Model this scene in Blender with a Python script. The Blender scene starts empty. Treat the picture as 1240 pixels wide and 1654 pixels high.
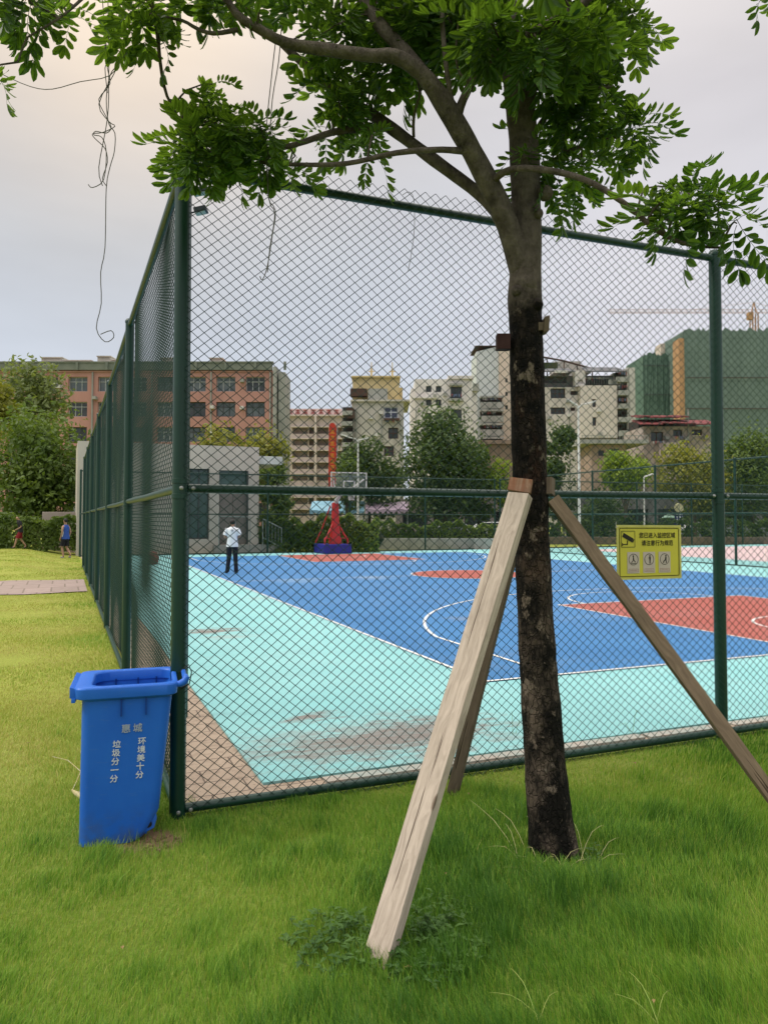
import bpy, bmesh, math, random
import numpy as np
from mathutils import Vector, Matrix

random.seed(7)
rng = np.random.default_rng(7)
S = bpy.context.scene
COL = S.collection
PI = math.pi
V = Vector

# ------------------------------------------------------------------ camera
YAW = math.radians(22.55)
PITCH = math.radians(2.0)
FPX = 1240.0
PPY = 793.0
CAM = V((-0.65, -4.81, 1.8))
F0 = V((math.sin(YAW), math.cos(YAW), 0))
RT = V((math.cos(YAW), -math.sin(YAW), 0))
FW = F0 * math.cos(PITCH) + V((0, 0, math.sin(PITCH)))
UP = F0 * -math.sin(PITCH) + V((0, 0, math.cos(PITCH)))
cd = bpy.data.cameras.new('camera')
cam = bpy.data.objects.new('camera', cd)
COL.objects.link(cam)
cam.location = CAM
cam.rotation_euler = (PI / 2 + PITCH, 0, -YAW)
cd.sensor_fit = 'VERTICAL'
cd.sensor_height = 24.0
cd.lens = FPX / 1654 * 24.0
cd.shift_y = (PPY - 827) / 1654
cd.clip_start = 0.05
cd.clip_end = 3000
S.camera = cam

S.view_settings.view_transform = 'Standard'
S.view_settings.look = 'None'
S.view_settings.exposure = 0.0
S.view_settings.gamma = 1.0
S.view_settings.use_curve_mapping = False
S.cycles.max_bounces = 6
S.cycles.transparent_max_bounces = 12


def ray(px, py):
    d = FW * FPX + RT * (px - 620) - UP * (py - PPY)
    return d / d.dot(F0)


def P(px, py, depth):
    return CAM + ray(px, py) * depth


def G(px, py, z=0.0):
    d = ray(px, py)
    return CAM + d * ((z - CAM.z) / d.z)


# ------------------------------------------------------------------ world + sun
SUN_EL = math.radians(42)
to_sun = (RT * -0.80 + F0 * -0.10).normalized() * math.cos(SUN_EL) + V((0, 0, math.sin(SUN_EL)))
W = bpy.data.worlds.new('World')
S.world = W
W.use_nodes = True
wn = W.node_tree.nodes
wl = W.node_tree.links
wn.clear()


def wnode(t, **k):
    n = wn.new(t)
    for a, b in k.items():
        setattr(n, a, b)
    return n


w_out = wnode('ShaderNodeOutputWorld')
w_sky = wnode('ShaderNodeTexSky', sky_type='NISHITA', sun_disc=False)
w_sky.sun_elevation = SUN_EL
w_sky.sun_rotation = math.atan2(to_sun.x, to_sun.y)
w_sky.dust_density = 5.0
bg_sky = wnode('ShaderNodeBackground')
bg_sky.inputs[1].default_value = 0.07
wl.new(w_sky.outputs[0], bg_sky.inputs[0])
tc = wnode('ShaderNodeTexCoord')
sep = wnode('ShaderNodeSeparateXYZ')
wl.new(tc.outputs['Generated'], sep.inputs[0])
ramp = wnode('ShaderNodeValToRGB')
wl.new(sep.outputs['Z'], ramp.inputs[0])
els = ramp.color_ramp.elements
els[0].position = 0.0
els[0].color = (0.68, 0.72, 0.78, 1)
els[1].position = 1.0
els[1].color = (3.3, 3.15, 3.0, 1)
for pos, c in ((0.20, (0.60, 0.655, 0.745)), (0.33, (0.545, 0.59, 0.655)), (0.47, (0.57, 0.58, 0.61)), (0.56, (0.72, 0.70, 0.69)), (0.70, (1.6, 1.53, 1.46))):
    e = els.new(pos)
    e.color = (*c, 1)


def lobe(px, py, power, col):
    d = ray(px, py).normalized()
    vm = wnode('ShaderNodeVectorMath', operation='DOT_PRODUCT')
    nm = wnode('ShaderNodeVectorMath', operation='NORMALIZE')
    wl.new(tc.outputs['Generated'], nm.inputs[0])
    wl.new(nm.outputs[0], vm.inputs[0])
    vm.inputs[1].default_value = d
    mx = wnode('ShaderNodeMath', operation='MAXIMUM')
    wl.new(vm.outputs['Value'], mx.inputs[0])
    mx.inputs[1].default_value = 0
    pw = wnode('ShaderNodeMath', operation='POWER')
    wl.new(mx.outputs[0], pw.inputs[0])
    pw.inputs[1].default_value = power
    sc = wnode('ShaderNodeVectorMath', operation='SCALE')
    sc.inputs[0].default_value = col
    wl.new(pw.outputs[0], sc.inputs['Scale'])
    return sc.outputs[0]


nz = wnode('ShaderNodeTexNoise')
mp = wnode('ShaderNodeMapping')
mp.inputs['Scale'].default_value = (1.0, 1.0, 3.5)
wl.new(tc.outputs['Generated'], mp.inputs[0])
wl.new(mp.outputs[0], nz.inputs['Vector'])
nz.inputs['Scale'].default_value = 2.6
nz.inputs['Detail'].default_value = 4
nr = wnode('ShaderNodeMapRange')
wl.new(nz.outputs[0], nr.inputs[0])
nr.inputs[1].default_value = 0.3
nr.inputs[2].default_value = 0.7
nr.inputs[3].default_value = 0.965
nr.inputs[4].default_value = 1.12
cur = ramp.outputs[0]
for l in (lobe(190, -60, 34, (0.42, 0.25, 0.06)), lobe(1050, 520, 40, (0.13, 0.09, 0.07)), lobe(1250, 60, 12, (0.13, 0.10, 0.10))):
    a = wnode('ShaderNodeVectorMath', operation='ADD')
    wl.new(cur, a.inputs[0])
    wl.new(l, a.inputs[1])
    cur = a.outputs[0]
ml = wnode('ShaderNodeVectorMath', operation='SCALE')
wl.new(cur, ml.inputs[0])
wl.new(nr.outputs[0], ml.inputs['Scale'])
bg_cl = wnode('ShaderNodeBackground')
wl.new(ml.outputs[0], bg_cl.inputs[0])
bg_cl.inputs[1].default_value = 1.0
mixw = wnode('ShaderNodeMixShader')
mixw.inputs[0].default_value = 0.94
wl.new(bg_sky.outputs[0], mixw.inputs[1])
wl.new(bg_cl.outputs[0], mixw.inputs[2])
wl.new(mixw.outputs[0], w_out.inputs[0])

sd = bpy.data.lights.new('sun', 'SUN')
sd.energy = 1.5
sd.angle = math.radians(10)
sd.color = (1.0, 0.93, 0.84)
sun = bpy.data.objects.new('sun', sd)
COL.objects.link(sun)
sun.rotation_euler = to_sun.to_track_quat('Z', 'Y').to_euler()


# ------------------------------------------------------------------ helpers
def lin(r, g, b):
    f = lambda c: ((c / 255 + 0.055) / 1.055) ** 2.4 if c > 10 else c / 255 / 12.92
    return (f(r), f(g), f(b))


class NT:
    def __init__(s, name):
        s.m = bpy.data.materials.new(name)
        s.m.use_nodes = True
        s.t = s.m.node_tree
        s.b = s.t.nodes['Principled BSDF']
        s.out = s.t.nodes['Material Output']
        s.co = s.n('ShaderNodeTexCoord').outputs['Object']

    def n(s, t, **k):
        n = s.t.nodes.new(t)
        for a, b in k.items():
            setattr(n, a, b)
        return n

    def l(s, a, b):
        s.t.links.new(a, b)

    def mapping(s, scale, vec=None):
        m = s.n('ShaderNodeMapping')
        m.inputs['Scale'].default_value = scale
        s.l(vec or s.co, m.inputs[0])
        return m.outputs[0]

    def noise(s, scale, detail=4, vec=None, rough=0.55):
        n = s.n('ShaderNodeTexNoise')
        n.inputs['Scale'].default_value = scale
        n.inputs['Detail'].default_value = detail
        n.inputs['Roughness'].default_value = rough
        s.l(vec or s.co, n.inputs['Vector'])
        return n.outputs[0]

    def rng(s, v, a, b, c=0.0, d=1.0):
        n = s.n('ShaderNodeMapRange')
        s.l(v, n.inputs[0])
        for i, x in enumerate((a, b, c, d)):
            n.inputs[i + 1].default_value = x
        return n.outputs[0]

    def mix(s, f, a, b):
        n = s.n('ShaderNodeMix', data_type='RGBA')
        if isinstance(f, float):
            n.inputs[0].default_value = f
        else:
            s.l(f, n.inputs[0])
        for i, x in ((6, a), (7, b)):
            if isinstance(x, tuple):
                n.inputs[i].default_value = (*x[:3], 1)
            else:
                s.l(x, n.inputs[i])
        return n.outputs[2]

    def math(s, op, a, b=None):
        n = s.n('ShaderNodeMath', operation=op)
        for i, x in ((0, a), (1, b)):
            if x is None:
                continue
            if isinstance(x, (int, float)):
                n.inputs[i].default_value = x
            else:
                s.l(x, n.inputs[i])
        return n.outputs[0]

    def bump(s, h, strength, dist=0.01):
        n = s.n('ShaderNodeBump')
        n.inputs['Strength'].default_value = strength
        n.inputs['Distance'].default_value = dist
        s.l(h, n.inputs['Height'])
        s.l(n.outputs[0], s.b.inputs['Normal'])

    def done(s, col=None, rough=0.7, spec=0.3, metal=0.0):
        if col is not None:
            if isinstance(col, tuple):
                s.b.inputs['Base Color'].default_value = (*col, 1)
            else:
                s.l(col, s.b.inputs['Base Color'])
        s.b.inputs['Roughness'].default_value = rough
        s.b.inputs['Specular IOR Level'].default_value = spec
        s.b.inputs['Metallic'].default_value = metal
        return s.m


MATS = {}


def mat(name, c1, c2=None, scale=4.0, rough=0.7, bump=0.0, bscale=30.0, metal=0.0, spec=0.3, stretch=(1, 1, 1), lo=0.35, hi=0.65):
    if name in MATS:
        return MATS[name]
    t = NT(name)
    if c2 is None:
        c2 = tuple(x * 0.75 for x in c1)
    v = t.mapping(stretch)
    f = t.rng(t.noise(scale, 5, v), lo, hi)
    if bump:
        t.bump(t.noise(bscale, 4, v), bump, 0.02)
    MATS[name] = t.done(t.mix(f, c1, c2), rough, spec, metal)
    return MATS[name]


def foliage(name, c1, c2, scale=1.2, trans=0.3, spec=0.3, rough=0.55, tint=None):
    if name in MATS:
        return MATS[name]
    t = NT(name)
    f = t.rng(t.noise(scale, 3), 0.35, 0.65)
    f2 = t.rng(t.noise(scale * 14, 2), 0.3, 0.7)
    c = t.mix(f, c1, c2)
    dk = t.n('ShaderNodeMix', data_type='RGBA', blend_type='MULTIPLY')
    dk.inputs[0].default_value = 0.6
    t.l(c, dk.inputs[6])
    t.l(t.mix(f2, (0.55, 0.6, 0.5), (1.25, 1.2, 1.1)), dk.inputs[7])
    c = dk.outputs[2]
    t.done(c, rough, spec)
    tr = t.n('ShaderNodeBsdfTranslucent')
    g = t.n('ShaderNodeMix', data_type='RGBA', blend_type='MULTIPLY')
    g.inputs[0].default_value = 1.0
    t.l(c, g.inputs[6])
    g.inputs[7].default_value = (1.9, 1.9, 0.8, 1) if tint is None else (*tint, 1)
    t.l(g.outputs[2], tr.inputs[0])
    ms = t.n('ShaderNodeMixShader')
    ms.inputs[0].default_value = trans
    t.l(t.b.outputs[0], ms.inputs[1])
    t.l(tr.outputs[0], ms.inputs[2])
    t.l(ms.outputs[0], t.out.inputs[0])
    MATS[name] = t.m
    return t.m


ORG = {}


def tag(o, label=None, cat=None, group=None, kind=None):
    if label:
        o['label'] = label
    if cat:
        o['category'] = cat
    if group:
        o['group'] = group
    if kind:
        o['kind'] = kind
    return o


def thing(name, label, cat, loc, group=None, rotz=0.0):
    o = bpy.data.objects.new(name, None)
    o.empty_display_size = 0.2
    COL.objects.link(o)
    o.location = loc
    o.rotation_euler = (0, 0, rotz)
    ORG[o.name] = V(loc)
    return tag(o, label, cat, group)


def link_mesh(name, me, mats, parent=None, org=None, local=False, smooth=False):
    """world-space mesh -> object; with a parent the verts become parent-local"""
    for m in (mats if isinstance(mats, (list, tuple)) else [mats]):
        me.materials.append(m)
    o = bpy.data.objects.new(name, me)
    COL.objects.link(o)
    if parent is not None:
        o.parent = parent
        if not local:
            me.transform(Matrix.Translation(-ORG[parent.name]))
        ORG[o.name] = ORG[parent.name]
    else:
        org = V(org) if org is not None else V((0, 0, 0))
        if not local:
            me.transform(Matrix.Translation(-org))
        o.location = org
        ORG[o.name] = org
    if smooth:
        me.polygons.foreach_set('use_smooth', [True] * len(me.polygons))
    return o


def np_mesh(name, verts, faces, tint=None):
    me = bpy.data.meshes.new(name)
    verts = np.asarray(verts, dtype=np.float32)
    me.vertices.add(len(verts))
    me.vertices.foreach_set('co', verts.ravel())
    faces = [np.asarray(f, dtype=np.int32) for f in faces if len(f)]
    loops = np.concatenate([f.ravel() for f in faces])
    sizes = np.concatenate([np.full(len(f), f.shape[1], np.int32) for f in faces])
    starts = np.concatenate([[0], np.cumsum(sizes)[:-1]]).astype(np.int32)
    me.loops.add(len(loops))
    me.loops.foreach_set('vertex_index', loops)
    me.polygons.add(len(sizes))
    me.polygons.foreach_set('loop_start', starts)
    try:
        me.polygons.foreach_set('loop_total', sizes)
    except Exception:
        pass
    if tint is not None:
        a = me.attributes.new('tint', 'FLOAT', 'POINT')
        a.data.foreach_set('value', np.asarray(tint, dtype=np.float32))
    me.update(calc_edges=True)
    return me


class MB:
    def __init__(s):
        s.v = []
        s.f = []
        s.mi = []

    def add(s, vs, fs, m=0):
        o = len(s.v)
        s.v += [tuple(x) for x in vs]
        for f in fs:
            s.f.append(tuple(i + o for i in f))
            s.mi.append(m)
        return s

    def obox(s, c, ax, ay, az, m=0):
        """box from centre and three half-axis vectors"""
        c, ax, ay, az = V(c), V(ax), V(ay), V(az)
        vs = [c + ax * i + ay * j + az * k for k in (-1, 1) for j in (-1, 1) for i in (-1, 1)]
        fs = [(0, 2, 3, 1), (4, 5, 7, 6), (0, 1, 5, 4), (2, 6, 7, 3), (0, 4, 6, 2), (1, 3, 7, 5)]
        return s.add(vs, fs, m)

    def box(s, x0, x1, y0, y1, z0, z1, m=0):
        return s.obox(((x0 + x1) / 2, (y0 + y1) / 2, (z0 + z1) / 2), ((x1 - x0) / 2, 0, 0), (0, (y1 - y0) / 2, 0), (0, 0, (z1 - z0) / 2), m)

    def tube(s, pts, radii, n=8, m=0, cap=True, squash=1.0):
        pts = [V(p) for p in pts]
        if isinstance(radii, (int, float)):
            radii = [radii] * len(pts)
        o = len(s.v)
        up = None
        for i, p in enumerate(pts):
            d = (pts[min(i + 1, len(pts) - 1)] - pts[max(i - 1, 0)])
            d = d.normalized() if d.length > 1e-9 else V((0, 0, 1))
            if up is None:
                up = d.orthogonal().normalized()
            up = (up - d * up.dot(d))
            up = up.normalized() if up.length > 1e-6 else d.orthogonal().normalized()
            sd_ = d.cross(up)
            for k in range(n):
                a = 2 * PI * k / n
                s.v.append(tuple(p + (up * math.cos(a) + sd_ * math.sin(a) * squash) * radii[i]))
        for i in range(len(pts) - 1):
            for k in range(n):
                a, b = o + i * n + k, o + i * n + (k + 1) % n
                s.f.append((a, b, b + n, a + n))
                s.mi.append(m)
        if cap:
            s.f.append(tuple(o + k for k in reversed(range(n))))
            s.f.append(tuple(o + (len(pts) - 1) * n + k for k in range(n)))
            s.mi += [m, m]
        return s

    def prism(s, poly, o, u, v, n, m=0):
        """2-D outline (in u,v) extruded along vector n"""
        o, u, v, n = V(o), V(u), V(v), V(n)
        k = len(poly)
        vs = [o + u * a + v * b for a, b in poly] + [o + u * a + v * b + n for a, b in poly]
        fs = [tuple(reversed(range(k))), tuple(range(k, 2 * k))] + [(i, (i + 1) % k, k + (i + 1) % k, k + i) for i in range(k)]
        return s.add(vs, fs, m)

    def lathe(s, prof, c, n=20, m=0, axis=None):
        c = V(c)
        ax = V(axis or (0, 0, 1)).normalized()
        e1 = ax.orthogonal().normalized()
        e2 = ax.cross(e1)
        o = len(s.v)
        for r, z in prof:
            for k in range(n):
                a = 2 * PI * k / n
                s.v.append(tuple(c + ax * z + (e1 * math.cos(a) + e2 * math.sin(a)) * r))
        for i in range(len(prof) - 1):
            for k in range(n):
                a, b = o + i * n + k, o + i * n + (k + 1) % n
                s.f.append((a, b, b + n, a + n))
                s.mi.append(m)
        return s

    def build(s, name, mats, parent=None, org=None, local=False, smooth=False, bevel=0.0):
        me = bpy.data.meshes.new(name)
        me.from_pydata(s.v, [], s.f)
        me.polygons.foreach_set('material_index', s.mi)
        me.update()
        if bevel:
            bm = bmesh.new()
            bm.from_mesh(me)
            bmesh.ops.remove_doubles(bm, verts=bm.verts, dist=1e-6)
            bmesh.ops.recalc_face_normals(bm, faces=bm.faces)
            es = [e for e in bm.edges if len(e.link_faces) == 2 and e.calc_face_angle(0) > 0.6]
            bmesh.ops.bevel(bm, geom=es, offset=bevel, segments=2, affect='EDGES', profile=0.6, clamp_overlap=True)
            bm.to_mesh(me)
            bm.free()
        o = link_mesh(name, me, mats, parent, org, local, smooth)
        if smooth:
            try:
                me.set_sharp_from_angle(angle=math.radians(40))
            except Exception:
                pass
        return o


def copy_part(src, parent, loc=None):
    c = src.copy()
    COL.objects.link(c)
    c.parent = parent
    if loc is not None:
        c.location = loc
    ORG[c.name] = ORG[parent.name]
    return c


def text_on(txt, size, o, u, v, n, parent, m, bold=0.0, name='lettering', lift=0.002, sx=1.0):
    c = bpy.data.curves.new(name, 'FONT')
    c.body = txt
    c.size = size
    c.align_x = 'CENTER'
    c.align_y = 'CENTER'
    c.extrude = 0.0
    c.resolution_u = 3
    to = bpy.data.objects.new('tmp_text', c)
    COL.objects.link(to)
    dg = bpy.context.evaluated_depsgraph_get()
    me = bpy.data.meshes.new_from_object(to.evaluated_get(dg))
    bpy.data.objects.remove(to)
    bpy.data.curves.remove(c)
    me.name = name
    o, u, v, n = V(o), V(u).normalized(), V(v).normalized(), V(n).normalized()
    base_ = [tuple(vt.co) for vt in me.vertices]
    polys = [tuple(p.vertices) for p in me.polygons]
    bpy.data.meshes.remove(me)
    vs, fs = [], []
    # a bolder stroke: a few slightly shifted layers, each a hair above the last
    for k, (dx, dy) in enumerate(((0, 0), (bold, 0), (-bold, 0), (0, bold), (0, -bold)) if bold else ((0, 0),)):
        off = len(vs)
        vs += [tuple(o + u * ((x + dx * size) * sx) + v * (y + dy * size) + n * (lift + 0.00015 * k)) for x, y, z in base_]
        fs += [tuple(i + off for i in p) for p in polys]
    me = bpy.data.meshes.new(name)
    me.from_pydata(vs, [], fs)
    me.update()
    return link_mesh(name, me, m, parent)


# ================================================================== SETTING
def smooth(a, b, x):
    t = min(1, max(0, (x - a) / (b - a)))
    return t * t * (3 - 2 * t)


def lawn_z(x, y):
    z = 0.32 * smooth(19, 28, y) * smooth(-0.25, -2.5, x) if x < 0 else 0.0
    if x < -0.15 or y < -0.1:
        fade = min(1, max(-0.15 - x, -0.1 - y) / 1.5)
        z += fade * 0.018 * (math.sin(x * 2.1 + y * 1.3) + math.sin(y * 2.7 - x * 0.8))
    return z


def grass_ground_mat():
    t = NT('lawn_turf')
    a = t.rng(t.noise(0.55, 4), 0.35, 0.65)
    b = t.rng(t.noise(3.2, 5, t.mapping((0.45, 1.8, 1))), 0.3, 0.7)
    c = t.rng(t.noise(60, 3), 0.3, 0.7)
    sp = t.n('ShaderNodeSeparateXYZ')
    t.l(t.co, sp.inputs[0])
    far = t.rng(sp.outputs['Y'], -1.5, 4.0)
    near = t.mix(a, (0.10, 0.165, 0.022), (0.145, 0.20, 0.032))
    away = t.mix(a, (0.28, 0.325, 0.055), (0.34, 0.36, 0.075))  # yellower turf, also painted lighter where it lies outside the crown's shade
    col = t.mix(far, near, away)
    col = t.mix(t.math('MULTIPLY', b, 0.35), col, (0.17, 0.21, 0.035))
    m2 = t.n('ShaderNodeMix', data_type='RGBA', blend_type='MULTIPLY')
    m2.inputs[0].default_value = 0.7
    t.l(col, m2.inputs[6])
    t.l(t.mix(c, (0.6, 0.6, 0.55), (1.15, 1.15, 1.1)), m2.inputs[7])
    # worn soil patch beside the bin
    vm = t.n('ShaderNodeVectorMath', operation='DISTANCE')
    t.l(t.co, vm.inputs[0])
    vm.inputs[1].default_value = G(243, 1358)
    s = t.math('ADD', t.rng(vm.outputs['Value'], 0.08, 0.25, 1, 0), t.math('MULTIPLY', t.math('SUBTRACT', t.noise(9, 4), 0.5), 1.2))
    col = t.mix(t.rng(s, 0.35, 0.6), m2.outputs[2], (0.20, 0.135, 0.075))
    t.bump(t.noise(45, 4, t.mapping((1, 1, 1))), 0.5, 0.03)
    return t.done(col, 0.85, 0.15)


TURF = grass_ground_mat()
# lawn sheet: fine grid round the camera and the left mound, coarse to the horizon
xs = sorted(set([-400, -200, -100, -60, -40, -30, -24] + [round(-20 + 0.5 * i, 3) for i in range(40)] + [round(-0.1 + 0.35 * i, 3) for i in range(30)] + [12, 16, 24, 47, 60, 100, 200, 400]))
ys = sorted(set([-60, -30, -16] + [round(-10 + 0.35 * i, 3) for i in range(29)] + [round(0.5 + 1.0 * i, 3) for i in range(36)] + [40, 50, 70, 100, 200, 400, 700]))
gv = [(x, y, lawn_z(x, y)) for y in ys for x in xs]
nx = len(xs)
gf = [(j * nx + i, j * nx + i + 1, (j + 1) * nx + i + 1, (j + 1) * nx + i) for j in range(len(ys) - 1) for i in range(nx - 1)
      if not (xs[i] >= 0.2 and xs[i + 1] <= 46 and ys[j] >= 0.49 and ys[j + 1] <= 33.6)]
mb = MB()
mb.add(gv, gf)
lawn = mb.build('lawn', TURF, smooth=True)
tag(lawn, kind='structure')


def paver_mat():
    t = NT('concrete_pavers')
    br = t.n('ShaderNodeTexBrick')
    v = t.mapping((1, 1, 1))
    t.l(v, br.inputs[0])
    br.inputs['Scale'].default_value = 1.0
    br.inputs['Brick Width'].default_value = 0.5
    br.inputs['Row Height'].default_value = 0.25
    br.inputs['Mortar Size'].default_value = 0.006
    br.inputs['Color1'].default_value = (0.40, 0.315, 0.24, 1)
    br.inputs['Color2'].default_value = (0.36, 0.28, 0.215, 1)
    br.inputs['Mortar'].default_value = (0.13, 0.10, 0.08, 1)
    n = t.rng(t.noise(11, 5), 0.5, 0.72)
    col = t.mix(t.math('MULTIPLY', n, 0.55), br.outputs[0], (0.20, 0.15, 0.11))
    n2 = t.rng(t.noise(48, 3), 0.64, 0.72)
    col = t.mix(n2, col, (0.10, 0.075, 0.055))
    t.bump(t.noise(90, 3), 0.25, 0.01)
    return t.done(col, 0.85, 0.2)


PAVE = paver_mat()
mb = MB()
mb.box(0.06, 46.2, 0.06, 33.5, -0.1, 0.012)
tag(mb.build('court_pavement', PAVE), kind='structure')


def stain(t, base, cx, cy, rx, ry, col, strength=0.8, nscale=3.0, st=(1, 2.5, 1)):
    m = t.n('ShaderNodeMapping')
    m.inputs['Location'].default_value = (-cx / rx, -cy / ry, 0)
    m.inputs['Scale'].default_value = (1 / rx, 1 / ry, 0)
    t.l(t.co, m.inputs[0])
    ln = t.n('ShaderNodeVectorMath', operation='LENGTH')
    t.l(m.outputs[0], ln.inputs[0])
    e = t.rng(ln.outputs['Value'], 0.15, 1.0, 1, 0)
    nzv = t.noise(nscale, 6, t.mapping(st), 0.65)
    n9 = t.noise(nscale * 6, 4, t.mapping(st), 0.7)
    f = t.math('ADD', e, t.math('MULTIPLY', t.math('SUBTRACT', nzv, 0.5), 3.0))
    f = t.math('ADD', f, t.math('MULTIPLY', t.math('SUBTRACT', n9, 0.5), 1.1))
    f = t.math('MULTIPLY', t.rng(f, 0.35, 0.95), strength)
    f = t.math('MULTIPLY', f, t.rng(e, 0.0, 0.15))
    return t.mix(f, base, col)


def court_mat(name, c1, c2, stains=()):
    t = NT(name)
    f = t.rng(t.noise(0.7, 5), 0.35, 0.65)
    col = t.mix(f, c1, c2)
    f2 = t.rng(t.noise(7, 5), 0.5, 0.8)
    col = t.mix(t.math('MULTIPLY', f2, 0.25), col, tuple(x * 0.75 for x in c1))
    dust = t.rng(t.math('ADD', t.noise(1.6, 6, t.mapping((1, 1.6, 1)), 0.7), t.math('MULTIPLY', t.math('SUBTRACT', t.noise(0.23, 3), 0.5), 0.6)), 0.50, 0.72)
    col = t.mix(t.math('MULTIPLY', dust, 0.30), col, tuple(0.55 * x + 0.12 for x in c1))
    sc = t.rng(t.noise(5, 5, t.mapping((0.25, 3.0, 1)), 0.7), 0.63, 0.70)
    col = t.mix(t.math('MULTIPLY', sc, 0.16), col, (0.30, 0.30, 0.29))
    for s in stains:
        col = stain(t, col, *s)
    t.bump(t.noise(160, 2), 0.12, 0.004)
    return t.done(col, 0.62, 0.3)


BROWN = (0.205, 0.165, 0.145)
PALE = (0.33, 0.36, 0.33)
s1, s2, s3, s4, s5 = G(585, 1205), G(505, 1163), G(345, 1022), G(700, 1185), G(430, 968)
MINT = court_mat('mint_court_paint', (0.222, 0.500, 0.505), (0.262, 0.540, 0.540), (
    (s1.x + 0.1, s1.y, 1.9, 1.1, (0.25, 0.31, 0.295), 0.8, 3.2, (1, 1.8, 1)),
    (s1.x + 0.05, s1.y - 0.02, 1.35, 0.55, BROWN, 0.8, 5.5, (0.7, 2.6, 1)),
    (s4.x, s4.y + 0.1, 0.9, 0.6, BROWN, 0.75, 5.0, (0.8, 2.4, 1)),
    (s2.x, s2.y, 0.45, 0.22, BROWN, 0.9),
    (s3.x - 0.05, s3.y, 0.85, 0.5, BROWN, 0.95, 4.0), (s3.x + 0.1, s3.y - 0.7, 0.6, 0.4, PALE, 0.6),
    (s5.x, s5.y, 0.8, 0.5, (0.32, 0.42, 0.40), 0.6)))
q1, q2, q3, q4 = G(600, 935), G(740, 1002), G(480, 940), G(950, 1000)
BLUE = court_mat('blue_court_paint', (0.030, 0.150, 0.350), (0.040, 0.175, 0.39), (
    (q1.x, q1.y, 0.9, 1.1, (0.28, 0.36, 0.45), 0.55), (q2.x, q2.y, 0.5, 0.5, (0.16, 0.22, 0.32), 0.6),
    (q3.x, q3.y, 1.2, 1.0, (0.22, 0.33, 0.45), 0.5), (q4.x, q4.y, 1.3, 0.5, (0.10, 0.22, 0.40), 0.5)))
RED = court_mat('red_court_paint', (0.31, 0.070, 0.052), (0.345, 0.084, 0.062))
PINK = court_mat('faded_pink_court_paint', (0.60, 0.43, 0.44), (0.66, 0.50, 0.50))
LINE = court_mat('white_line_paint', (0.72, 0.72, 0.69), (0.62, 0.62, 0.60))


def sheet(name, polys, z, m):
    b = MB()
    for p in polys:
        b.add([(x, y, z) for x, y in p], [tuple(range(len(p)))])
    o = b.build(name, m)
    return tag(o, kind='structure')


def rect(x0, y0, x1, y1):
    return [(x0, y0), (x1, y0), (x1, y1), (x0, y1)]


def arc_band(cx, cy, r, a0, a1, w=0.05, n=48):
    out = []
    for i in range(n):
        t0, t1 = a0 + (a1 - a0) * i / n, a0 + (a1 - a0) * (i + 1) / n
        ri, ro = r - w / 2, r + w / 2
        out.append([(cx + ro * math.cos(t0), cy + ro * math.sin(t0)), (cx + ro * math.cos(t1), cy + ro * math.sin(t1)),
                    (cx + ri * math.cos(t1), cy + ri * math.sin(t1)), (cx + ri * math.cos(t0), cy + ri * math.sin(t0))])
    return out


def outline(x0, y0, x1, y1, w=0.05):
    return [rect(x0, y0, x1, y0 + w), rect(x0, y1 - w, x1, y1), rect(x0, y0 + w, x0 + w, y1 - w), rect(x1 - w, y0 + w, x1, y1 - w)]


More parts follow.
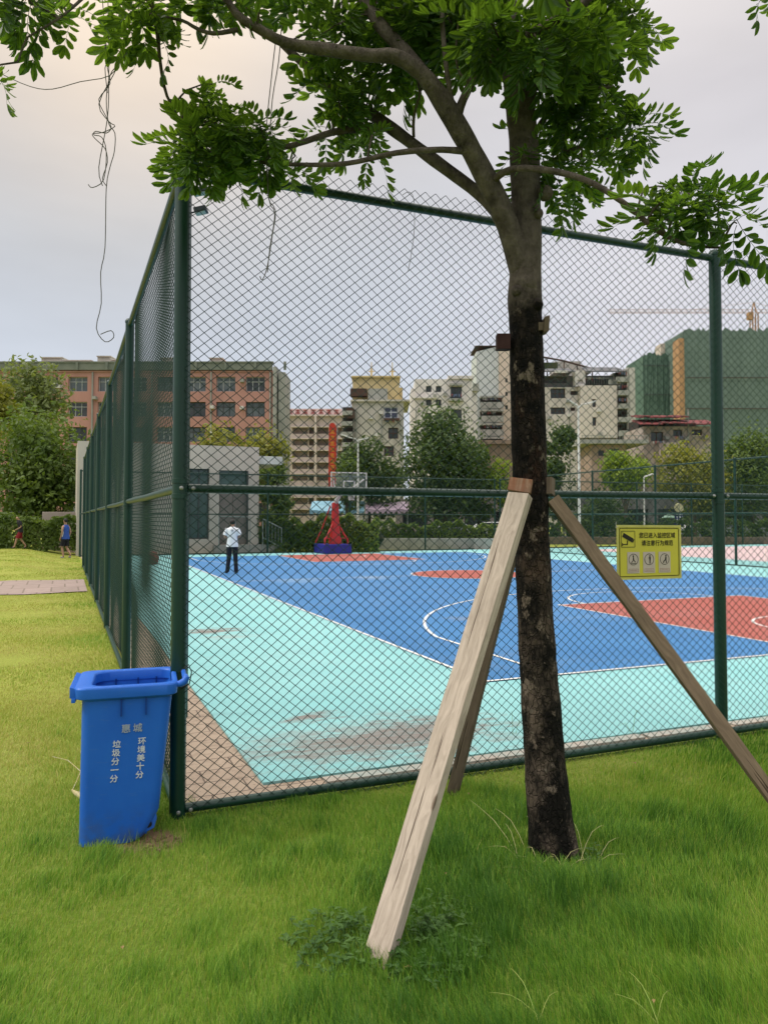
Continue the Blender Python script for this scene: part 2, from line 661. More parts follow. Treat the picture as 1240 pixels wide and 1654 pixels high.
# mint margin is a real slab edge 2 cm above the pavers
mb = MB()
mb.box(0.60, 45.4, 0.30, 32.9, -0.05, 0.030)
tag(mb.build('court_floor', MINT), kind='structure')
mb = MB()
for i in range(7):
    x = 0.98 + i * 0.92
    mb.box(x + 0.02, x + 0.88, 0.17, 0.275, 0.0, 0.024 + 0.003 * (i % 3))
tag(mb.build('court_kerb', mat('worn_concrete_edging', (0.42, 0.365, 0.31), (0.33, 0.38, 0.345), 7, 0.85, bump=0.2)), kind='structure')
BX0, BX1, BY0, BY1 = 3.55, 18.55, 2.45, 30.45
for ox in (0.0, 21.9):
    X0, X1 = BX0 + ox, BX1 + ox
    cx = (X0 + X1) / 2
    sheet('playing_floor', [rect(X0, BY0, X1, BY1)], 0.034, BLUE if ox == 0 else PINK)
    reds = []
    for yb, sgn in ((BY0, 1), (BY1, -1)):
        yk = yb + 5.8 * sgn
        reds.append(rect(cx - 2.45, min(yb, yk), cx + 2.45, max(yb, yk)))
    reds.append([(cx + 1.8 * math.cos(2 * PI * k / 64), 16.45 + 1.8 * math.sin(2 * PI * k / 64)) for k in range(64)])
    sheet('key_floor', reds, 0.038, RED if ox == 0 else PINK)
    L = outline(X0, BY0, X1, BY1)
    L.append(rect(X0 + 0.05, 16.425, cx - 1.83, 16.475))
    L.append(rect(cx + 1.83, 16.425, X1 - 0.05, 16.475))
    L += arc_band(cx, 16.45, 1.8, 0, 2 * PI)
    for yb, sgn in ((BY0, 1), (BY1, -1)):
        hy = yb + 1.575 * sgn
        yk = yb + 5.8 * sgn
        y_in = yb + 0.05 * sgn
        L += [rect(cx - 2.5, min(y_in, yk), cx - 2.45, max(y_in, yk)), rect(cx + 2.45, min(y_in, yk), cx + 2.5, max(y_in, yk)),
              rect(cx - 2.45, yk - 0.025, cx + 2.45, yk + 0.025)]
        a_lim = math.acos(6.6 / 6.75)
        ys_ = hy + sgn * 6.75 * math.sin(a_lim)
        for sx in (-1, 1):
            x = cx + sx * 6.6
            L.append(rect(x - 0.025, min(y_in, ys_), x + 0.025, max(y_in, ys_)))
        if sgn > 0:
            L += arc_band(cx, hy, 6.75, a_lim, PI - a_lim)
            L += arc_band(cx, yk, 1.8, 0.03, PI - 0.03)
            L += arc_band(cx, hy, 1.25, 0, PI)
        else:
            L += arc_band(cx, hy, 6.75, PI + a_lim, 2 * PI - a_lim)
            L += arc_band(cx, yk, 1.8, PI + 0.03, 2 * PI - 0.03)
            L += arc_band(cx, hy, 1.25, PI, 2 * PI)
    sheet('floor_marking', L, 0.042, LINE)

# footpath across the lawn on the left, and the street behind
t = NT('path_slabs')
br = t.n('ShaderNodeTexBrick')
t.l(t.co, br.inputs[0])
br.inputs['Scale'].default_value = 1.0
br.inputs['Brick Width'].default_value = 0.62
br.inputs['Row Height'].default_value = 1.1
br.inputs['Mortar Size'].default_value = 0.02
br.inputs['Color1'].default_value = (0.36, 0.28, 0.25, 1)
br.inputs['Color2'].default_value = (0.31, 0.245, 0.215, 1)
br.inputs['Mortar'].default_value = (0.20, 0.16, 0.13, 1)
PATHM = t.done(t.mix(t.math('MULTIPLY', t.rng(t.noise(5, 4), 0.4, 0.7), 0.4), br.outputs[0], (0.24, 0.19, 0.16)), 0.9, 0.15)
ya, yb_ = G(75, 959).y, G(75, 939).y
mb = MB()
xx = [-40, -30, -20, -15] + [-12 + 0.5 * i for i in range(24)] + [-0.12]
for a, b in zip(xx[:-1], xx[1:]):
    for k in range(4):
        y0, y1 = ya + (yb_ - ya) * k / 4, ya + (yb_ - ya) * (k + 1) / 4
        mb.add([(a, y0, lawn_z(a, y0) + 0.03), (b, y0, lawn_z(b, y0) + 0.03), (b, y1, lawn_z(b, y1) + 0.03), (a, y1, lawn_z(a, y1) + 0.03)], [(0, 1, 2, 3)])
tag(mb.build('footpath', PATHM), kind='structure')
mb = MB()
mb.add([(-80, 41, 0.02), (160, 41, 0.02), (160, 60, 0.02), (-80, 60, 0.02)], [(0, 1, 2, 3)])
tag(mb.build('street', mat('asphalt', (0.06, 0.06, 0.062), (0.045, 0.045, 0.047), 3, 0.9, bump=0.2)), kind='structure')

# ================================================================== CHAIN-LINK FENCES
FGREEN = mat('green_coated_steel', (0.0022, 0.030, 0.018), (0.004, 0.039, 0.024), 3, 0.38, spec=0.5, bump=0.05, bscale=60)
WIRE = mat('green_coated_wire', (0.006, 0.032, 0.020), (0.010, 0.042, 0.028), 6, 0.5, spec=0.4)
BOLT = mat('galvanised_bolt', (0.45, 0.45, 0.43), (0.3, 0.3, 0.29), 20, 0.45, metal=0.8)
FH = 4.0
MIDZ = 1.98


def chainlink(L, z0, z1, r=0.0026, p=0.0395, h=0.033, wob=0.02, seed=1):
    rg = np.random.default_rng(seed)
    n = int(L / p)
    p = L / n
    k = np.arange(int((z1 - z0) / h) + 1)
    z = z0 + k * h
    wires = np.arange(n)
    par = (k[None, :] + wires[:, None]) % 2
    x = wires[:, None] * p + p * par
    zz = np.repeat(z[None, :], n, 0)
    ph = rg.uniform(0, 6, 4)
    y = wob * (np.sin(x * 2.3 + ph[0]) * np.sin(zz * 1.7 + ph[1])) + (par - 0.5) * 0.003
    x = x + 0.006 * np.sin(zz * 3.1 + ph[2]) * np.sin(x * 1.9 + ph[3])
    offs = np.array([[1.55 * r, 0], [0, r], [-1.55 * r, 0], [0, -r]])
    m = len(k)
    vv = np.empty((n, m, 4, 3), np.float32)
    vv[..., 0] = x[..., None] + offs[:, 0]
    vv[..., 1] = y[..., None] + offs[:, 1]
    vv[..., 2] = zz[..., None]
    idx = np.arange(n * m * 4).reshape(n, m, 4)
    a = idx[:, :-1, :]
    b = np.roll(a, -1, 2)
    c = idx[:, 1:, :]
    d = np.roll(c, -1, 2)
    f = np.stack([a, b, d, c], -1).reshape(-1, 4)
    return np_mesh('mesh_panel', vv.reshape(-1, 3), [f])


def post_mb(h, r=0.048):
    b = MB()
    b.tube([(0, 0, -0.15), (0, 0, h)], r, 20)
    b.lathe([(r + 0.004, h - 0.01), (r + 0.006, h + 0.01), (r * 0.8, h + 0.035), (0.001, h + 0.045)], (0, 0, 0), 20)
    return b


def collar_mb(z, r=0.052):
    b = MB()
    for dz in (0.0,):
        b.lathe([(r - 0.004, z + dz - 0.016), (r, z + dz - 0.014), (r, z + dz + 0.014), (r - 0.004, z + dz + 0.016)], (0, 0, 0), 20)
    return b


def bolt_mb():
    b = MB()
    b.lathe([(0.001, 0.0), (0.013, 0.0), (0.013, 0.006), (0.009, 0.008), (0.009, 0.016), (0.001, 0.018)], (0, -0.026, 0), 10, axis=(0, -1, 0))
    return b


def fence(label, origin, ang, bays, L, first_post=True, r_wire=0.0026, group=None, topz=0.09):
    root = thing('chain_link_fence', label, 'fence', origin, group, ang)
    x0 = 0.0
    post = None
    subs = []
    rails = {}
    panel = None
    for i in range(bays + 1):
        x = i * L
        if i > 0 or first_post:
            if post is None:
                post = post_mb(FH).build('post', FGREEN, root, local=True, smooth=True)
                subs = [(collar_mb(0).build('collar', FGREEN, post, local=True, smooth=True), (0, 0, MIDZ - 0.05))]
                subs[0][0].location = subs[0][1]
                c2_ = copy_part(subs[0][0], post, (0, 0, MIDZ + 0.045))
                subs.append((c2_, (0, 0, MIDZ + 0.045)))
                b0 = bolt_mb().build('bolt', BOLT, post, local=True)
                b0.location = (-0.075, 0, MIDZ)
                subs.append((b0, (-0.075, 0, MIDZ)))
                for q_ in ((0.075, 0, MIDZ), (-0.075, 0, 0.04), (0.075, 0, 0.04)):
                    subs.append((copy_part(b0, post, q_), q_))
                for s_, q_ in list(subs):
                    if q_[0] < 0 and i == 0:
                        s_.location = (0.0, -0.022, q_[2])
                post.location = (x, 0, 0)
            else:
                c = copy_part(post, root, (x, 0, 0))
                for s_, q_ in subs:
                    copy_part(s_, c, q_)
        if i == bays:
            break
        for nm, z, r in (('top_rail', FH - 0.03, 0.030), ('mid_rail', MIDZ, 0.028), ('bottom_rail', 0.046, 0.028)):
            if nm not in rails:
                b = MB()
                g = 0.047
                b.tube([(g, 0, z), (L / 2, 0, z - 0.006), (L - g, 0, z)], r, 16)
                rails[nm] = b.build(nm, FGREEN, root, local=True, smooth=True)
                rails[nm].location = (x, 0, 0)
            else:
                copy_part(rails[nm], root, (x, 0, 0))
        if panel is None:
            me = chainlink(L - 0.03, 0.005, FH + topz, r_wire, seed=int(abs(origin[0]) + 3))
            panel = link_mesh('mesh_panel', me, WIRE, root, local=True)
            panel.location = (x + 0.015, -0.028 - 0.014, 0)
        else:
            copy_part(panel, root, (x + 0.015, -0.028 - 0.014, 0))
    return root


FG = 'green chain-link fences round the ball court'
fence('tall green chain-link fence right behind the propped tree, with the yellow sign on it', (0, 0, 0), 0.0, 2, 4.34, True, 0.0022, FG)
fl = fence('green chain-link fence running away along the left side of the court beside the lawn', (0, 0, 0), PI / 2, 6, 4.2, False, 0.0026, FG)
fence('far green chain-link fence along the back end of the court before the hedges', (0.02, 33.3, 0), 0.0, 5, 4.4, True, 0.0022, FG)
fence('far green chain-link fence at the back right, continuing behind the second court', (23.4, 33.3, 0), 0.0, 5, 4.4, True, 0.0022, FG)
fence('green chain-link fence dividing the blue court from the faded second court at right', (22.3, 4.0, 0), PI / 2, 7, 4.17, True, 0.0022, FG)

# black cable tied round the corner post
mb = MB()
c0 = P(306, 1085, 4.66)
mb.tube([c0 + V((-.06, 0, 0)), c0 + V((-0.005, -0.01, 0.045)), c0 + V((0.012, -0.01, 0.0)), c0 + V((0.0, -0.01, -0.07)), c0 + V((-0.05, 0, -0.1))], 0.004, 6)
tag(mb.build('cable_loop', mat('black_rubber', (0.012, 0.012, 0.013), None, 8, 0.6), org=c0), 'thin black loop of cable tied round the corner post above the blue bin', 'cable')

# ================================================================== STREET TREE
def bark_mat():
    t = NT('bark')
    sp = t.n('ShaderNodeSeparateXYZ')
    t.l(t.co, sp.inputs[0])
    n1 = t.noise(5.5, 6, t.mapping((1, 1, 0.7)), 0.62)
    n2 = t.noise(17, 5, t.mapping((1, 1, 0.8)), 0.6)
    n3 = t.noise(4.6, 5, t.mapping((1.6, 1.6, 1.0)), 0.6)
    n4 = t.noise(70, 4, t.mapping((1, 1, 0.35)))
    dark = t.mix(t.rng(n2, 0.4, 0.7), (0.0055, 0.0050, 0.0045), (0.030, 0.022, 0.017))
    redd = t.mix(t.rng(n1, 0.52, 0.68), dark, (0.045, 0.022, 0.014))
    low = t.mix(t.rng(sp.outputs['Z'], 1.9, 1.0), redd, t.mix(t.rng(n1, 0.47, 0.64), (0.010, 0.0088, 0.007), (0.115, 0.088, 0.066)))
    lich = t.rng(t.math('ADD', n3, t.math('MULTIPLY', t.math('SUBTRACT', n2, 0.5), 0.9)), 0.632, 0.69)
    low = t.mix(t.math('MULTIPLY', lich, 0.75), low, (0.20, 0.158, 0.12))
    spots = t.n('ShaderNodeTexVoronoi')
    spots.inputs['Scale'].default_value = 16
    t.l(t.mapping((1, 1, 0.8)), spots.inputs['Vector'])
    sf = t.math('MULTIPLY', t.rng(spots.outputs['Distance'], 0.22, 0.12), t.rng(n1, 0.5, 0.58))
    low = t.mix(t.math('MULTIPLY', sf, 0.55), low, (0.17, 0.145, 0.115))
    upc = t.mix(t.rng(n2, 0.35, 0.68), (0.078, 0.062, 0.051), (0.165, 0.135, 0.11))
    upc = t.mix(t.rng(n1, 0.58, 0.7), upc, (0.035, 0.028, 0.023))
    zz = t.math('ADD', sp.outputs['Z'], t.math('MULTIPLY', t.math('SUBTRACT', n1, 0.5), 0.55))
    col = t.mix(t.rng(zz, 2.88, 3.04), low, upc)
    h = t.math('ADD', t.math('MULTIPLY', n4, 0.6), n2)
    vb = t.n('ShaderNodeTexVoronoi', feature='DISTANCE_TO_EDGE')
    vb.inputs['Scale'].default_value = 34
    wv = t.n('ShaderNodeVectorMath', operation='ADD')
    t.l(t.mapping((1, 1, 0.5)), wv.inputs[0])
    nn_ = t.n('ShaderNodeTexNoise')
    nn_.inputs['Scale'].default_value = 20
    t.l(t.co, nn_.inputs['Vector'])
    sc_ = t.n('ShaderNodeVectorMath', operation='SCALE')
    t.l(nn_.outputs['Color'], sc_.inputs[0])
    sc_.inputs['Scale'].default_value = 0.06
    t.l(sc_.outputs[0], wv.inputs[1])
    t.l(wv.outputs[0], vb.inputs['Vector'])
    crack = t.math('MAXIMUM', t.rng(vb.outputs['Distance'], 0.0, 0.10), t.rng(zz, 2.7, 3.05, 0.0, 0.85))
    fl = t.rng(t.noise(55, 5, t.mapping((1, 1, 0.6)), 0.7), 0.60, 0.70)
    col = t.mix(t.math('MULTIPLY', fl, 0.5), col, (0.16, 0.125, 0.095))
    mk = t.n('ShaderNodeMix', data_type='RGBA', blend_type='MULTIPLY')
    mk.inputs[0].default_value = 0.45
    t.l(col, mk.inputs[6])
    t.l(t.mix(crack, (0.35, 0.33, 0.3), (1.1, 1.1, 1.1)), mk.inputs[7])
    col = mk.outputs[2]
    t.bump(t.math('ADD', h, t.math('MULTIPLY', crack, 0.5)), 0.9, 0.025)
    return t.done(col, 0.9, 0.15)


BARK = bark_mat()
TD = 4.14
base = G(892, 1378)
TREE = thing('street_tree', 'young street tree with blackened trunk and pinnate leaves, propped by three boards before the fence', 'tree', (base.x, base.y, 0))


def chain(spec):
    """[(px, py, depth, width_px)] -> smooth world points + radii"""
    pts = [P(a, b, d) for a, b, d, w in spec]
    rad = [w * d / FPX / 2 for a, b, d, w in spec]
    out, orad = [], []
    n = len(pts)
    for i in range(n - 1):
        p0, p1, p2, p3 = pts[max(i - 1, 0)], pts[i], pts[i + 1], pts[min(i + 2, n - 1)]
        st = max(3, int((p2 - p1).length / 0.05))
        for k in range(st):
            t = k / st
            q = 0.5 * ((2 * p1) + (p2 - p0) * t + (2 * p0 - 5 * p1 + 4 * p2 - p3) * t * t + (-p0 + 3 * p1 - 3 * p2 + p3) * t ** 3)
            out.append(q)
            orad.append(rad[i] * (1 - t) + rad[i + 1] * t)
    out.append(pts[-1])
    orad.append(rad[-1])
    return out, orad


def bark_tube(b, spec, n=14, lump=0.05):
    pts, rad = chain(spec)
    rr = [r * (1 + lump * (math.sin(i * 0.9) * 0.5 + random.uniform(-0.6, 0.6))) for i, r in enumerate(rad)]
    b.tube(pts, rr, n)
    return pts


D = TD
trunk_mb = MB()
TR = [(896, 1405, D, 92), (893, 1372, D, 80), (888, 1320, D, 72), (882, 1260, D, 67), (874, 1150, D, 62), (866, 1030, D, 58), (860, 900, D, 56), (856, 800, D, 56),
      (852, 650, D, 55), (849, 540, D, 54), (847, 480, D, 54), (849, 420, D, 50), (849, 330, D, 48), (846, 240, D, 48), (838, 160, D, 47), (828, 90, D, 42),
      (816, 0, D, 36), (806, -120, D, 30), (800, -320, D, 22), (795, -560, D, 12)]
TW = [bark_tube(trunk_mb, TR, 28, 0.035)]
BR = [
    [(846, 455, D, 40), (832, 400, D - 0.03, 40), (812, 345, D - 0.08, 38), (778, 275, D - 0.14, 35), (745, 215, D - 0.2, 34), (712, 160, D - 0.25, 34), (680, 118, D - 0.3, 27), (640, 92, D - 0.33, 24), (600, 90, D - 0.36, 22), (540, 82, D - 0.4, 21), (465, 70, D - 0.45, 18), (415, 45, D - 0.5, 15), (380, 20, D - 0.5, 13), (345, -40, D - 0.5, 11), (290, -120, D - 0.5, 8)],
    [(700, 145, D - 0.26, 28), (655, 85, D - 0.2, 24), (610, 35, D - 0.15, 21), (575, -30, D - 0.1, 17), (540, -150, D, 12)],
    [(800, 338, D - 0.06, 24), (770, 310, D + 0.02, 20), (700, 258, D + 0.12, 20), (622, 200, D + 0.22, 20), (570, 165, D + 0.28, 17), (516, 125, D + 0.3, 14), (460, 75, D + 0.3, 12), (395, 12, D + 0.3, 10), (330, -60, D + 0.3, 7)],
    [(762, 246, D - 0.16, 11), (735, 243, D - 0.2, 11), (700, 242, D - 0.22, 10), (640, 247, D - 0.22, 9), (560, 264, D - 0.2, 8), (485, 266, D - 0.18, 7), (420, 262, D - 0.15, 5)],
    [(632, 205, D + 0.2, 14), (590, 208, D + 0.15, 13), (540, 213, D + 0.08, 11), (478, 233, D, 9), (400, 250, D - 0.1, 7), (330, 245, D - 0.1, 4)],
    [(384, 48, D - 0.48, 8), (345, 54, D - 0.5, 7), (318, 46, D - 0.5, 6), (294, 33, D - 0.5, 5), (250, 25, D - 0.5, 4)],
    [(240, -30, D - 0.4, 8), (254, 50, D - 0.35, 7), (259, 100, D - 0.3, 6), (270, 155, D - 0.2, 5), (300, 210, D - 0.12, 4)],
    [(738, 190, D - 0.22, 16), (748, 160, D - 0.25, 14), (778, 108, D - 0.3, 15), (830, 70, D - 0.4, 15), (900, 30, D - 0.5, 14), (960, -10, D - 0.6, 11), (1010, -80, D - 0.7, 8)],
    [(733, 185, D - 0.22, 9), (722, 120, D - 0.3, 8), (715, 50, D - 0.3, 8), (712, -40, D - 0.3, 7)],
    [(760, 135, D - 0.28, 5), (742, 118, D - 0.3, 4), (735, 90, D - 0.32, 3)],
    [(668, 222, D + 0.15, 5), (668, 190, D + 0.1, 5), (678, 152, D, 4)],
    [(793, 300, D - 0.1, 13), (806, 283, D - 0.2, 12), (835, 272, D - 0.32, 11), (890, 276, D - 0.45, 11), (950, 293, D - 0.55, 10), (1010, 330, D - 0.6, 9), (1060, 372, D - 0.62, 8), (1110, 395, D - 0.65, 6), (1165, 400, D - 0.65, 4)],
    [(842, 190, D, 20), (868, 120, D + 0.1, 18), (900, 40, D + 0.2, 15), (940, -60, D + 0.3, 11)],
    [(846, 250, D + 0.02, 12), (880, 190, D + 0.15, 10), (930, 150, D + 0.25, 8), (990, 140, D + 0.3, 5)],
    [(849, 330, D + 0.02, 8), (880, 270, D + 0.15, 7), (940, 235, D + 0.25, 6), (1000, 220, D + 0.3, 4)],
    [(290, -120, D - 0.5, 8), (230, -110, D - 0.6, 7), (160, -30, D - 0.75, 6), (131, 0, D - 0.8, 5), (95, 30, D - 0.85, 4), (45, 60, D - 0.9, 3)],
    [(1010, -80, D - 0.7, 8), (1120, -110, D - 0.7, 6), (1210, -60, D - 0.7, 4), (1235, -5, D - 0.7, 3)],
]
for b_ in BR:
    TW.append(bark_tube(trunk_mb, b_, 10, 0.05))
# old branch scars and knots
for (px, py, r) in ((880, 312, 13), (868, 345, 9), (851, 460, 16), (835, 470, 10), (866, 492, 11)):
    c = P(px, py, D - 0.075)
    trunk_mb.lathe([(0.001, 0.02), (r * 0.0018, 0.016), (r * 0.0032, 0.0), (r * 0.0034, -0.03)], c, 10, axis=(CAM - c).normalized())
ALLP = np.array([tuple(p) for ch in TW for p in ch])

# leaf template: a drooping pinnate leaf
def leaf_template(seed, pairs=6, L=0.27, droop=0.5):
    rg = random.Random(seed)
    vs, fs = [], []
    pts = []
    for i in range(8):
        t = i / 7
        pts.append(V((L * t * (1 - 0.12 * droop * t), 0, 0.12 * L * math.sin(PI * t) - droop * L * 0.5 * t * t)))
    mb_ = MB()
    mb_.tube(pts, [0.0022 * (1 - 0.6 * i / 7) for i in range(8)], 3, cap=False)
    vs, fs = mb_.v, mb_.f

    def at(t):
        f = t * 7
        i = min(6, int(f))
        return pts[i].lerp(pts[i + 1], f - i), (pts[i + 1] - pts[i]).normalized()
    todo = []
    for k in range(pairs):
        t = 0.22 + 0.76 * k / (pairs - 1)
        for sd_ in (-1, 1):
            todo.append((t, sd_ * math.radians(62 - 22 * t + rg.uniform(-8, 8)), (0.070 + 0.034 * t) * rg.uniform(0.85, 1.1)))
    todo.append((1.0, rg.uniform(-0.2, 0.2), 0.095))
    for t, a, ll in todo:
        o, d = at(t)
        sdv = V((0, 1, 0))
        upv = d.cross(sdv) * -1
        ax = (d * math.cos(a) + sdv * math.sin(a) + upv * -rg.uniform(0.15, 0.55)).normalized()
        w = ax.cross(upv).normalized()
        nn = w.cross(ax).normalized()
        wd = ll * rg.uniform(0.38, 0.46)
        roll = rg.uniform(-0.35, 0.35)
        w = (w * math.cos(roll) + nn * math.sin(roll))
        nn = w.cross(ax).normalized()
        ob = len(vs)
        mid = [(0, 0), (0.28, 0.02), (0.6, 0.03), (0.86, 0.0), (1.0, -0.04)]
        for s_, z_ in mid:
            vs.append(tuple(o + ax * (s_ * ll) + nn * (z_ * ll - 0.25 * ll * s_ * s_ * 0.5)))
        for sg in (-1, 1):
            for (s_, h_) in ((0.28, 0.36), (0.6, 0.5), (0.86, 0.34)):
                vs.append(tuple(o + ax * (s_ * ll) + w * (sg * h_ * wd) + nn * (0.10 * wd - 0.25 * ll * s_ * s_ * 0.5)))
        for q in (5, 8):
            fs += [(ob, ob + 1, ob + q), (ob + 1, ob + 2, ob + q + 1, ob + q), (ob + 2, ob + 3, ob + q + 2, ob + q + 1), (ob + 3, ob + 4, ob + q + 2)]
    tri = np.array([f for f in fs if len(f) == 3])
    quad = np.array([f for f in fs if len(f) == 4])
    return np.array([tuple(v) for v in vs]), tri, quad


LEAVES = [leaf_template(i, pr, L, dr) for i, (pr, L, dr) in enumerate(((6, 0.27, 0.5), (5, 0.23, 0.8), (6, 0.30, 0.35), (4, 0.18, 0.6), (7, 0.31, 0.7), (5, 0.22, 0.2)))]
LV, LT, LQ, LTINT = [], [], [], []
lcount = 0


def put_leaf(p, d, scale, tint):
    global lcount
    tv, tt, tq = random.choice(LEAVES)
    d = V(d).normalized()
    up = V((random.gauss(0, 0.25), random.gauss(0, 0.25), 1))
    y = up.cross(d)
    y = y.normalized() if y.length > 1e-3 else V((0, 1, 0))
    z = d.cross(y)
    M = np.array([tuple(d), tuple(y), tuple(z)]) * scale
    LV.append(tv @ M + np.array(tuple(p)))
    LT.append(tt + lcount)
    LQ.append(tq + lcount)
    LTINT.append(np.full(len(tv), tint))
    lcount += len(tv)


twigs = trunk_mb


def shoot(p, n=7, scale=1.0, tw=True):
    p = V(p)
    if tw:
        dd = ((ALLP - np.array(tuple(p))) ** 2).sum(1)
        q = V(ALLP[int(dd.argmin())])
        if (q - p).length > 0.03:
            m = q.lerp(p, 0.5) + V((random.uniform(-.05, .05), random.uniform(-.05, .05), random.uniform(-0.02, 0.08)))
            twigs.tube([q, q.lerp(m, 0.5) + V((0, 0, 0.01)), m, m.lerp(p, 0.55) + V((0, 0, 0.01)), p], [0.006, 0.0055, 0.005, 0.004, 0.003], 5)
    a0 = random.uniform(0, 2 * PI)
    tint = random.uniform(0, 0.9)
    for k in range(n):
        a = a0 + 2 * PI * k / n + random.uniform(-0.3, 0.3)
        el = random.choice((0.4, 0.1, -0.2, -0.5, -0.8, -1.05)) + random.uniform(-0.15, 0.15)
        put_leaf(p + V((0, 0, random.uniform(-0.03, 0.02))), (math.cos(a) * math.cos(el), math.sin(a) * math.cos(el), math.sin(el)), 1.02 * scale * random.uniform(0.7, 1.12), min(1, max(0, tint + random.uniform(-.25, .25))))


def region(cx, cy, rx, ry, d0, d1, n, per=6, scale=1.0, flat=False):
    for i in range(max(1, int(n * 0.72 + 0.5))):
        while True:
            a, b = random.uniform(-1, 1), random.uniform(-1, 1)
            if a * a + b * b < 1:
                break
        shoot(P(cx + a * rx, cy + b * ry, random.uniform(d0, d1)), per, scale)


region(350, 208, 62, 38, D - 0.3, D + 0.2, 20, 6, 0.82)
region(425, 225, 35, 35, D - 0.2, D + 0.1, 6, 6, 0.82)
region(300, 235, 28, 25, D - 0.3, D + 0.1, 5, 6, 0.8)
region(368, 140, 30, 12, D - 0.2, D + 0.2, 2, 6, 0.6)
region(350, 262, 50, 10, D - 0.3, D + 0.1, 4, 6, 0.8)
region(470, 265, 15, 12, D - 0.2, D, 1, 6, 0.8)
region(225, 5, 20, 22, D - 0.6, D - 0.2, 5, 6, 0.85)
region(255, 55, 8, 10, D - 0.45, D - 0.25, 1, 5, 0.75)
region(300, -25, 90, 22, D - 0.7, D - 0.1, 7, 6, 0.9)
region(420, -40, 90, 18, D - 0.6, D + 0.3, 6, 6, 0.9)
region(560, 45, 50, 45, D - 0.2, D + 0.5, 8, 6, 0.85)
region(560, 150, 34, 50, D + 0.0, D + 0.6, 10, 6, 0.85)
region(560, 205, 55, 8, D + 0.0, D + 0.4, 4, 5, 0.75)
region(650, 0, 80, 50, D - 0.2, D + 0.6, 11, 7, 0.9)
region(650, 110, 40, 35, D + 0.1, D + 0.6, 5, 6, 0.85)
region(740, 20, 80, 50, D - 0.4, D + 0.6, 14, 7, 0.9)
region(900, 30, 85, 60, D - 0.6, D + 0.5, 16, 7, 0.9)
region(1000, -5, 40, 50, D - 0.7, D + 0.3, 6, 6, 0.85)
region(935, 145, 62, 55, D - 0.2, D + 0.7, 17, 7, 0.85)
region(1000, 210, 34, 26, D - 0.1, D + 0.6, 7, 6, 0.8)
region(905, 245, 48, 38, D + 0.0, D + 0.7, 11, 6, 0.8)
region(856, 225, 12, 10, D - 0.25, D - 0.12, 1, 6, 0.7)
region(920, 300, 35, 10, D - 0.2, D + 0.5, 3, 5, 0.75)
region(780, 85, 40, 30, D + 0.0, D + 0.6, 4, 6, 0.8)
region(1085, 312, 35, 12, D - 0.8, D - 0.45, 4, 6, 0.78)
region(1140, 318, 32, 14, D - 0.8, D - 0.5, 5, 5, 0.78)
region(1078, 355, 25, 10, D - 0.8, D - 0.45, 3, 5, 0.78)
region(1190, 355, 10, 8, D - 0.8, D - 0.65, 1, 5, 0.75)
region(35, -15, 38, 18, D - 1.1, D - 0.7, 5, 6, 0.85)
region(112, 25, 8, 8, D - 0.9, D - 0.8, 1, 5, 0.75)
region(-22, 120, 6, 8, D - 1.0, D - 0.85, 1, 5, 0.8)
region(1240, -22, 14, 10, D - 0.8, D - 0.65, 2, 5, 0.75)
region(690, 25, 90, 50, D - 0.1, D + 0.6, 15, 7, 0.9)
region(835, 45, 60, 45, D - 0.7, D + 0.4, 11, 7, 0.9)
region(560, 95, 40, 45, D + 0.1, D + 0.6, 4, 6, 0.85)
region(965, 60, 50, 40, D - 0.4, D + 0.5, 6, 7, 0.85)
region(600, 235, 25, 8, D - 0.1, D + 0.3, 2, 5, 0.75)
region(620, -190, 400, 90, D - 1.0, D + 1.0, 46, 7, 1.0)  # unseen leaves above the view, added to shade the scene below
region(760, -420, 400, 130, D - 1.2, D + 1.2, 30, 7, 1.05)  # higher unseen leaves, also added for their shade

t = NT('street_tree_leaf')
at = t.n('ShaderNodeAttribute', attribute_name='tint')
c = t.mix(at.outputs['Fac'], (0.026, 0.064, 0.015), (0.095, 0.165, 0.032))
c = t.mix(t.math('MULTIPLY', t.rng(t.noise(30, 2), 0.35, 0.7), 0.35), c, (0.075, 0.125, 0.026))
t.done(c, 0.42, 0.4)
tr = t.n('ShaderNodeBsdfTranslucent')
mm = t.n('ShaderNodeMix', data_type='RGBA', blend_type='MULTIPLY')
mm.inputs[0].default_value = 1.0
t.l(c, mm.inputs[6])
mm.inputs[7].default_value = (3.0, 2.9, 0.8, 1)
t.l(mm.outputs[2], tr.inputs[0])
ms = t.n('ShaderNodeMixShader')
ms.inputs[0].default_value = 0.5
t.l(t.b.outputs[0], ms.inputs[1])
t.l(tr.outputs[0], ms.inputs[2])
t.l(ms.outputs[0], t.out.inputs[0])
LEAFM = t.m
me = np_mesh('crown', np.concatenate(LV), [np.concatenate(LT), np.concatenate(LQ)], np.concatenate(LTINT))
link_mesh('crown', me, LEAFM, TREE, smooth=True)
trunk = trunk_mb.build('trunk', BARK, TREE, smooth=True)

# dead climber strings hanging from the branches
VINE = mat('dry_vine', (0.16, 0.15, 0.13), (0.10, 0.095, 0.085), 12, 0.85)


def vine(label, strands, d, r=0.0022):
    b = MB()
    o = None
    for s in strands:
        pts, _ = chain([(x, y, d + random.uniform(-0.02, 0.02), 1) for x, y in s])
        o = o or pts[0]
        b.tube(pts, r, 5)
    tag(b.build('hanging_vine', VINE, org=o, smooth=True), label, 'vine', 'dead vines hanging from the tree')


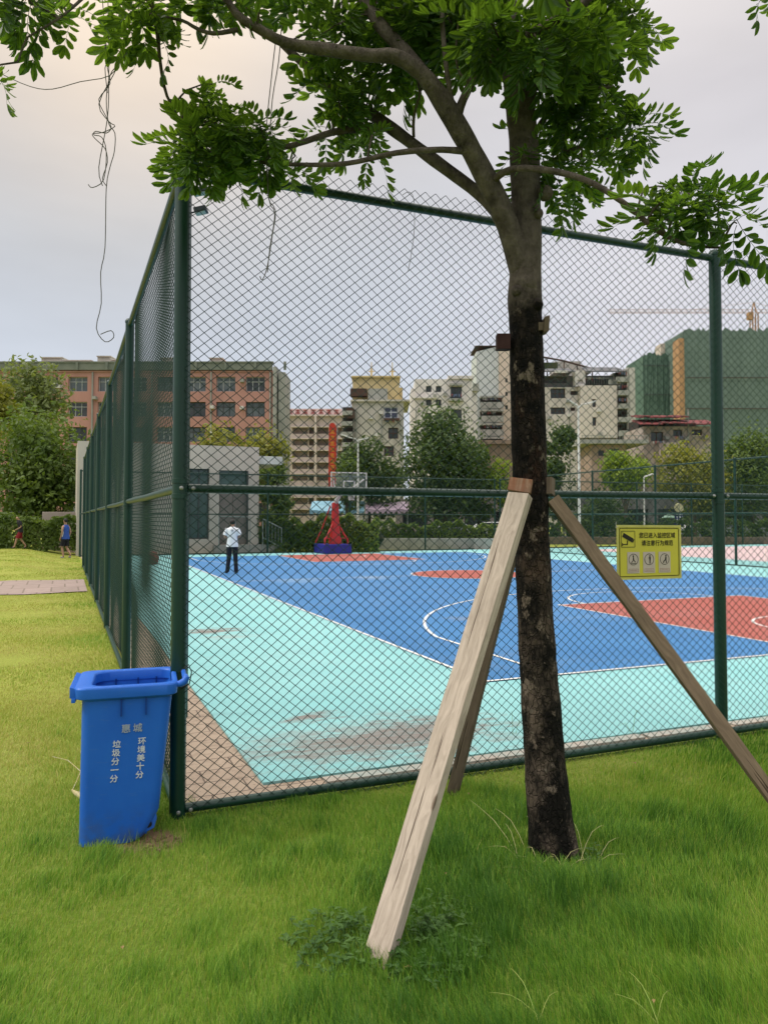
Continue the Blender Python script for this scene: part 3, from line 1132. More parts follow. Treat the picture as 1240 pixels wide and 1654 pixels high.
vine('long tangled dead vine strings dangling clear of the tree, reaching below the fence top', [
    [(163, -40), (168, 30), (172, 100), (178, 135), (160, 160), (170, 185), (180, 205), (172, 215), (155, 212), (152, 218), (165, 222), (172, 245), (168, 290), (150, 303), (143, 298)],
    [(205, 85), (190, 105), (178, 122), (172, 160), (176, 200), (186, 215), (185, 245), (178, 270), (172, 305), (170, 400), (163, 440), (164, 490), (156, 530), (170, 552), (184, 545), (180, 534), (163, 540)],
    [(200, 84), (184, 120), (160, 168), (176, 196), (186, 204), (166, 214), (150, 216), (154, 224), (170, 240), (174, 262), (166, 288), (172, 300)],
    [(168, 60), (172, 72), (166, 84), (176, 96), (170, 110), (174, 150)],
    [(174, -30), (176, 60), (176, 125), (174, 190), (160, 270), (166, 300)]], D - 0.4, 0.0023)
vine('thin dead vine strung sideways across the sky at upper left', [[(-60, 85), (0, 118), (50, 140), (85, 144), (130, 132), (178, 122), (200, 90)]], D - 0.4, 0.0021)
vine('dark dead vine hanging in front of the mesh through the left leaf clump', [
    [(455, 40), (450, 100), (440, 160), (436, 230), (433, 315), (445, 340), (440, 380), (432, 430), (424, 452), (420, 446)],
    [(446, 60), (438, 130), (430, 220), (434, 320), (444, 345), (436, 400), (432, 440)]], D - 0.2, 0.0027)
vine('short pale dead vine hung over the fence top rail', [[(650, 315), (660, 310), (668, 322), (669, 370), (664, 410), (659, 438)]], 5.3, 0.0022)


# ------------------------------------------------------------------ props of the tree
def wood_mat(name, c1, c2, knot=(0.10, 0.06, 0.035)):
    """weathered sawn timber; the grain runs along the object's own z"""
    t = NT(name)
    warp = t.noise(2.2, 3, t.mapping((3, 3, 1.2)))
    gv = t.n('ShaderNodeVectorMath', operation='ADD')
    t.l(t.mapping((60, 60, 1.6)), gv.inputs[0])
    cw = t.n('ShaderNodeCombineXYZ')
    t.l(t.math('MULTIPLY', warp, 9.0), cw.inputs[0])
    t.l(t.math('MULTIPLY', warp, 6.0), cw.inputs[1])
    t.l(cw.outputs[0], gv.inputs[1])
    n1 = t.noise(1.0, 5, gv.outputs[0], 0.6)
    n2 = t.noise(1.0, 4, t.mapping((150, 150, 4.0)), 0.6)
    n3 = t.noise(1.0, 5, t.mapping((7, 7, 2.2)), 0.6)
    col = t.mix(t.rng(n1, 0.36, 0.64), c1, c2)
    col = t.mix(t.math('MULTIPLY', t.rng(n2, 0.55, 0.72), 0.45), col, tuple(x * 0.55 for x in c2))
    col = t.mix(t.math('MULTIPLY', t.rng(n3, 0.52, 0.70), 0.55), col, tuple(x * 0.6 for x in c2))
    col = t.mix(t.math('MULTIPLY', t.rng(n3, 0.42, 0.30), 0.35), col, tuple(min(0.7, x * 1.2) for x in c1))
    vo = t.n('ShaderNodeTexVoronoi')
    vo.inputs['Scale'].default_value = 3.3
    t.l(t.mapping((2.6, 2.6, 1.0)), vo.inputs['Vector'])
    k = t.rng(t.math('ADD', vo.outputs['Distance'], t.math('MULTIPLY', t.math('SUBTRACT', t.noise(16, 3), 0.5), 0.14)), 0.17, 0.10)
    col = t.mix(t.math('MULTIPLY', k, 0.75), col, knot)
    crack = t.rng(t.noise(1.0, 4, t.mapping((38, 38, 0.9)), 0.5), 0.655, 0.675)
    col = t.mix(t.math('MULTIPLY', crack, 0.75), col, tuple(x * 0.5 for x in knot))
    sp = t.n('ShaderNodeSeparateXYZ')
    t.l(t.co, sp.inputs[0])
    foot_ = t.math('MULTIPLY', t.rng(sp.outputs['Z'], 0.22, 0.03), t.rng(n3, 0.35, 0.6))
    col = t.mix(t.math('MULTIPLY', foot_, 0.6), col, (0.12, 0.09, 0.055))
    t.bump(t.math('SUBTRACT', t.math('ADD', n1, t.math('MULTIPLY', n2, 0.4)), crack), 0.45, 0.006)
    return t.done(col, 0.88, 0.15)


PINE = wood_mat('pale_weathered_timber', (0.56, 0.47, 0.385), (0.40, 0.33, 0.265))
OLDW = wood_mat('brown_weathered_timber', (0.26, 0.19, 0.13), (0.18, 0.13, 0.09), (0.05, 0.03, 0.02))
DARKW = wood_mat('grey_dark_timber', (0.20, 0.15, 0.11), (0.14, 0.105, 0.08), (0.04, 0.03, 0.02))
REDW = wood_mat('red_stained_timber', (0.30, 0.13, 0.075), (0.40, 0.26, 0.18), (0.16, 0.05, 0.03))
MAROON = mat('maroon_block_wood', (0.035, 0.012, 0.012), (0.05, 0.02, 0.018), 12, 0.8)


def board(name, p0, p1, wide, thick, roll, m, parent, bow=0.0, seg=14, bevel=0.003):
    """a sawn board built along its own z axis (so the grain follows it), then set in place"""
    p0, p1 = V(p0), V(p1)
    d = (p1 - p0).normalized()
    L = (p1 - p0).length
    view = ((p0 + p1) / 2 - CAM).normalized()
    s = d.cross(view).normalized()
    n = s.cross(d).normalized()
    s2 = s * math.cos(roll) + n * math.sin(roll)
    n2 = d.cross(s2).normalized()
    b = MB()
    for i in range(seg + 1):
        t = i / seg
        cx = bow * math.sin(PI * t)
        for a, e in ((-1, -1), (1, -1), (1, 1), (-1, 1)):
            b.v.append((cx + a * wide / 2 + random.uniform(-.0012, .0012), e * thick / 2 + random.uniform(-.0012, .0012), L * t + (random.uniform(-.004, .004) if i in (0, seg) else 0)))
    for i in range(seg):
        for k in range(4):
            a_, b2 = i * 4 + k, i * 4 + (k + 1) % 4
            b.f.append((a_, b2, b2 + 4, a_ + 4))
            b.mi.append(0)
    b.f += [(3, 2, 1, 0), tuple(seg * 4 + k for k in range(4))]
    b.mi += [0, 0]
    o = b.build(name, m, parent, local=True, bevel=bevel)
    M = Matrix((s2, n2, d)).transposed().to_4x4()
    M.translation = p0 - ORG[parent.name]
    o.matrix_local = M
    return o


BG = 'three timber props of the street tree'
# front prop
foot = G(606, 1565, -0.03)
r1 = thing('tree_prop', 'pale squared timber prop leaning across the fence in front of the dark trunk', 'tree prop', (foot.x, foot.y, 0), BG)
board('board', foot, P(840, 800, 3.99), 0.114, 0.062, math.radians(28), PINE, r1, 0.004)
board('pad_block', P(838, 795, 4.05), P(842, 774, 4.06), 0.12, 0.045, math.radians(8), REDW, r1, 0.0, 3)
# right prop
e2 = P(1350, 1425, 3.84)
r2 = thing('tree_prop', 'thin brown prop board slanting down to the right below the yellow sign', 'tree prop', (e2.x, e2.y, 0), BG)
board('board', P(1352, 1432, 3.84), P(892, 806, 4.10), 0.070, 0.044, math.radians(-20), OLDW, r2, -0.006)
board('pad_block', P(888, 800, 4.12), P(888, 772, 4.13), 0.035, 0.09, 0.2, DARKW, r2, 0.0, 3)
# rear prop
e3 = G(729, 1281)
r3 = thing('tree_prop', 'dark prop board behind the trunk, mostly hidden by the pale front prop', 'tree prop', (e3.x, e3.y, 0), BG)
board('board', (e3.x, e3.y, -0.03), P(848, 800, 4.24), 0.07, 0.05, 0.3, DARKW, r3)
# leftover blocks nailed to the trunk
b = MB()
c = P(812, 553, 4.10)
b.obox(c, RT * 0.036, F0 * 0.03, V((0, 0, 0.042)))
tag(b.build('timber_block', MAROON, org=c, bevel=0.003), 'dark maroon block nailed to the left side of the trunk', 'timber block', 'old blocks nailed high on the trunk')
b = MB()
c = P(880, 526, 4.10)
b.obox(c, RT * 0.014 + V((0, 0, 0.004)), F0 * 0.045, V((0, 0, 0.042)) + RT * 0.003)
b.obox(c + RT * -0.02 + V((0, 0, -0.01)), RT * 0.022, F0 * 0.03, V((0, 0, 0.022)))
tag(b.build('timber_block', DARKW, org=c, bevel=0.002), 'tilted grey offcut nailed to the right side of the trunk', 'timber block', 'old blocks nailed high on the trunk')

# ================================================================== BLUE WHEELIE BIN
def bin_mat():
    t = NT('blue_bin_plastic')
    n = t.rng(t.noise(3.5, 5, t.mapping((1, 1, 0.6))), 0.35, 0.7)
    col = t.mix(n, (0.014, 0.125, 0.58), (0.020, 0.155, 0.63))
    sc = t.rng(t.noise(22, 6, t.mapping((0.6, 0.6, 3.5)), 0.65), 0.60, 0.70)
    col = t.mix(t.math('MULTIPLY', sc, 0.25), col, (0.12, 0.20, 0.42))
    sp = t.n('ShaderNodeSeparateXYZ')
    t.l(t.co, sp.inputs[0])
    d = t.math('MULTIPLY', t.rng(sp.outputs['Z'], 0.22, 0.0), t.rng(t.noise(12, 5), 0.4, 0.65))
    col = t.mix(t.math('MULTIPLY', d, 0.6), col, (0.07, 0.075, 0.08))
    t.bump(t.noise(9, 3), 0.06, 0.02)
    return t.done(col, 0.42, 0.4)


BINM = bin_mat()
BD = 4.27
bo = P(203, 1358, BD)
bo.z = 0
ba = math.radians(-17)
BU = (RT * math.cos(ba) - F0 * math.sin(ba)).normalized() * 1.06
BWD = V((-BU.y, BU.x, 0)).normalized()


def bp(u, w, z):
    return bo + BU * u + BWD * w + V((0, 0, z))


def rr_ring(u0, u1, w0, w1, r, z, n=5):
    out = []
    for (cu, cw, a0) in ((u1 - r, w0 + r, -PI / 2), (u1 - r, w1 - r, 0), (u0 + r, w1 - r, PI / 2), (u0 + r, w0 + r, PI)):
        for k in range(n + 1):
            a = a0 + PI / 2 * k / n
            out.append(bp(cu + r * math.cos(a), cw + r * math.sin(a), z))
    return out


def loft(b, rings, m=0, cap0=False, cap1=False):
    o = len(b.v)
    n = len(rings[0])
    for r in rings:
        b.v += [tuple(p) for p in r]
    for i in range(len(rings) - 1):
        for k in range(n):
            a, c = o + i * n + k, o + i * n + (k + 1) % n
            b.f.append((a, c, c + n, a + n))
            b.mi.append(m)
    if cap0:
        b.f.append(tuple(o + k for k in reversed(range(n))))
        b.mi.append(m)
    if cap1:
        b.f.append(tuple(o + (len(rings) - 1) * n + k for k in range(n)))
        b.mi.append(m)


BIN = thing('wheelie_bin', 'blue plastic wheelie bin without a lid, standing by the corner post', 'bin', bo)


def sec(z, ins=0.0):
    t = z / 0.86
    u0 = -0.232 + (-0.222 + 0.232) * t
    u1 = 0.150 + (0.232 - 0.150) * t
    if z < 0.16:
        u1 = 0.062 + (0.150 + 0.0153 - 0.062) * (max(0, z - 0.0) / 0.16) ** 0.6
    w0 = 0.050 * (1 - t)
    w1 = 0.40 + 0.06 * t
    return rr_ring(u0 + ins, u1 - ins, w0 + ins, w1 - ins, 0.05, z)


b = MB()
loft(b, [sec(z) for z in (0.0, 0.02, 0.06, 0.10, 0.14, 0.16, 0.3, 0.5, 0.7, 0.83)], cap0=True)
loft(b, [sec(z, 0.009) for z in (0.855, 0.7, 0.5, 0.3, 0.17, 0.05)], cap1=True)
body = b.build('body', BINM, BIN, smooth=True)
b = MB()
loft(b, [rr_ring(-0.216, 0.226, -0.001, 0.461, 0.05, 0.80), rr_ring(-0.255, 0.252, -0.022, 0.487, 0.055, 0.815), rr_ring(-0.258, 0.256, -0.024, 0.49, 0.055, 0.868),
         rr_ring(-0.252, 0.252, -0.018, 0.484, 0.055, 0.878), rr_ring(-0.180, 0.234, 0.018, 0.446, 0.07, 0.878), rr_ring(-0.174, 0.228, 0.024, 0.440, 0.07, 0.868), rr_ring(-0.174, 0.226, 0.022, 0.440, 0.07, 0.82)])
b.obox(bp(-0.266, 0.233, 0.845), BU * 0.014 + V((0, 0, -0.006)), BWD * 0.215, V((0, 0, 0.030)))
b.obox(bp(-0.262, 0.233, 0.806), BU * 0.010, BWD * 0.22, V((0, 0, 0.012)))
b.build('rim', BINM, BIN, smooth=True, bevel=0.003)
b = MB()
for u in (-0.028, 0.095):
    b.obox(bp(u, 0.001, 0.765), BU * 0.003, BWD * 0.012, V((0, 0, 0.055)))
for u in (-0.07, 0.05, 0.15):
    b.obox(bp(u, 0.440, 0.76), BU * 0.004, BWD * 0.006, V((0, 0, 0.07)))
b.build('rib', mat('deep_blue_plastic', (0.006, 0.045, 0.25), None, 6, 0.5), BIN)
b = MB()
for w in (0.03, 0.40):
    b.tube([bp(0.245, w, 0.858), bp(0.27, w, 0.862), bp(0.292, w, 0.875), bp(0.300, w, 0.893), bp(0.296, w + 0.02, 0.90)], [0.014, 0.02, 0.021, 0.017, 0.013], 10)
    b.tube([bp(0.245, w + 0.045, 0.85), bp(0.28, w + 0.045, 0.85), bp(0.30, w + 0.03, 0.868)], [0.012, 0.014, 0.012], 8)
b.tube([bp(0.287, 0.03, 0.876), bp(0.294, 0.1, 0.878), bp(0.294, 0.36, 0.878), bp(0.287, 0.42, 0.876)], 0.014, 10)
b.build('handle', BINM, BIN, smooth=True)
b = MB()
b.obox(bp(0.085, 0.215, 0.05), BU * 0.02, BWD * 0.12, V((0, 0, 0.03)))
for w in (0.065, 0.36):
    b.prism([(0.055, 0.02), (0.142, 0.06), (0.155, 0.11), (0.150, 0.145), (0.10, 0.14), (0.06, 0.10)], bp(0, w, 0), BU, (0, 0, 1), BWD * 0.02)
b.build('axle_bracket', BINM, BIN, bevel=0.002)
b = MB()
b.tube([bp(0.112, 0.060, 0.085), bp(0.112, 0.40, 0.085)], 0.020, 12)  # black cylinder in place of the shade in the empty wheel recess
b.build('recess_shade', mat('recess_black', (0.01, 0.011, 0.013), None, 5, 0.5), BIN, smooth=True)
WHITE = mat('white_print', (0.62, 0.65, 0.70), (0.72, 0.73, 0.75), 30, 0.6)
GREYP = mat('worn_grey_print', (0.42, 0.46, 0.52), (0.30, 0.36, 0.46), 40, 0.6)
nb = (V((0, 0, 1)) * 0.055 - BWD).normalized()
tilt_v = (V((0, 0, 0.86)) - BWD * 0.05).normalized()


def bin_char(ch, px, py, size, m=None):
    z = CAM.z + (836 - py) / FPX * (BD - 0.02) * 1.0
    u = (px - 203) / FPX * BD / 0.99
    w = 0.050 * (1 - z / 0.86)
    return text_on(ch, size, bp(u, w, z), BU, tilt_v, -BWD, BIN, m or WHITE, 0.022, lift=0.004)


for i, ch in enumerate('惠城'):
    bin_char(ch, 202 + i * 16.5, 1176, 0.050, GREYP)
for i, ch in enumerate('垃圾分一分'):
    bin_char(ch, 189 - i * 0.9, 1200 + i * 13.8, 0.044)
for i, ch in enumerate('环境美十分'):
    bin_char(ch, 225 - i * 0.8, 1198 + i * 13.6, 0.044)

# ================================================================== YELLOW SIGN
YEL = mat('yellow_sign_enamel', (0.60, 0.55, 0.05), (0.56, 0.50, 0.055), 5, 0.5, spec=0.4)
YEDGE = mat('yellow_sign_edge', (0.62, 0.58, 0.16), None, 5, 0.5)
BLK = mat('black_print', (0.02, 0.018, 0.012), None, 10, 0.6)
PANELW = mat('pale_pink_print', (0.55, 0.47, 0.40), (0.50, 0.43, 0.36), 9, 0.6)
GREYI = mat('grey_print', (0.16, 0.14, 0.12), None, 9, 0.6)
SX0, SX1, SZ0, SZ1 = 3.245, 3.88, 1.325, 1.745
SY = -0.062
SIGN = thing('warning_sign', 'yellow warning sign with a black camera symbol, wired to the mesh', 'sign', (3.625, SY, SZ0))
tl = 0.012


def sp_(x, z, y=0.0):
    return V((SX0 + x * 1.055, SY - y, SZ1 - z - tl * (x / 0.6) * 0.4))


def srect(b, x0, x1, z0, z1, y=0.0, m=0):
    b.add([sp_(x0, z1, y), sp_(x1, z1, y), sp_(x1, z0, y), sp_(x0, z0, y)], [(0, 1, 2, 3)], m)


SWI, SHE = 0.6, 0.42
b = MB()
b.prism([(0, 0), (SWI, 0), (SWI, SHE), (0, SHE)], sp_(0, SHE), sp_(1, 0) - sp_(0, 0), (0, 0, 1), V((0, 0.003, 0)))
b.build('plate', YEL, SIGN, bevel=0.0)
b = MB()
for q in ((0, SWI, 0, 0.016), (0, SWI, SHE - 0.016, SHE), (0, 0.018, 0.016, SHE - 0.016), (SWI - 0.018, SWI, 0.016, SHE - 0.016)):
    srect(b, *q, y=0.0015)
b.build('edge_band', YEDGE, SIGN)


def frame_lines(b, x0, x1, z0, z1, w, y, r=0.012):
    for q in ((x0 + r, x1 - r, z0, z0 + w), (x0 + r, x1 - r, z1 - w, z1), (x0, x0 + w, z0 + r, z1 - r), (x1 - w, x1, z0 + r, z1 - r)):
        srect(b, *q, y=y)
    for cx_, cz_, a0 in ((x0 + r, z0 + r, PI), (x1 - r, z0 + r, 1.5 * PI), (x1 - r, z1 - r, 0), (x0 + r, z1 - r, PI / 2)):
        n = 5
        for k in range(n):
            a, e = a0 + PI / 2 * k / n, a0 + PI / 2 * (k + 1) / n
            b.add([sp_(cx_ + R_ * math.cos(t_), cz_ + R_ * math.sin(t_), y) for R_, t_ in ((r, a), (r, e), (r - w, e), (r - w, a))], [(0, 1, 2, 3)])


b = MB()
frame_lines(b, 0.022, 0.578, 0.022, 0.398, 0.005, 0.003)
frame_lines(b, 0.038, 0.165, 0.045, 0.172, 0.004, 0.003, 0.003)
b.build('border_line', BLK, SIGN)
b = MB()


def spoly(b, pts, y=0.003):
    b.add([sp_(x, z, y) for x, z in pts], [tuple(range(len(pts)))])


spoly(b, [(0.062, 0.060), (0.150, 0.104), (0.136, 0.134), (0.048, 0.090)])
spoly(b, [(0.150, 0.108), (0.158, 0.112), (0.146, 0.136), (0.138, 0.132)])
spoly(b, [(0.092, 0.118), (0.100, 0.121), (0.098, 0.152), (0.090, 0.152)])
spoly(b, [(0.052, 0.146), (0.098, 0.146), (0.098, 0.153), (0.052, 0.153)])
spoly(b, [(0.046, 0.138), (0.053, 0.138), (0.053, 0.161), (0.046, 0.161)])
b.build('camera_symbol', BLK, SIGN)
ux = (sp_(1, 0) - sp_(0, 0))
text_on('您已进入监控区域', 0.045, sp_(0.372, 0.082), ux, (0, 0, 1), (0, -1, 0), SIGN, BLK, 0.016, lift=0.003)
text_on('请注意行为规范', 0.045, sp_(0.372, 0.142), ux, (0, 0, 1), (0, -1, 0), SIGN, BLK, 0.016, lift=0.003)
for i in range(3):
    x = 0.092 + i * 0.145
    b = MB()
    srect(b, x, x + 0.112, 0.208, 0.372, y=0.002)
    pn = b.build('pictogram_panel', PANELW, SIGN)
    b = MB()
    cx_, cz_ = x + 0.056, 0.266
    for k in range(28):
        a, e = 2 * PI * k / 28, 2 * PI * (k + 1) / 28
        b.add([sp_(cx_ + R_ * math.cos(t_), cz_ + R_ * math.sin(t_), 0.0035) for R_, t_ in ((0.044, a), (0.044, e), (0.040, e), (0.040, a))], [(0, 1, 2, 3)])
    # bent, standing and crouching figures
    hd = ((-0.002, -0.026), (0.006, -0.026), (0.012, -0.026))[i]
    b.add([sp_(cx_ + hd[0] + 0.007 * math.cos(2 * PI * k / 10), cz_ + hd[1] + 0.007 * math.sin(2 * PI * k / 10), 0.0035) for k in range(10)], [tuple(range(10))])
    fig = (
        [[(-0.004, -0.018), (0.004, -0.018), (0.006, 0.006), (-0.006, 0.006)], [(-0.006, 0.006), (0.0, 0.006), (-0.016, 0.026), (-0.022, 0.022)], [(0.0, 0.006), (0.006, 0.004), (0.020, 0.018), (0.016, 0.023)], [(-0.022, 0.028), (0.024, 0.028), (0.024, 0.032), (-0.022, 0.032)]],
        [[(0.0, -0.018), (0.014, -0.018), (0.013, 0.008), (0.001, 0.008)], [(0.001, 0.008), (0.006, 0.008), (0.005, 0.034), (0.001, 0.034)], [(0.008, 0.008), (0.013, 0.008), (0.013, 0.034), (0.009, 0.034)], [(-0.008, -0.012), (0.0, -0.016), (0.0, -0.012), (-0.006, -0.007)]],
        [[(0.006, -0.018), (0.018, -0.016), (0.016, 0.010), (0.002, 0.008)], [(0.002, 0.004), (0.010, 0.010), (-0.010, 0.022), (-0.014, 0.016)], [(-0.014, 0.014), (-0.008, 0.014), (-0.006, 0.030), (-0.014, 0.030)], [(0.012, 0.008), (0.018, 0.010), (0.020, 0.030), (0.010, 0.030)]],
    )[i]
    for q in fig:
        b.add([sp_(cx_ + x_, cz_ + z_, 0.0035) for x_, z_ in q], [(0, 1, 2, 3)])
    b.build('pictogram', BLK, pn)
    b = MB()
    frame_lines(b, x + 0.012, x + 0.100, 0.338, 0.362, 0.0025, 0.0035, 0.002)
    srect(b, x + 0.024, x + 0.088, 0.3485, 0.3515, y=0.0035)
    b.build('caption_box', mat('faded_red_print', (0.42, 0.22, 0.16), None, 9, 0.6), pn)
b = MB()
for x, z in ((0.01, 0.01), (0.59, 0.012)):
    q = sp_(x, z, 0.004)
    b.tube([q, q + V((0.03 if x > 0.3 else -0.02, 0, -0.012)), q + V((0.05 if x > 0.3 else -0.01, 0.01, -0.03 if x > 0.3 else 0.04))], 0.002, 5)
b.build('wire_tie', mat('pale_wire', (0.6, 0.6, 0.55), None, 8, 0.5), SIGN)

# ================================================================== GRASS
_tr = np.random.default_rng(11)
TUFTS = []
for _i in range(150):
    _d, _l = _tr.uniform(2.3, 6.5), _tr.uniform(-0.5, 0.55)
    _p = CAM + F0 * _d + RT * (_l * _d)
    TUFTS.append((_p.x, _p.y, _tr.uniform(0.04, 0.13)))


def grass():
    V_, F4, F3, T_ = [], [], [], []
    cnt = 0
    cf, cr = np.array(tuple(F0))[:2], np.array(tuple(RT))[:2]
    c2 = np.array([CAM.x, CAM.y])
    patch = G(243, 1358)
    for d0, d1, dens, hl, wd in ((1.9, 3.6, 15000, 0.050, 0.0024), (3.6, 5.2, 10500, 0.052, 0.003), (5.2, 8.0, 4200, 0.052, 0.0045), (8.0, 13, 1700, 0.050, 0.007), (13, 22, 650, 0.045, 0.011), (22, 36, 260, 0.045, 0.018)):
        hw = 0.58
        area = (d1 ** 2 - d0 ** 2) * hw
        n = int(area * dens)
        dd = np.sqrt(rng.uniform(d0 ** 2, d1 ** 2, n))
        lat = rng.uniform(-hw, hw, n) * dd + rng.uniform(-0.15, 0.15, n)
        xy = c2 + dd[:, None] * cf + lat[:, None] * cr
        x, y = xy[:, 0], xy[:, 1]
        keep = (x < -0.02) | (y < -0.0)
        keep |= (y < 0.28) & (x < 0.14) | (y < 0.06) & (rng.uniform(0, 1, n) < 0.5)
        keep &= ~((y > ya - 0.02) & (y < yb_ + 0.02) & (x < -0.1))
        keep &= ~((np.hypot((x - patch.x) / 0.22, (y - patch.y) / 0.12) < 1) & (rng.uniform(0, 1, n) < 0.85))
        x, y = x[keep], y[keep]
        n = len(x)
        z = np.array([lawn_z(a, b) for a, b in zip(x, y)]) - 0.004
        # clumps: taller and darker in patches
        pn = 0.5 + 0.25 * np.sin(x * 1.9 + 1.3 * np.sin(y * 1.1)) + 0.25 * np.sin(y * 2.6 + 1.7 * np.sin(x * 1.3 + 2))
        pn2 = 0.5 + 0.5 * np.sin(x * 7.1 + 2 * np.sin(y * 5.3)) * np.sin(y * 8.3 + 1.5 * np.sin(x * 4.1))
        h = hl * rng.uniform(0.45, 1.15, n) * (0.75 + 0.5 * pn) * (0.85 + 0.3 * pn2)
        tall = np.exp(-((x - base.x) ** 2 + (y - base.y) ** 2) / 0.09)
        h *= 1 - 0.35 * tall
        tuft = np.zeros(n)
        for (tx, ty, tr) in TUFTS:
            tuft = np.maximum(tuft, np.exp(-((x - tx) ** 2 + (y - ty) ** 2) / tr ** 2))
        h *= (1 + 0.95 * tuft) * (1 + 0.35 * np.clip((x + 0.2) / 0.8, 0, 1) * (0.4 + 0.9 * pn2))
        h *= 1 - 0.55 * np.clip((y + 0.45) / 0.35, 0, 1) * (x > -0.05) * (y < 0.3)
        leftish = np.clip((-(x + 0.3)) / 1.2, 0, 1)
        h *= 1 - 0.35 * leftish
        a = rng.uniform(0, 2 * PI, n)
        lean = rng.uniform(0.2, 0.95, n) * h
        comb = 0.9 + 1.2 * np.sin(x * 0.9 + 0.7) + 0.8 * np.sin(y * 1.4)
        lx = lean * (0.65 * np.cos(a) + 0.5 * np.cos(comb))
        ly = lean * (0.65 * np.sin(a) + 0.5 * np.sin(comb))
        w = wd * rng.uniform(0.6, 1.2, n)
        fa = rng.uniform(-0.9, 0.9, n)
        sx, sy = (np.cos(fa) * cr[0] - np.sin(fa) * cr[1]) * w / 2, (np.cos(fa) * cr[1] + np.sin(fa) * cr[0]) * w / 2
        vv = np.empty((n, 5, 3))
        vv[:, 0] = np.stack([x - sx, y - sy, z], 1)
        vv[:, 1] = np.stack([x + sx, y + sy, z], 1)
        vv[:, 2] = np.stack([x + lx * 0.35 + sx * 0.8, y + ly * 0.35 + sy * 0.8, z + h * 0.6], 1)
        vv[:, 3] = np.stack([x + lx * 0.35 - sx * 0.8, y + ly * 0.35 - sy * 0.8, z + h * 0.6], 1)
        vv[:, 4] = np.stack([x + lx, y + ly, z + h * 0.95], 1)
        ids = cnt + np.arange(n) * 5
        F4.append(np.stack([ids, ids + 1, ids + 2, ids + 3], 1))
        F3.append(np.stack([ids + 3, ids + 2, ids + 4], 1))
        V_.append(vv.reshape(-1, 3))
        yl = np.clip((y + 1.0) / 3.0, 0, 1) * 0.75 + 0.30 * np.clip((-(x + 0.2)) / 1.5, 0, 1)  # blades tinted yellower, and lighter to paint the lawn beyond the tree's shade
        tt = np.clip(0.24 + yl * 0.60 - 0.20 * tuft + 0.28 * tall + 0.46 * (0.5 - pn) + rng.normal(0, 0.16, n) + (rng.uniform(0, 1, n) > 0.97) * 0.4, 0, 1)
        T_.append(np.repeat(tt, 5))
        cnt += n * 5
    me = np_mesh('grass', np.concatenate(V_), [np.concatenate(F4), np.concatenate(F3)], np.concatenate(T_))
    t = NT('grass_blade')
    at = t.n('ShaderNodeAttribute', attribute_name='tint')
    r = t.n('ShaderNodeValToRGB')
    t.l(at.outputs['Fac'], r.inputs[0])
    e = r.color_ramp.elements
    e[0].position = 0
    e[0].color = (0.060, 0.160, 0.018, 1)
    e[1].position = 1
    e[1].color = (0.52, 0.47, 0.15, 1)
    for p_, c_ in ((0.25, (0.165, 0.335, 0.030)), (0.5, (0.27, 0.40, 0.045)), (0.8, (0.42, 0.44, 0.08))):
        q = e.new(p_)
        q.color = (*c_, 1)
    t.done(r.outputs[0], 0.5, 0.25)
    tr = t.n('ShaderNodeBsdfTranslucent')
    t.l(r.outputs[0], tr.inputs[0])
    ms = t.n('ShaderNodeMixShader')
    ms.inputs[0].default_value = 0.35
    t.l(t.b.outputs[0], ms.inputs[1])
    t.l(tr.outputs[0], ms.inputs[2])
    t.l(ms.outputs[0], t.out.inputs[0])
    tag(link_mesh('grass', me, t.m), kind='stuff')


grass()

WEED = foliage('weed_leaf', (0.040, 0.100, 0.022), (0.090, 0.175, 0.036), 6, 0.25)
STRAW = mat('dry_straw', (0.30, 0.33, 0.085), (0.19, 0.27, 0.055), 12, 0.8)


def weed(px, py, rx, ry, n, label, hmax=0.10, size=0.035):
    b = MB()
    c = G(px, py)
    for i in range(n):
        a, r = random.uniform(0, 2 * PI), random.random() ** 0.75 * 1.15
        p = G(px + rx * r * math.cos(a), py + ry * r * math.sin(a))
        h = random.uniform(0.02, hmax) * (1.1 - r * 0.6)
        top = p + V((random.uniform(-.03, .03), random.uniform(-.03, .03), h))
        b.tube([p, p.lerp(top, 0.5) + V((random.uniform(-.008, .008), 0, 0)), top], [0.0016, 0.0013, 0.001], 3, cap=False)
        for k in range(random.randint(3, 5)):
            q = p.lerp(top, random.uniform(0.45, 1))
            aa = random.uniform(0, 2 * PI)
            d = V((math.cos(aa), math.sin(aa), random.uniform(-0.2, 0.5))).normalized()
            s = d.cross(V((0, 0, 1))).normalized()
            L = size * random.uniform(0.6, 1.2)
            n_ = s.cross(d)
            b.add([q, q + d * L * .45 + s * L * .24 + n_ * .003, q + d * L - n_ * L * .15, q + d * L * .45 - s * L * .24 + n_ * .003, q + d * L * .5], [(0, 4, 1), (1, 4, 2), (0, 3, 4), (3, 2, 4)])
    return tag(b.build('weed', WEED, org=c), label, 'weed', 'broadleaf weeds in the lawn')


weed(690, 1515, 95, 72, 250, 'large dark broadleaf weed patch right of the foot of the pale prop', 0.12, 0.042)
weed(955, 1398, 48, 20, 70, 'light green weed sprigs at the right side of the trunk foot', 0.10, 0.03)
weed(540, 1530, 72, 45, 100, 'smaller dark broadleaf weed patch left of the foot of the pale prop', 0.12, 0.042)


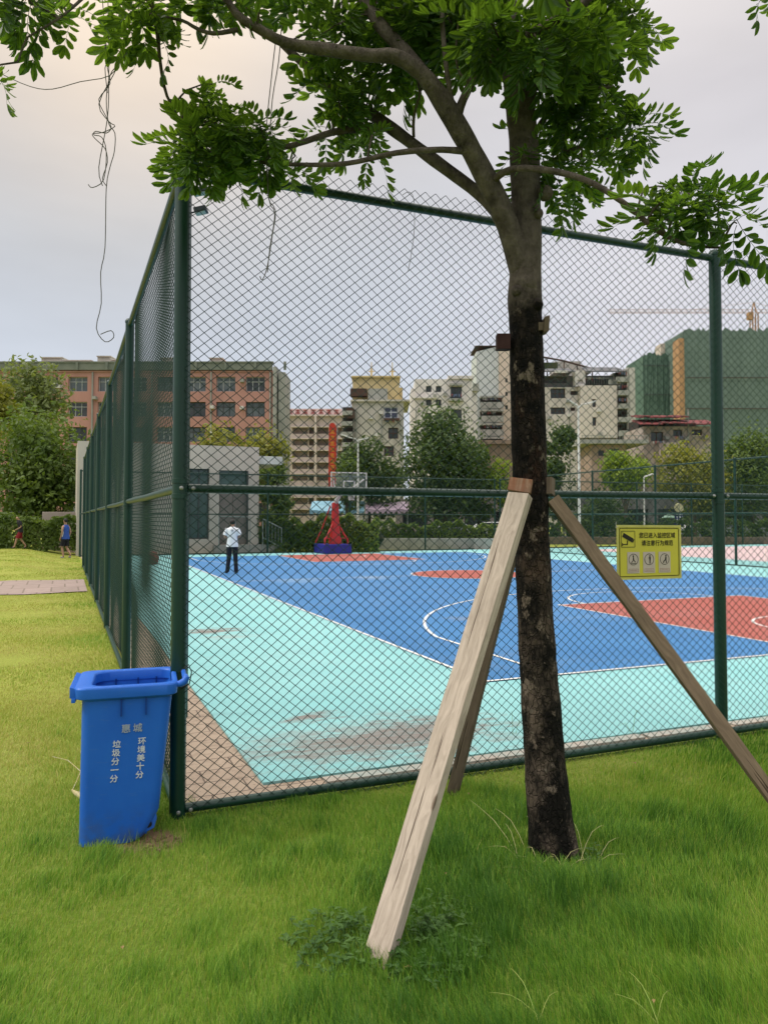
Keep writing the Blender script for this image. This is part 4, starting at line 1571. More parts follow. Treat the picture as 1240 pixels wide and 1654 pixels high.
def stalks(specs, label, m=STRAW, org=None):
    b = MB()
    for s in specs:
        (x0, y0), (x1, y1), h, w = s
        h += 0.025
        p = G(x0, y0)
        q = G(x1, y1)
        mid = p.lerp(q, 0.55) + V((0, 0, h))
        q = q + V((0, 0, h * 0.75))
        b.tube([p, p.lerp(mid, 0.6) + V((0, 0, h * 0.15)), mid, mid.lerp(q, 0.6) + V((0, 0, h * 0.05)), q], [w, w, w * 0.9, w * 0.7, w * 0.4], 4)
    o = G(*specs[0][0])
    return tag(b.build('grass_stalk', m, org=o), label, 'grass stalk', 'pale grass stalks in the lawn')


stalks([((870, 1654), (825, 1585), 0.04, 0.0018), ((870, 1650), (900, 1620), 0.03, 0.0014), ((868, 1640), (790, 1618), 0.02, 0.0014)], 'tall yellow grass stalk at the bottom edge of the photo below the trunk')
stalks([((1065, 1660), (1015, 1590), 0.04, 0.0017), ((1062, 1655), (990, 1620), 0.02, 0.0014), ((1060, 1650), (1080, 1618), 0.03, 0.0014)], 'yellow grass stalks at the bottom right corner of the lawn')
stalks([((960, 1405), (1000, 1372), 0.06, 0.0016), ((945, 1410), (925, 1350), 0.08, 0.0016), ((860, 1400), (800, 1330), 0.09, 0.0016), ((850, 1405), (760, 1310), 0.06, 0.0015), ((900, 1410), (850, 1345), 0.1, 0.0015), ((930, 1412), (975, 1360), 0.1, 0.0016), ((880, 1412), (830, 1395), 0.03, 0.0018), ((905, 1415), (960, 1400), 0.03, 0.0018), ((870, 1420), (810, 1412), 0.02, 0.0015), ((915, 1418), (880, 1395), 0.05, 0.0015), ((845, 1398), (790, 1385), 0.05, 0.0016), ((862, 1415), (905, 1398), 0.04, 0.0018), ((898, 1420), (940, 1390), 0.06, 0.0017), ((840, 1405), (815, 1350), 0.07, 0.0015), ((930, 1405), (905, 1385), 0.05, 0.0016), ((950, 1410), (1010, 1395), 0.04, 0.0016), ((870, 1408), (850, 1392), 0.07, 0.0017), ((885, 1422), (915, 1408), 0.02, 0.002)],
       'dry grass stalks tangled round the foot of the tree trunk', mat('pale_dry_grass', (0.44, 0.40, 0.20), (0.30, 0.31, 0.12), 14, 0.85))
stalks([((828, 1195), (826, 1165), 0.10, 0.002), ((830, 1195), (845, 1170), 0.06, 0.002), ((1020, 1190), (1035, 1185), 0.18, 0.002), ((1020, 1190), (1000, 1188), 0.08, 0.002)], 'thin green shoots growing up through the bottom of the mesh right of the trunk', foliage('shoot_green', (0.10, 0.2, 0.04), (0.14, 0.24, 0.05), 5))
b = MB()
p = [G(85, 1222, 0.03), G(110, 1228, 0.04), G(131, 1246, 0.05), G(124, 1262, 0.03), G(117, 1277, 0.02)]
b.tube(p, [0.0018, 0.0024, 0.003, 0.0026, 0.0026], 6)
b.tube([G(117, 1277, 0.02), G(126, 1283, 0.03), G(132, 1290, 0.02)], [0.008, 0.017, 0.008], 8)
tag(b.build('dry_twig', mat('bleached_twig', (0.42, 0.34, 0.12), (0.48, 0.44, 0.30), 12, 0.8), org=p[0], smooth=True), 'bent yellow dry twig with a pale lump lying left of the blue bin', 'twig')
# a few dead leaves lying on the grass
mb = MB()
for i in range(26):
    dd_ = random.uniform(2.6, 7.5)
    q = CAM + F0 * dd_ + RT * (random.uniform(-0.48, 0.5) * dd_)
    if q.x > -0.1 and q.y > -0.1:
        continue
    a = random.uniform(0, 2 * PI)
    L = random.uniform(0.02, 0.045)
    d = V((math.cos(a), math.sin(a), random.uniform(-.2, .3)))
    s = d.cross(V((0, 0, 1))).normalized() * L * 0.22
    o = V((q.x, q.y, lawn_z(q.x, q.y) + random.uniform(0.03, 0.045)))
    mb.add([o, o + d * L * .5 + s + V((0, 0, .004)), o + d * L, o + d * L * .5 - s + V((0, 0, .006)), o + d * L * .5], [(0, 4, 1), (1, 4, 2), (2, 4, 3), (3, 4, 0)])
tag(mb.build('fallen_leaves', mat('dead_leaf', (0.32, 0.24, 0.09), (0.17, 0.10, 0.05), 15, 0.8)), kind='stuff')
mb = MB()
for i in range(26):
    p = G(243 + random.gauss(0, 24), 1357 + random.gauss(0, 7))
    r = random.uniform(0.006, 0.016)
    mb.lathe([(0.001, -r), (r, -r * 0.3), (r * 0.8, r * 0.3), (0.001, r * 0.55)], p, 6)
tag(mb.build('soil_crumbs', mat('soil', (0.20, 0.13, 0.075), (0.13, 0.085, 0.05), 20, 0.95), org=G(243, 1357)), kind='stuff')


# ================================================================== PEOPLE
def skin_mesh(name, nodes, edges, mats_by, parent, sub=1):
    """nodes: {key: ((x,y,z), r or (rx,ry))}; one continuous skinned surface"""
    keys = list(nodes)
    me = bpy.data.meshes.new(name)
    me.from_pydata([nodes[k][0] for k in keys], [(keys.index(a), keys.index(b)) for a, b in edges], [])
    o = bpy.data.objects.new('tmp_skin', me)
    COL.objects.link(o)
    md = o.modifiers.new('s', 'SKIN')
    md.use_smooth_shade = True
    for i, k in enumerate(keys):
        r = nodes[k][1]
        me.skin_vertices[0].data[i].radius = r if isinstance(r, tuple) else (r, r)
        me.skin_vertices[0].data[i].use_root = (i == 0)
    sb = o.modifiers.new('d', 'SUBSURF')
    sb.levels = sb.render_levels = sub
    dg = bpy.context.evaluated_depsgraph_get()
    res = bpy.data.meshes.new_from_object(o.evaluated_get(dg))
    bpy.data.objects.remove(o)
    bpy.data.meshes.remove(me)
    res.name = name
    return link_mesh(name, res, mats_by, parent, local=True, smooth=True)


def person(label, loc, yaw, H, J, cols, sleeves=True, shorts=False, bald=False, group=None):
    """J overrides joint positions (1.75 m figure facing +y)"""
    k = H / 1.75
    j = dict(pel=(0, 0, .95), sp=(0, .0, 1.12), ch=(0, .0, 1.32), nk=(0, .0, 1.48), hd=(0, .015, 1.60), hd2=(0, .02, 1.69))
    for s, sg in (('l', -1), ('r', 1)):
        j.update({'sh' + s: (sg * .165, 0, 1.41), 'el' + s: (sg * .235, -.02, 1.14), 'wr' + s: (sg * .20, .15, 1.00), 'ha' + s: (sg * .17, .21, 1.00),
                  'hp' + s: (sg * .09, 0, .88), 'kn' + s: (sg * .115, .01, .49), 'an' + s: (sg * .13, -.02, .08), 'to' + s: (sg * .15, .13, .03)})
    j.update(J)
    j = {a: V(p) * k for a, p in j.items()}
    root = thing('person', label, 'person', loc, group, yaw)
    SK = mat('skin_' + cols['id'], cols['skin'], None, 12, 0.6)
    R = lambda x: x * k
    nodes = {'pel': (j['pel'], R(.10)), 'sp': (j['sp'], R(.095)), 'ch': (j['ch'], R(.10)), 'nk': (j['nk'], R(.05)), 'hd': (j['hd'], R(.078)), 'hd2': (j['hd2'], R(.074))}
    edges = [('pel', 'sp'), ('sp', 'ch'), ('ch', 'nk'), ('nk', 'hd'), ('hd', 'hd2')]
    fwd = (j['hd'] + V((0, R(.10), -R(.01))))
    nodes['nose'] = (fwd, R(.012))
    edges.append(('hd', 'nose'))
    for s, sg in (('l', -1), ('r', 1)):
        nodes['ear' + s] = (j['hd'] + V((sg * R(.082), 0, 0)), R(.016))
        edges.append(('hd', 'ear' + s))
        nodes['sh' + s] = (j['sh' + s], R(.058))
        nodes['el' + s] = (j['el' + s], R(.040))
        nodes['wr' + s] = (j['wr' + s], R(.028))
        nodes['ha' + s] = (j['ha' + s], (R(.038), R(.020)))
        nodes['hp' + s] = (j['hp' + s], R(.088))
        nodes['kn' + s] = (j['kn' + s], R(.056))
        nodes['an' + s] = (j['an' + s], R(.040))
        nodes['to' + s] = (j['to' + s], R(.032))
        edges += [('ch', 'sh' + s), ('sh' + s, 'el' + s), ('el' + s, 'wr' + s), ('wr' + s, 'ha' + s), ('pel', 'hp' + s), ('hp' + s, 'kn' + s), ('kn' + s, 'an' + s), ('an' + s, 'to' + s)]
        hd_ = (j['ha' + s] - j['wr' + s]).normalized()
        sd_ = hd_.cross(V((0, 0, 1)))
        sd_ = sd_.normalized() if sd_.length > 0.1 else V((1, 0, 0))
        dn = sd_.cross(hd_).normalized() * (1 if sd_.cross(hd_).z < 0 else -1)
        for f in range(4):
            b0 = j['ha' + s] + hd_ * R(.02) + sd_ * R(.017 * (f - 1.5))
            ln = (.032, .038, .036, .027)[f]
            b1 = b0 + hd_ * R(ln) + dn * R(.008)
            b2 = b1 + hd_ * R(ln * .5) + dn * R(ln * .8)
            for nm, p in (('a', b0), ('b', b1), ('c', b2)):
                nodes[f'f{f}{nm}{s}'] = (p, R(.009 if nm != 'c' else .0075))
            edges += [('ha' + s, f'f{f}a{s}'), (f'f{f}a{s}', f'f{f}b{s}'), (f'f{f}b{s}', f'f{f}c{s}')]
        tb = j['wr' + s] + hd_ * R(.03) - sd_ * R(.03) * sg
        nodes['t1' + s] = (tb, R(.010))
        nodes['t2' + s] = (tb + hd_ * R(.03) + dn * R(.018), R(.009))
        edges += [('wr' + s, 't1' + s), ('t1' + s, 't2' + s)]
    skin_mesh('body', nodes, edges, SK, root, 1)
    # upper garment: an elliptical torso with sleeves
    def ring_loft(b_, rings, n=18):
        o_ = len(b_.v)
        for c_, rx_, ry_ in rings:
            for q_ in range(n):
                a_ = 2 * PI * q_ / n
                w_ = 1 + 0.03 * math.sin(a_ * 3 + c_.z * 40)
                b_.v.append((c_.x + rx_ * w_ * math.cos(a_), c_.y + ry_ * w_ * math.sin(a_), c_.z))
        for i_ in range(len(rings) - 1):
            for q_ in range(n):
                p_, r_ = o_ + i_ * n + q_, o_ + i_ * n + (q_ + 1) % n
                b_.f.append((p_, r_, r_ + n, p_ + n))
                b_.mi.append(0)

    def spine(z):
        ks = [j['pel'], j['sp'], j['ch'], j['nk']]
        for p_, q_ in zip(ks[:-1], ks[1:]):
            if z <= q_.z or q_ is ks[-1]:
                t_ = (z - p_.z) / (q_.z - p_.z)
                return V((p_.x + (q_.x - p_.x) * t_, p_.y + (q_.y - p_.y) * t_, z))

    TOPM = mat('top_' + cols['id'], cols['top'], tuple(x * 0.86 for x in cols['top']), 9, 0.85, bump=0.25, bscale=14)
    tb_ = MB()
    prof = ((.845, .190, .138), (.90, .188, .138), (1.0, .172, .126), (1.12, .158, .112), (1.25, .172, .12), (1.34, .182, .122), (1.41, .172, .11), (1.45, .125, .09), (1.475, .085, .075), (1.49, .068, .066))
    if not sleeves:
        prof = prof[:6] + ((1.40, .145, .11), (1.44, .11, .09), (1.465, .085, .08))
    ring_loft(tb_, [(spine(R(z_)), R(x_), R(y_)) for z_, x_, y_ in prof])
    if sleeves:
        for s in 'lr':
            e_ = j['sh' + s].lerp(j['el' + s], 0.72)
            i_ = j['sh' + s].lerp(j['ch'], 0.35) + V((0, 0, R(.02)))
            tb_.tube([i_, j['sh' + s] + V((0, 0, -R(.012))), j['sh' + s].lerp(j['el' + s], 0.35), e_], [R(.05), R(.075), R(.076), R(.078)], 12)
    top = tb_.build('shirt' if sleeves else 'vest', TOPM, root, local=True, smooth=True)
    if 'mark' in cols:
        me_ = MB()
        y = j['ch'].y - R(.125)
        for x0, x1, z0, z1 in ((-.04, .04, 1.395, 1.40), (-.035, -.008, 1.355, 1.37), (.008, .035, 1.355, 1.37), (-.018, .018, 1.33, 1.337)):
            me_.box(R(x0), R(x1), y - 0.004, y + 0.012, R(z0), R(z1))
        me_.build('shirt_print', mat('shirt_mark', cols['mark'], None, 9, 0.8), top, local=True)
    if 'side' in cols:
        me_ = MB()
        for sg in (-1, 1):
            me_.tube([V((sg * .150, .0, 1.30)) * k, V((sg * .128, 0, 1.12)) * k, V((sg * .146, 0, .90)) * k], R(.042), 8)
        me_.build('side_panel', mat('vest_side', cols['side'], None, 9, 0.85), top, local=True, smooth=True)
    # lower garment
    lb_ = MB()
    ring_loft(lb_, [(spine(R(z_)), R(x_), R(y_)) for z_, x_, y_ in ((1.0, .135, .10), (.95, .15, .112), (.88, .165, .122), (.82, .155, .12), (.77, .10, .09))])
    for s in 'lr':
        hp_, kn_, an_ = j['hp' + s], j['kn' + s], j['an' + s]
        if shorts:
            lb_.tube([hp_ + V((0, 0, R(.03))), hp_.lerp(kn_, .4), hp_.lerp(kn_, .85)], [R(.088), R(.098), R(.105)], 14)
        else:
            lb_.tube([hp_ + V((0, 0, R(.03))), hp_.lerp(kn_, .35), kn_ + V((0, R(.012), 0)), kn_.lerp(an_, .5), an_ + V((0, 0, -R(.03)))], [R(.085), R(.092), R(.072), R(.066), R(.068)], 14)
    lb_.build('shorts' if shorts else 'trousers', mat('bottom_' + cols['id'], cols['bot'], None, 9, 0.85, bump=0.25, bscale=12), root, local=True, smooth=True)
    for s in 'lr':
        a, t_ = j['an' + s], j['to' + s]
        d = (t_ - a)
        d.z = 0
        d = d.normalized()
        bz = min(a.z, t_.z) - R(.03)
        skin_mesh('shoe', {'h': (V((a.x, a.y, bz + R(.035))) - d * R(.03), R(.045)), 'm': (V((a.x, a.y, bz + R(.04))) + d * R(.06), R(.048)), 't': (V((t_.x, t_.y, bz + R(.032))) + d * R(.02), R(.036))}, [('h', 'm'), ('m', 't')], mat('shoe_' + cols['id'], cols['shoe'], None, 6, 0.7), root, 1)
    hb_ = MB()
    hc_ = j['hd'] + V((0, R(-.004), R(.045)))
    nu_, nv_ = 22, 14
    ids_ = {}
    for v_ in range(nv_ + 1):
        for u_ in range(nu_):
            th_, ph_ = PI * v_ / nv_, 2 * PI * u_ / nu_
            x_, y_, z_ = math.sin(th_) * math.cos(ph_), math.sin(th_) * math.sin(ph_), math.cos(th_)
            hb_.v.append(tuple(hc_ + V((x_ * R(.088), y_ * R(.103), z_ * R(.098))) * (0.86 if bald else 1.0) * (1 + random.uniform(-.015, .02))))
    for v_ in range(nv_):
        for u_ in range(nu_):
            th_, ph_ = PI * (v_ + .5) / nv_, 2 * PI * (u_ + .5) / nu_
            y_, z_ = math.sin(th_) * math.sin(ph_), math.cos(th_)
            keep_ = (z_ > 0.28 + 0.25 * max(0, y_)) or (y_ < -0.05 and z_ > -0.78)
            if bald:
                keep_ = y_ < -0.1 and -0.8 < z_ < 0.15
            if keep_:
                o_ = v_ * nu_
                hb_.f.append((o_ + u_, o_ + (u_ + 1) % nu_, o_ + nu_ + (u_ + 1) % nu_, o_ + nu_ + u_))
                hb_.mi.append(0)
    hb_.build('hair', mat('hair_' + cols['id'], cols['hair'], None, 20, 0.6), root, local=True, smooth=True)
    b = MB()
    for sg in (-1, 1):
        c = j['hd'] + V((sg * R(.03), R(.083), R(.02)))
        b.lathe([(0.0005, -R(.009)), (R(.008), 0), (0.0005, R(.009))], c, 8)
    b.box(-R(.022), R(.022), j['hd'].y + R(.078), j['hd'].y + R(.09), j['hd'].z - R(.045), j['hd'].z - R(.038))
    b.build('face_features', mat('dark_features', (0.03, 0.02, 0.018), None, 9, 0.5), root, local=True)
    return root


m1 = G(375, 926, 0.03)
person('man in a white t-shirt and dark trousers seen from behind, standing on the court', (m1.x, m1.y, 0.034), -YAW + 0.15, 1.74,
       dict(hd=(0, .05, 1.585), hd2=(0, .075, 1.665), ell=(-.245, .0, 1.14), elr=(.245, .0, 1.14), wrl=(-.10, .20, 1.10), wrr=(.10, .20, 1.10), hal=(-.045, .24, 1.12), har=(.045, .24, 1.12),
            knl=(-.105, .0, .49), knr=(.105, .0, .49), anl=(-.15, -.02, .08), anr=(.13, -.02, .08), tol=(-.21, .11, .03), tor=(.16, .13, .03)),
       dict(id='court_man', skin=(0.36, 0.21, 0.14), top=(0.74, 0.76, 0.80), bot=(0.012, 0.014, 0.022), shoe=(0.05, 0.05, 0.055), hair=(0.012, 0.01, 0.009), mark=(0.12, 0.13, 0.16)))
m2 = P(33, 888, 36)
m2.z = lawn_z(m2.x, m2.y)
person('person in a dark top and red shorts walking on the lawn', m2, -YAW + PI / 2 + 0.5, 1.58,
       dict(knl=(-.1, .18, .50), anl=(-.1, .28, .10), tol=(-.1, .42, .06), knr=(.1, -.02, .50), anr=(.1, -.28, .14), tor=(.1, -.18, .04), wrl=(-.22, .2, 1.0), hal=(-.2, .26, .98), wrr=(.24, -.05, .92), har=(.24, -.03, .85),
            ch=(0, .05, 1.31), nk=(0, .09, 1.47), hd=(0, .14, 1.585), hd2=(0, .16, 1.67), shl=(-.165, .06, 1.40), shr=(.165, .06, 1.40)),
       dict(id='dark_top', skin=(0.40, 0.24, 0.16), top=(0.018, 0.018, 0.022), bot=(0.22, 0.015, 0.02), shoe=(0.03, 0.03, 0.03), hair=(0.16, 0.15, 0.14)), shorts=True, bald=True)
m3 = P(106, 891, 33.5)
m3.z = lawn_z(m3.x, m3.y)
person('player in a blue and white sleeveless vest and black shorts walking past the hedge', m3, -YAW + PI / 2 - 0.4, 1.76,
       dict(knl=(-.1, .10, .50), anl=(-.1, .0, .09), tol=(-.1, .14, .05), knr=(.1, .05, .50), anr=(.1, -.20, .16), tor=(.1, -.10, .06), ell=(-.23, -.04, 1.14), wrl=(-.21, .06, .92), hal=(-.2, .1, .85), elr=(.23, -.06, 1.14), wrr=(.21, .03, .92), har=(.2, .07, .85)),
       dict(id='vest_player', skin=(0.38, 0.22, 0.15), top=(0.03, 0.075, 0.30), bot=(0.012, 0.012, 0.018), shoe=(0.30, 0.28, 0.28), hair=(0.012, 0.01, 0.009), side=(0.55, 0.55, 0.57)), sleeves=False, shorts=True)

# indistinct red object, shaped as a bag, on the far court margin behind the corner mesh
bg_ = G(247, 912, 0.03)
BAG = thing('reddish_object', 'small rounded reddish object shaped as a bag on the court edge, seen through the left mesh', 'bag', (bg_.x, bg_.y, 0.03))
b = MB()
b.lathe([(0.001, 0.0), (0.17, 0.02), (0.22, 0.16), (0.21, 0.32), (0.15, 0.45), (0.05, 0.50), (0.001, 0.505)], bg_, 18)
b.build('bag_body', mat('brick_red_cloth', (0.22, 0.055, 0.04), (0.16, 0.04, 0.03), 6, 0.85), BAG, smooth=True)
b = MB()
for s in (-1, 1):
    q = bg_ + RT * s * 0.09 - F0 * 0.19
    b.tube([q + V((0, 0, .42)), q - F0 * .05 + V((0, 0, .25)), q + V((0, 0, .08))], 0.018, 8)
b.build('strap', mat('dark_red_strap', (0.10, 0.02, 0.02), None, 6, 0.8), BAG, smooth=True)
b = MB()
b.tube([bg_ + V((-.04, 0, .49)), bg_ + V((0, 0, .56)), bg_ + V((.04, 0, .49))], 0.012, 8)
b.build('handle', mat('dark_red_strap', (0.10, 0.02, 0.02)), BAG)

# ================================================================== BASKETBALL HOOP
HX = 11.72
HR = mat('hoop_red_paint', (0.42, 0.022, 0.022), (0.36, 0.02, 0.02), 3, 0.4, spec=0.5)
HB = mat('hoop_blue_padding', (0.018, 0.018, 0.17), (0.024, 0.024, 0.21), 3, 0.5)
HW = mat('hoop_white_paint', (0.62, 0.60, 0.56), None, 5, 0.5)
HOOP = thing('basketball_hoop', 'red basketball stand on a dark blue padded base at the far end', 'basketball hoop', (HX, 31.6, 0.034))
b = MB()
b.box(HX - 0.72, HX + 0.72, 30.85, 32.5, 0.034, 0.50)
b.build('base', HB, HOOP, bevel=0.05)
b = MB()
b.prism([(-0.30, 0.5), (0.30, 0.5), (0.16, 1.35), (0.13, 2.55), (-0.13, 2.55), (-0.16, 1.35)], V((HX, 31.1, 0)), V((1, 0, 0)), V((0, 0, 1)), V((0, 0.34, 0)))
b.build('column', HR, HOOP, bevel=0.02)
b = MB()
for s in (-1, 1):
    b.tube([(HX + s * 0.60, 31.1, 0.5), (HX + s * 0.58, 31.1, 0.75), (HX + s * 0.40, 31.15, 1.0), (HX + s * 0.15, 31.2, 1.5)], 0.05, 8)
    b.tube([(HX + s * 0.62, 31.2, 0.78), (HX + s * 0.25, 31.2, 0.78)], 0.03, 6)
b.tube([(HX - 0.72, 32.2, 0.55), (HX - 0.5, 31.9, 1.2), (HX - 0.2, 31.4, 2.4)], 0.035, 8)
b.build('stay', HR, HOOP, smooth=True)
b = MB()
b.tube([(HX, 31.3, 2.45), (HX + 0.02, 31.0, 2.75), (HX + 0.05, 30.4, 3.05), (HX + 0.05, 29.4, 3.12)], [0.11, 0.12, 0.10, 0.09], 10)
for s in (-1, 1):
    b.tube([(HX + s * 0.04, 30.6, 2.95), (HX + s * 0.55, 29.85, 3.35), (HX + s * 0.75, 29.32, 3.62)], 0.035, 6)
    b.tube([(HX + s * 0.04, 30.3, 3.0), (HX + s * 0.6, 29.32, 3.0)], 0.03, 6)
b.build('arm', HW, HOOP, smooth=True)
BBM = NT('backboard_glass')
BBM.done((0.55, 0.6, 0.58), 0.1, 0.5)
BBM.b.inputs['Alpha'].default_value = 0.09
b = MB()
b.box(HX - 0.86, HX + 0.86, 29.27, 29.29, 2.94, 3.91)
bb = b.build('backboard', BBM.m, HOOP)
b = MB()
for q in ((-0.9, 0.9, 2.90, 2.945), (-0.9, 0.9, 3.905, 3.95), (-0.9, -0.86, 2.945, 3.905), (0.86, 0.9, 2.945, 3.905)):
    b.box(HX + q[0], HX + q[1], 29.26, 29.31, q[2], q[3])
for q in ((-0.295, 0.295, 3.10, 3.15), (-0.295, 0.295, 3.50, 3.55), (-0.295, -0.245, 3.15, 3.50), (0.245, 0.295, 3.15, 3.50)):
    b.box(HX + q[0], HX + q[1], 29.262, 29.268, q[2], q[3])
b.build('frame', HW, bb)
b = MB()
b.tube([(HX + 0.225 * math.cos(2 * PI * k / 24), 28.95 + 0.225 * math.sin(2 * PI * k / 24), 3.05) for k in range(25)], 0.012, 6, cap=False)
b.box(HX - 0.07, HX + 0.07, 29.17, 29.26, 3.0, 3.09)
b.build('rim', mat('rim_orange', (0.5, 0.10, 0.02), None, 5, 0.5), HOOP)
b = MB()
for k in range(12):
    a = 2 * PI * k / 12
    for s in (-1, 1):
        e = a + s * 0.5
        b.tube([(HX + .22 * math.cos(a), 28.95 + .22 * math.sin(a), 3.04), (HX + .16 * math.cos(e), 28.95 + .16 * math.sin(e), 2.82), (HX + .13 * math.cos(a + s), 28.95 + .13 * math.sin(a + s), 2.62)], 0.006, 3)
b.build('net', HW, HOOP)

# ================================================================== LAMPS
LW = mat('white_painted_pole', (0.66, 0.66, 0.62), (0.52, 0.52, 0.48), 3, 0.5)


def lamp(label, px, ytop, d, arms, r=0.07, base_z=0.0):
    c = P(px, 836, d)
    c.z = base_z
    zt = 1.8 + (836 - ytop) / FPX * d
    rt = thing('street_lamp', label, 'street lamp', c, 'white lamp posts')
    b = MB()
    b.tube([c, c + V((0, 0, zt * 0.5 + c.z)), V((c.x, c.y, zt))], [r, r * 0.85, r * 0.65], 12)
    b.lathe([(r * 2.2, 0.0), (r * 2.2, 0.03), (r * 1.2, 0.06)], c, 12)
    b.build('pole', LW, rt, smooth=True)
    for dx, dz in arms:
        e = V((c.x, c.y, zt)) + RT * (dx * d / FPX) + V((0, 0, dz * d / FPX))
        ab = MB()
        ab.tube([V((c.x, c.y, zt - 0.1)), V((c.x, c.y, zt)).lerp(e, 0.4) + V((0, 0, 0.05)), e], r * 0.45, 8)
        arm = ab.build('arm', LW, rt, smooth=True)
        ab = MB()
        dd = (e - V((c.x, c.y, zt))).normalized()
        ab.obox(e + dd * 0.25, dd * 0.33, F0 * 0.12, V((0, 0, 0.045)))
        ab.build('lamp_head', LW, arm, bevel=0.02)
    return rt


lamp('white street lamp with two arms standing among the dark trees behind the hoop', 578, 711, 52, [(-14, 5), (4, 1)], 0.085)
lamp('tall white lamp post with short arms just right of the tree trunk', 935, 655, 46, [(14, 4), (-5, 3)], 0.095)
lamp('short slim pale post in front of the round bright tree', 1040, 770, 50, [(3, 1)], 0.06)
# floodlight pole behind the corner post
fp = V((0.36, 2.3, 0.0))
FL = thing('floodlight_pole', 'slim green pole behind the corner post carrying two small floodlights', 'floodlight', fp)
b = MB()
b.tube([fp, fp + V((0, 0, 4.9))], [0.035, 0.03], 12)
b.build('pole', FGREEN, FL, smooth=True)
for z, s in ((4.80, 1.0), (4.62, 0.8)):
    b = MB()
    c = fp + RT * 0.115 + V((0, 0, z))
    b.obox(c, RT * 0.07 * s + V((0, 0, 0.012)), F0 * 0.05, V((0, 0, 0.022)) + RT * -0.006)
    b.tube([fp + V((0, 0, z - 0.03)), c], 0.008, 6)
    h = b.build('floodlight', mat('dark_lamp_housing', (0.02, 0.028, 0.032), None, 6, 0.5), FL, bevel=0.004)
    b = MB()
    b.obox(c - V((0, 0, 0.026)) , RT * 0.055 * s + V((0, 0, 0.010)), F0 * 0.04, V((0, 0, 0.003)))
    b.build('lens', mat('lamp_glass', (0.35, 0.4, 0.42), None, 6, 0.2), h)

# ================================================================== BUILDINGS
GLASS = mat('window_glass', (0.055, 0.075, 0.08), (0.12, 0.14, 0.14), 0.6, 0.15, spec=0.6)
GLASSD = mat('dark_window_glass', (0.025, 0.03, 0.032), (0.06, 0.065, 0.065), 0.8, 0.2, spec=0.5)
FRAME = mat('window_frame_grey', (0.42, 0.44, 0.44), None, 3, 0.5)
FRAMED = mat('window_frame_dark', (0.07, 0.075, 0.075), None, 3, 0.5)


BLDS = []


